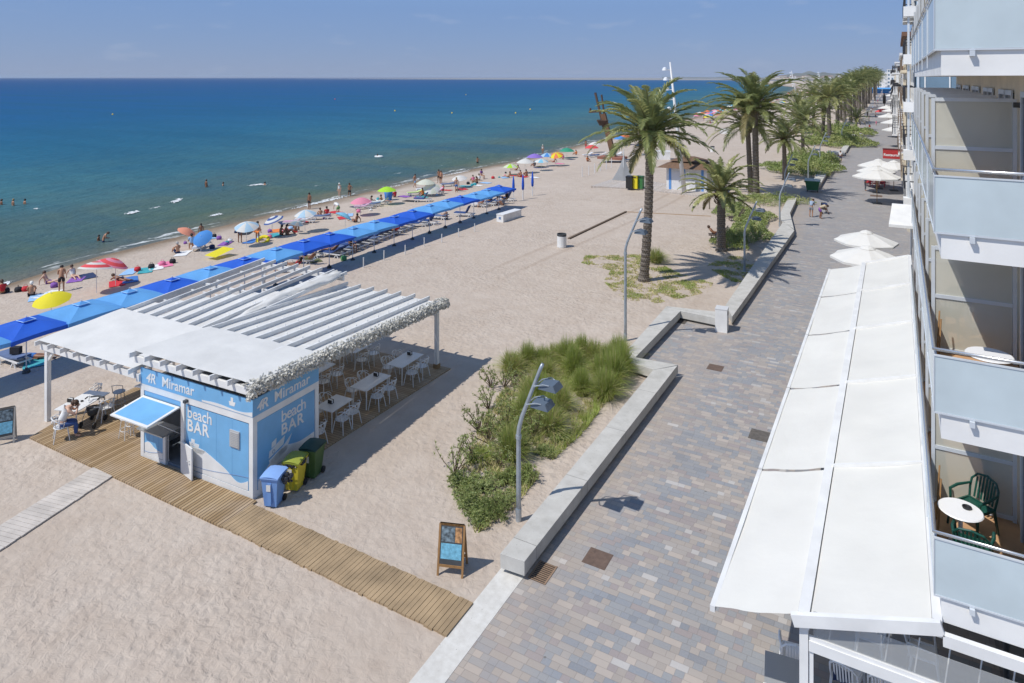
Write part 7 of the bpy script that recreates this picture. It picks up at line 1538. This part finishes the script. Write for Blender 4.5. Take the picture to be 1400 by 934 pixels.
for i, y_ in enumerate(YP):
    for z_ in FLO:
        o = MB().span(HX + .12, HW - .1, y_ - .008, y_ + .008, z_ + .1, z_ + 2.0).build('partition', FRO, HOT)
        x0, x1 = HX + .06, HW - .03; b = MB()
        for xx in (x0, x1 - .06): b.span(xx, xx + .06, y_ - .03, y_ + .03, z_ + .008, z_ + 2.05)
        for zz in (z_ + .04, z_ + 1.06, z_ + 1.99): b.span(x0 + .062, x1 - .062, y_ - .028, y_ + .028, zz, zz + .07)
        b.build('frame', FRM, o)
        o = MB().span(HW - .02, HW - .004, y_ - 2.4, y_ - .6, z_ + .05, z_ + 2.15).build('balcony_door', DGL, HOT)
        MB().span(HW - .05, HW - .021, y_ - 2.46, y_ - 2.38, z_ + .01, z_ + 2.2).span(HW - .05, HW - .021, y_ - .62, y_ - .54, z_ + .01, z_ + 2.2).span(HW - .05, HW - .021, y_ - 1.54, y_ - 1.46, z_ + .01, z_ + 2.2).span(HW - .05, HW - .021, y_ - 2.38, y_ - .62, z_ + 2.1, z_ + 2.2).build('frame', FRM, o)
        MB().tube([(HW, y_ - .3, z_ + 1.95), (HW - .12, y_ - .3, z_ + 1.95)], .05, 8).build('wall_lamp', DKGREY, HOT)
# ------------------------------------------------------------------ plastic chairs
def mono_chair(m, label):
    t = thing('plastic_armchair', label, 'chair')
    b = MB().grid(lambda u, v: (-.23 + .46 * u, -.22 + .44 * v, .43 - .02 * math.sin(math.pi * v) - .01 * math.sin(math.pi * u)), 8, 8); b.grid(lambda u, v: (-.23 + .46 * u, -.22 + .44 * v, .405), 1, 1)
    for q in ((-.23, -.22, .23, -.22), (.23, -.22, .23, .22), (.23, .22, -.23, .22), (-.23, .22, -.23, -.22)): b.beam((q[0], q[1], .415), (q[2], q[3], .415), .03, .05)
    b.build('seat', m, t, smooth=False)
    for sx, sy in ((-1, -1), (1, -1), (1, 1), (-1, 1)): MB().tube([(sx * .28, sy * .27, 0), (sx * .24, sy * .22, .42)], [.02, .03], 6).build('leg', m, t)
    def bp(xx, h): return (xx, -.22 - .12 * (h - .43) / .45 - .02 + .05 * (1 - (xx / .26) ** 2) * -1, h)
    b = MB(); b.tube([bp(-.235, .42), bp(-.25, .6), bp(-.245, .74), bp(-.17, .84), (0, -.40, .88), bp(.17, .84), bp(.245, .74), bp(.25, .6), bp(.235, .42)], .02, 8)
    for i in range(7): xx = -.165 + i * .055; h1 = .85 - .35 * xx * xx * 6; b.beam(bp(xx, .44), bp(xx, h1), .03, .012, up=(0, 1, 0))
    b.build('backrest', m, t)
    for s_ in (-1, 1): MB().tube([bp(s_ * .245, .66), (s_ * .29, 0, .66), (s_ * .28, .2, .64), (s_ * .255, .22, .43)], [.02, .026, .026, .022], 8).build('armrest', m, t)
    return t
GPL = mat('green_plastic', (0.012, 0.075, 0.055), .35, vary=(4, .1)); WP2 = mat('aged_white_plastic', (.82, .82, .82), .35)
g1 = Proto(mono_chair(GPL, 'x')); w1 = Proto(mono_chair(WP2, 'x')); GC = 'green plastic armchairs on the balconies'; WC = 'white plastic armchairs'
g1.put((1.22, 15.0, FLO[0] + .008), R(140), 'dark green plastic armchair facing out behind the round table on the lowest balcony', GC)
g1.put((1.12, 13.72, FLO[0] + .008), R(-8), 'dark green plastic armchair with its back to the glass on the lowest balcony', GC)
g1.put((1.0, 16.9, FLO[1] + .008), R(150), 'dark green chair blurred behind the frosted pane of the middle balcony', GC)
w1.put((1.5, 16.2, FLO[1] + .008), R(170), 'white armchair close behind the frosted pane of the middle balcony', WC)
w1.put((1.62, 14.1, FLO[2] + .008), R(100), 'white armchair on the upper balcony peeping over the rail', WC)
def rtable(x_, y_, z_, label, rz=0):
    t = thing('round_table', label, 'table', (x_, y_, z_), rz, 'round white balcony tables'); MB().lathe([(0, .70), (.33, .70), (.345, .715), (.33, .73), (0, .73)], 24).build('table_top', WP2, t); MB().tube([(0, 0, .02), (0, 0, .7)], .035, 10).build('stem', WP2, t)
    for a in range(3): MB().tube([(0, 0, .12), (.3 * math.cos(a * 2.09), .3 * math.sin(a * 2.09), .0)], .022, 6).build('leg', WP2, t)
rtable(.98, 14.2, FLO[0] + .008, 'round white table with a small dark ashtray on the lowest balcony'); rtable(1.35, 13.75, FLO[1] + .008, 'round white table on the middle balcony just above the rail')
o = MB().lathe([(.05, 0), (.07, .0), (.075, .03), (.06, .03), (.05, .01), (0, .01)], 12).build('ashtray', BLACK); o.location = (1.08, 14.28, FLO[0] + .74); tag(o, 'small dark ashtray on the round balcony table', 'ashtray')
for i, zf_ in enumerate((FLO[0], FLO[1])):      # drying frame folded against the glass
    t = thing('folded_drying_rack', 'thin wooden folded rack leaning inside the ' + ('lowest' if i == 0 else 'middle') + ' balcony glass', 'drying rack', (.66, 14.5, zf_ + .008)); 
    for q in (0, .5): MB().beam((.0, q, 0), (.06, q + .25, .9), .025, .025).build('rail', OAK, t)
    MB().beam((.03, .1, .45), (.03, .65, .45), .02, .02).build('crossbar', OAK, t)
# ------------------------------------------------------------------ restaurant awnings
AWF = mat('awning_cloth', (.77, .755, .705), .6, vary=(.6, .06), bump=(1.0, .5, .06), trans=.1)
TR = thing('restaurant_awning', 'long white two part awning over the restaurant terrace at the foot of the hotel', 'awning', (0, 0, 0))
SEAMM = mat('seam_thread', (.6, .58, .54), .7); Y0a, SEGA, NSEG = 12.78, 5.12, 5
def slope(p, q, y0, y1, sag, nm, m, seed, ys0=None, ys1=None):
    (xa, za), (xb, zb) = p, q
    def fn(u, v):
        x_ = xa + (xb - xa) * u; y_ = y0 + (y1 - y0) * v; w_ = v if ys0 is None else (y_ - ys0) / (ys1 - ys0)
        return (x_, y_, (0 if ys0 is None else .005) + za + (zb - za) * u - sag * math.sin(math.pi * u) * (.6 + .4 * math.sin(math.pi * w_)) + .035 * mnoise.noise((x_ * 1.3, y_ * .5, seed)) + .01 * mnoise.noise((x_ * 5, y_ * 1.2, seed)))
    MB().grid(fn, 14, 18 if ys0 is None else 1).build(nm, m, TR, True)
for i in range(NSEG):
    ya, yb = Y0a + i * SEGA, Y0a + (i + 1) * SEGA
    slope((-2.93, 2.5), (-1.50, 2.93), ya + .05, yb - .06, .05, 'outer_fabric', AWF, i); MB().beam((-2.96, ya + .04, 2.47), (-2.96, yb - .05, 2.47), .09, .11).build('front_bar', WHITE, TR)
    slope((-1.28, 3.04), (.5, 3.62), ya + .03, yb - .03, .045, 'inner_fabric', AWF, i + 9)
    MB().beam((-1.33, yb, 3.045), (.55, yb, 3.64), .05, .09).build('cross_rail', WHITE, TR)
    for q in (ya + .4, yb - .5): MB().tube([(-1.46, q, 2.78), (-2.2, q + .3, 2.62), (-2.9, q, 2.44)], .022, 6).build('folding_arm', ALU, TR)
MB().span(-1.48, -1.30, Y0a - .06, Y0a + NSEG * SEGA, 2.80, 3.06).build('gutter_beam', WHITE, TR); MB().span(.505, .64, Y0a, Y0a + NSEG * SEGA, 3.4, 3.68).build('wall_beam', WHITE, TR)
MB().beam((-1.56, Y0a - .07, 2.90), (.64, Y0a - .07, 3.62), .1, .2).build('end_fascia', WHITE, TR); MB().span(.645, 2.8, Y0a - .12, Y0a - .02, 3.36, 3.54).build('end_fascia', WHITE, TR)
for y_ in [Y0a] + [Y0a + (i + 1) * SEGA for i in range(NSEG)]: MB().span(-1.46, -1.32, y_ - .07 + (.0 if y_ > 13 else .04), y_ + .07 + (.0 if y_ > 13 else .04), 0, 2.80).build('post', WHITE, TR)
# glazed end screen below the fascia
b = MB(); b.span(-1.31, 2.6, Y0a - .03, Y0a + .07, 2.42, 2.60).span(-1.31, 2.6, Y0a + .0, Y0a + .05, 2.605, 2.66).span(-1.31, -1.24, Y0a - .0, Y0a + .06, 0, 2.42).build('screen_frame', WHITE, TR)
SMK = mat('clear_plastic', (.55, .57, .58), .15, alpha=.35); MB().span(-1.24, 2.6, Y0a + .02, Y0a + .03, 2.67, 3.1).build('screen_film', SMK, TR)
for i in range(9): MB().tube([(-1.0 + i * .42, Y0a + .06, 2.66), (-1.0 + i * .42 + .08, Y0a + .2, 3.15)], .012, 5).build('tension_cord', WPLAS, TR)
# ground floor restaurant behind the terrace
GF_ = thing('restaurant_glazing', 'dark glazed restaurant front under the hotel behind the terrace', 'shop front', (0, 0, 0)); MB().span(1.86, 1.95, HY0 + .3, HY1 - .2, .1, 2.7).build('glazing', DGL, GF_)
for i in range(7): MB().span(1.82, 1.856, HY0 + .3 + i * 2.95, HY0 + .4 + i * 2.95, .0, 2.8).build('mullion', DKGREY, GF_)
# terrace furniture near the picture's lower corner
for i, (u, v, rz_, lab) in enumerate(((1083, 882, 10, 'white slat backed armchair outside the glazed screen by the grey table'), (1157, 912, -10, 'white slat backed armchair just inside the glazed screen, with a dark cloth'), (1209, 930, -6, 'white slat backed armchair inside the screen, right of the clothed one'))):
    x_, y_ = at(u, v, .85); w1.put((x_, y_ + .38, 0), R(rz_), lab, WC)
x_, y_ = at(1077, 920, .75); t = thing('square_table', 'grey topped square table at the lower edge by the white armchair', 'table', (x_, y_ , 0), R(8)); MB().span(-.42, .42, -.4, .4, .72, .75).build('table_top', mat('table_grey', (.42, .43, .44), .35, metal=.3), t); MB().span(-.44, .44, -.42, -.4, .70, .76).build('edge_strip', WHITE, t); MB().tube([(0, 0, 0), (0, 0, .72)], .04, 8).build('stem', ALU, t); MB().lathe([(.26, 0), (.26, .02), (.05, .04), (0, .04)], 12).build('foot', ALU, t)
x_, y_ = at(1150, 926, .7); o = MB().grid(lambda u, v: ((u - .5) * .32, .03 * math.sin(u * 6), .3 * v), 6, 5).build('draped_jacket', CL['navy'], None, True); o.location = (x_, y_ + .2, .42); tag(o, 'navy jacket draped on the middle white armchair under the screen', 'jacket')
for i in range(6):
    w1.put((-.5 + (i % 2) * 1.0, 16.5 + (i // 2) * 2.4, 0), R(90 if i % 2 == 0 else -90), 'white armchair in the shade under the long awning', WC + ' in the shade')
# ------------------------------------------------------------------ white restaurant parasols
WPF = mat('parasol_canvas', (.78, .77, .74), .8, vary=(1, .05), trans=.15)
def big_parasol():
    t = thing('restaurant_parasol', 'x', 'parasol'); r = 1.9; b = MB(); seg = 16; rings = 6; vs = [(0, 0, 2.95)]
    def rad(k_): a = 2 * math.pi * k_ / seg; return 1.0 if k_ % 2 == 0 else math.cos(math.pi / 8) * .985
    b = MB()
    for i in range(rings + 1):
        f = .12 + .88 * i / rings
        for k_ in range(seg): a = 2 * math.pi * k_ / seg; b.v.append((r * f * rad(k_) * math.cos(a), r * f * rad(k_) * math.sin(a), 2.93 - .62 * f ** 1.15 + (.0 if k_ % 2 == 0 else -.02 * f)))
    for i in range(rings):
        for k_ in range(seg): b.f.append([i * seg + k_, i * seg + (k_ + 1) % seg, (i + 1) * seg + (k_ + 1) % seg, (i + 1) * seg + k_]); b.m.append(0)
    o0 = len(b.v) - seg
    for k_ in range(seg): v = b.v[o0 + k_]; b.v.append((v[0], v[1], v[2] - .12))
    for k_ in range(seg): b.f.append([o0 + k_, o0 + (k_ + 1) % seg, o0 + seg + (k_ + 1) % seg, o0 + seg + k_]); b.m.append(0)
    b.build('canopy', WPF, t)
    MB().lathe([(.42, 2.84), (.3, 2.93), (.02, 3.02), (0, 3.02)], 8).build('vent_cap', WPF, t); MB().tube([(0, 0, 0), (0, 0, 3.0)], .03, 8).build('pole', mat('parasol_pole_wood', (.35, .22, .1), .5), t)
    for k_ in range(8): a = 2 * math.pi * k_ / 8; MB().tube([(0, 0, 2.1), (r * .5 * math.cos(a), r * .5 * math.sin(a), 2.5)], .01, 4).build('strut', ALU, t)
    MB().span(-.35, .35, -.35, .35, 0, .1).build('base', DKGREY, t); return t
BP = Proto(big_parasol()); GP_ = 'white restaurant parasols'
for u, v, s_, lab in ((1186, 337, 1.0, 'white canvas parasol touching the far end of the long awning'), (1184, 316, .95, 'white canvas parasol just behind the one at the awning end'), (1199, 231, 1.15, 'nearest white parasol over the red chairs'), (1198, 226, 1.0, 'white parasol second over the red chairs'), (1201, 218, 1.1, 'white parasol third over the red chairs'), (1222, 220, 1.1, 'white parasol against the building beside the red sign')):
    x_, y_ = at(u, v, 2.95 * s_); BP.put((x_, y_, 0), R(10), lab, GP_, scale=s_)
for i, (u, v) in enumerate(((1227, 178), (1222, 168), (1215, 160), (1219, 152), (1224, 147), (1212, 148), (1222, 138), (1217, 131), (1221, 126), (1213, 122), (1219, 119))):
    x_, y_ = at(u, v, 3); BP.put((x_, y_, 0), i, 'distant white parasol by the building fronts, ' + ORD[i] + ' of the receding line', 'distant white parasols', scale=1.3)
# red chairs and white tables
RED = mat('red_plastic', (.5, .02, .03), .4); rc = Proto(mono_chair(RED, 'x'))
TB2 = Proto(rt := (lambda: (lambda t: (MB().span(-.4, .4, -.4, .4, .72, .75).build('table_top', WPLAS, t), MB().tube([(0, 0, 0), (0, 0, .72)], .04, 8).build('stem', ALU, t), t)[2])(thing('cafe_table', 'x', 'table')))())
cx, cy = at(1199, 255); 
for i in range(5):
    y_ = cy + i * 1.75; TB2.put((cx - .15, y_, 0), 0, 'white square cafe table between red chairs, ' + ORD[i] + ' in the line', 'cafe tables with red chairs')
    for q, (dx2, rz_) in enumerate(((-.85, -90), (.6, 90))):
        for dy2 in (-.3, .4): rc.put((cx - .1 + dx2, y_ + dy2, 0), R(rz_), 'red plastic chair at the ' + ORD[i] + ' cafe table', 'red chairs at the ' + ORD[i] + ' cafe table')
    if i == 0: rc.put((cx - .15, y_ - .8, 0), 0, 'red plastic chair heading the first cafe table', 'red chair at the head')
# red sign board
x_, y_ = at(1207, 216, 3.2); x2 = x_ + 1.75
t = thing('red_sign', 'red restaurant sign board with white lettering hung from the cream pillar', 'sign', (x_, y_, 0)); MB().span(0, 1.95, 0, .06, 3.15, 4.15).build('board', mat('sign_red', (.42, .03, .03), .5), t); MB().span(-.03, 1.98, -.02, .08, 4.152, 4.3).build('top_strip', mat('sign_dark', (.12, .02, .02), .5), t)
put_text('lettering', 'Restaurant', .40, WHITE, t, (.07, -.01, 3.45), (1, 0, 0), (0, 0, 1), bold=.01)
MB().tube([(1.9, .03, 0), (1.9, .03, 4.4)], .06, 8).build('post', WREND, t)
# dark tall pole figure and red parasol further on, blue banner
x_, y_ = at(1209, 150); t = thing('furled_dark_parasol', 'tall furled black parasol in the middle distance of the promenade', 'parasol', (x_, y_, 0)); MB().lathe([(.12, 0), (.12, 2.2), (.5, 2.4), (.55, 5), (.2, 6.2), (0, 6.3)], 10).build('canopy', BLACK, t, smooth=True)
for u, v, c, lab in ((1206, 152, 'red', 'red parasol standing beside the furled black one'), (1226, 142, 'red', 'red parasol near the building fronts')):
    x_, y_ = at(u, v + 9); t = round_parasol([PCOL[c]], 8, 2.0, 0, 2.6); t.location = (x_, y_, 0); tag(t, lab)
for u, v, w_, h_, c, lab in ((1206, 128, 16, 4.5, (.08, .3, .62), 'long light blue canvas stall front far down the promenade'), (1203, 120, 14, 4, (.6, .68, .75), 'pale blue white stall roof beyond the blue one')):
    x_, y_ = at(u, v); t = thing('market_stall', lab, 'stall', (x_, y_, 0)); m = mat(lab[:12], c, .7)
    b = MB().add([(-w_ / 2, 0, h_ - 1), (w_ / 2, 0, h_ - 1), (w_ / 2, 6, h_ - 1), (-w_ / 2, 6, h_ - 1), (-w_ / 2, 3, h_), (w_ / 2, 3, h_)], [(0, 1, 5, 4), (2, 3, 4, 5), (0, 4, 3), (1, 2, 5), (3, 2, 1, 0)]); b.build('roof', m, t)
    for q in (-w_ / 2, 0, w_ / 2): MB().span(q - .1, q + .1, 0, .2, 0, h_ - 1).build('post', WREND, t)
    MB().span(-w_ / 2, w_ / 2, 5, 5.1, 0, h_ - 1.1).build('back_cloth', m, t)
# small white awning box at the building corner
t = thing('white_awning_box', 'small white box awning projecting at the building corner beside the parasols', 'awning', (*at(1241, 300, 4.6), 0)); MB().add([(-.9, 0, 4.1), (.9, 0, 4.1), (.75, 2.2, 4.9), (-.75, 2.2, 4.9), (-.9, 0, 4.25), (.9, 0, 4.25), (.75, 2.2, 5.05), (-.75, 2.2, 5.05)], [(3, 2, 1, 0), (4, 5, 6, 7), (0, 1, 5, 4), (1, 2, 6, 5), (2, 3, 7, 6), (3, 0, 4, 7)]).build('canopy', WHITE, t); MB().tube([(.2, 2.1, 0), (.2, 2.1, 4.8)], .05, 6).build('post', WREND, t)
# ------------------------------------------------------------------ further buildings
TANR = mat('brown_rail', (.2, .15, .11), .6); BLKR = mat('black_rail', (.03, .03, .035), .5); BLUEG = mat('blue_glass', (.16, .24, .32), .15, vary=(1, .1)); BROWN = mat('brown_tile', (.22, .12, .08), .8, vary=(3, .2))
def block(label, x0, y0, y1, h, z1, fl, wallm, slabm, railm, bal=1.0, first=4.0, bays=4, roofm=None, side=True):
    t = thing('apartment_block', label, 'apartment block', (x0, y0, 0)); L_ = y1 - y0
    MB().span(0, 12, 0, L_, 0, h).build('wall', wallm, t); MB().span(-.35, 12.2, -.2, L_ + .2, h + .003, h + .35).build('roof', roofm or slabm, t)
    n = int((h - first) / fl) + 1
    for i in range(n):
        z_ = first + i * fl
        if z_ > h - 1.5: break
        for q in range(bays):
            ya, yb = L_ * q / bays + .4, L_ * (q + 1) / bays - .4
            o = MB().span(-bal, -.004, ya, yb, z_ - .22, z_).build('balcony', slabm, t)
            b = MB().span(-bal, -bal + .04, ya, yb, z_ + .98, z_ + 1.04)
            for k_ in range(int((yb - ya) / .28)): b.span(-bal, -bal + .03, ya + k_ * .28, ya + k_ * .28 + .04, z_ + .0, z_ + .978)
            for k_ in range(int(bal / .22)): b.span(-bal + .05 + k_ * .22, -bal + .09 + k_ * .22, ya, ya + .03, z_ + .0, z_ + .978)
            b.span(-bal + .041, 0, ya, ya + .04, z_ + .98, z_ + 1.04); b.build('railing', railm, o)
            o = MB().span(-.05, -.006, ya + .4, yb - .4, z_ + .02, z_ + 2.2).build('window', DGL, t); MB().span(-.09, -.052, ya + .34, ya + .42, z_ + .01, z_ + 2.25).span(-.09, -.052, yb - .42, yb - .34, z_ + .01, z_ + 2.25).span(-.09, -.052, ya + .43, yb - .43, z_ + 2.17, z_ + 2.25).build('frame', slabm, o)
        if side: 
            for xx in (.5, 3.0): o = MB().span(xx, xx + 1.2, -.05, -.006, z_ + .7, z_ + 2.1).build('window', BLUEG, t); MB().span(xx - .06, xx, -.08, -.007, z_ + .64, z_ + 2.16).span(xx + 1.2, xx + 1.26, -.08, -.007, z_ + .64, z_ + 2.16).span(xx, xx + 1.2, -.08, -.051, z_ + 2.1, z_ + 2.16).build('frame', slabm, o)
    for q in range(bays): ya = L_ * q / bays + .3; MB().span(-.03, -.004, ya + .3, ya + L_ / bays - .8, .1, 2.9).build('shop_window', DGL, t)
    return t
PINKR = mat('rose_render', (.55, .42, .34), .85, vary=(1, .1)); YEL = mat('sand_render', (.60, .55, .46), .85, vary=(1, .1))
block('low recessed cream building between the hotel and the glazed block', 1.6, HY1 + .4, 47.5, 9, 0, 2.9, CREAM, WREND, BLKR, .5, 4, 3)
t = block('white block with blue grey glazed corner bays and black rails next after the hotel', 1.05, 48, 60, 22, 0, 2.9, BLUEG, WREND, BLKR, .62, 4.9, 3)
for i in range(6):
    z_ = 4.9 + i * 2.9; MB().span(-.66, 2.5, -.35, .38, z_ - .5, z_ + .1).build('corner_slab', WREND, t); MB().span(-.45, -.33, -.1, .02, z_ + .102, z_ + 2.38).span(.05, .17, -.1, .02, z_ + .102, z_ + 2.38).build('corner_mullion', FRM, t)
block('cream block with brown roof edge and black balcony rails behind the red sign', .75, 63, 84, 15.6, 0, 2.9, YEL, CREAM, TANR, .4, 4.2, 5, BROWN)
block('rose coloured lower block beyond the cream one', .9, 86, 112, 13.2, 0, 3.0, PINKR, WREND, TANR, .7, 4, 5, BROWN)
block('white block with deep balconies beyond the rose coloured one', .8, 114, 150, 15.5, 0, 3.0, WREND, WREND, BLKR, 1.3, 4, 6)
block('sand coloured block further along the promenade', .6, 152, 200, 14, 0, 3.0, YEL, WREND, BLKR, 1.2, 4, 7, BROWN)
block('long white block in the far distance of the promenade', 0, 204, 290, 16, 0, 3.1, WREND, WREND, BLKR, 1.3, 4, 8)
block('cream block far beyond the parasols', -.5, 296, 400, 15, 0, 3.1, CREAM, WREND, BLKR, 1.3, 4, 8)
x_, y_ = at(1213, 127); block('isolated white tower block of stacked storeys closing the far view', x_, y_, y_ + 30, 18.5, 0, 3.0, WREND, WREND, FRM, 1.5, 4, 5)
for u, yy, h, lab in ((1198, 620, 14, 'far pale villa seen between the palms and the tower block'), (1190, 900, 20, 'far pinkish block on the skyline left of the tower block'), (1205, 800, 18, 'far white block just left of the tower block')):
    x_, y_ = far_px(u, yy); block(lab, x_, y_, y_ + 40, h, 0, 3.2, PINKR if 'pink' in lab else WREND, WREND, FRM, .8, 4, 4)
# houses on the far shore
for i, u in enumerate(range(1050, 1205, 4)):
    rr_ = random.Random(i); d0 = 4700 + rr_.uniform(0, 350); x_, y_ = far_px(u + rr_.uniform(-1.5, 1.5), d0); w_, h_ = rr_.uniform(25, 60), rr_.uniform(9, 26)
    t = thing('shore_building', 'tiny pale building in the town on the far shore', 'building', (x_, y_, SEA), R(30), 'tiny pale buildings on the far shore'); MB().span(-w_ / 2, w_ / 2, 0, 20, 0, h_).build('wall', (WREND, CREAM, YEL)[i % 3], t); MB().add([(-w_ / 2, 0, h_), (w_ / 2, 0, h_), (w_ / 2, 20, h_), (-w_ / 2, 20, h_), (-w_ / 2, 10, h_ + 4), (w_ / 2, 10, h_ + 4)], [(0, 1, 5, 4), (2, 3, 4, 5), (0, 4, 3), (1, 2, 5)]).build('roof', BROWN, t)
o = MB().add([(*far_px(1000, 4500), SEA + .3), (*far_px(1230, 4300), SEA + .3), (*far_px(1260, 6500), SEA + .6), (*far_px(985, 6500), SEA + .6)], [(0, 1, 2, 3)]).build('far_shore', mat('far_sand', (.42, .36, .29), .9)); tag(o, kind='structure')
# ------------------------------------------------------------------ sea air
m = bpy.data.materials.new('haze_air'); m.use_nodes = True; t_ = m.node_tree; t_.nodes.remove(t_.nodes['Principled BSDF'])
pv = t_.nodes.new('ShaderNodeVolumePrincipled'); pv.inputs['Color'].default_value = (0.72, 0.84, 1.0, 1); pv.inputs['Density'].default_value = 5e-5
t_.links.new(pv.outputs[0], t_.nodes['Material Output'].inputs['Volume'])
hz = MB().span(-61000, 21000, -4000, 61000, -8, 75).build('haze', m); tag(hz, kind='stuff')
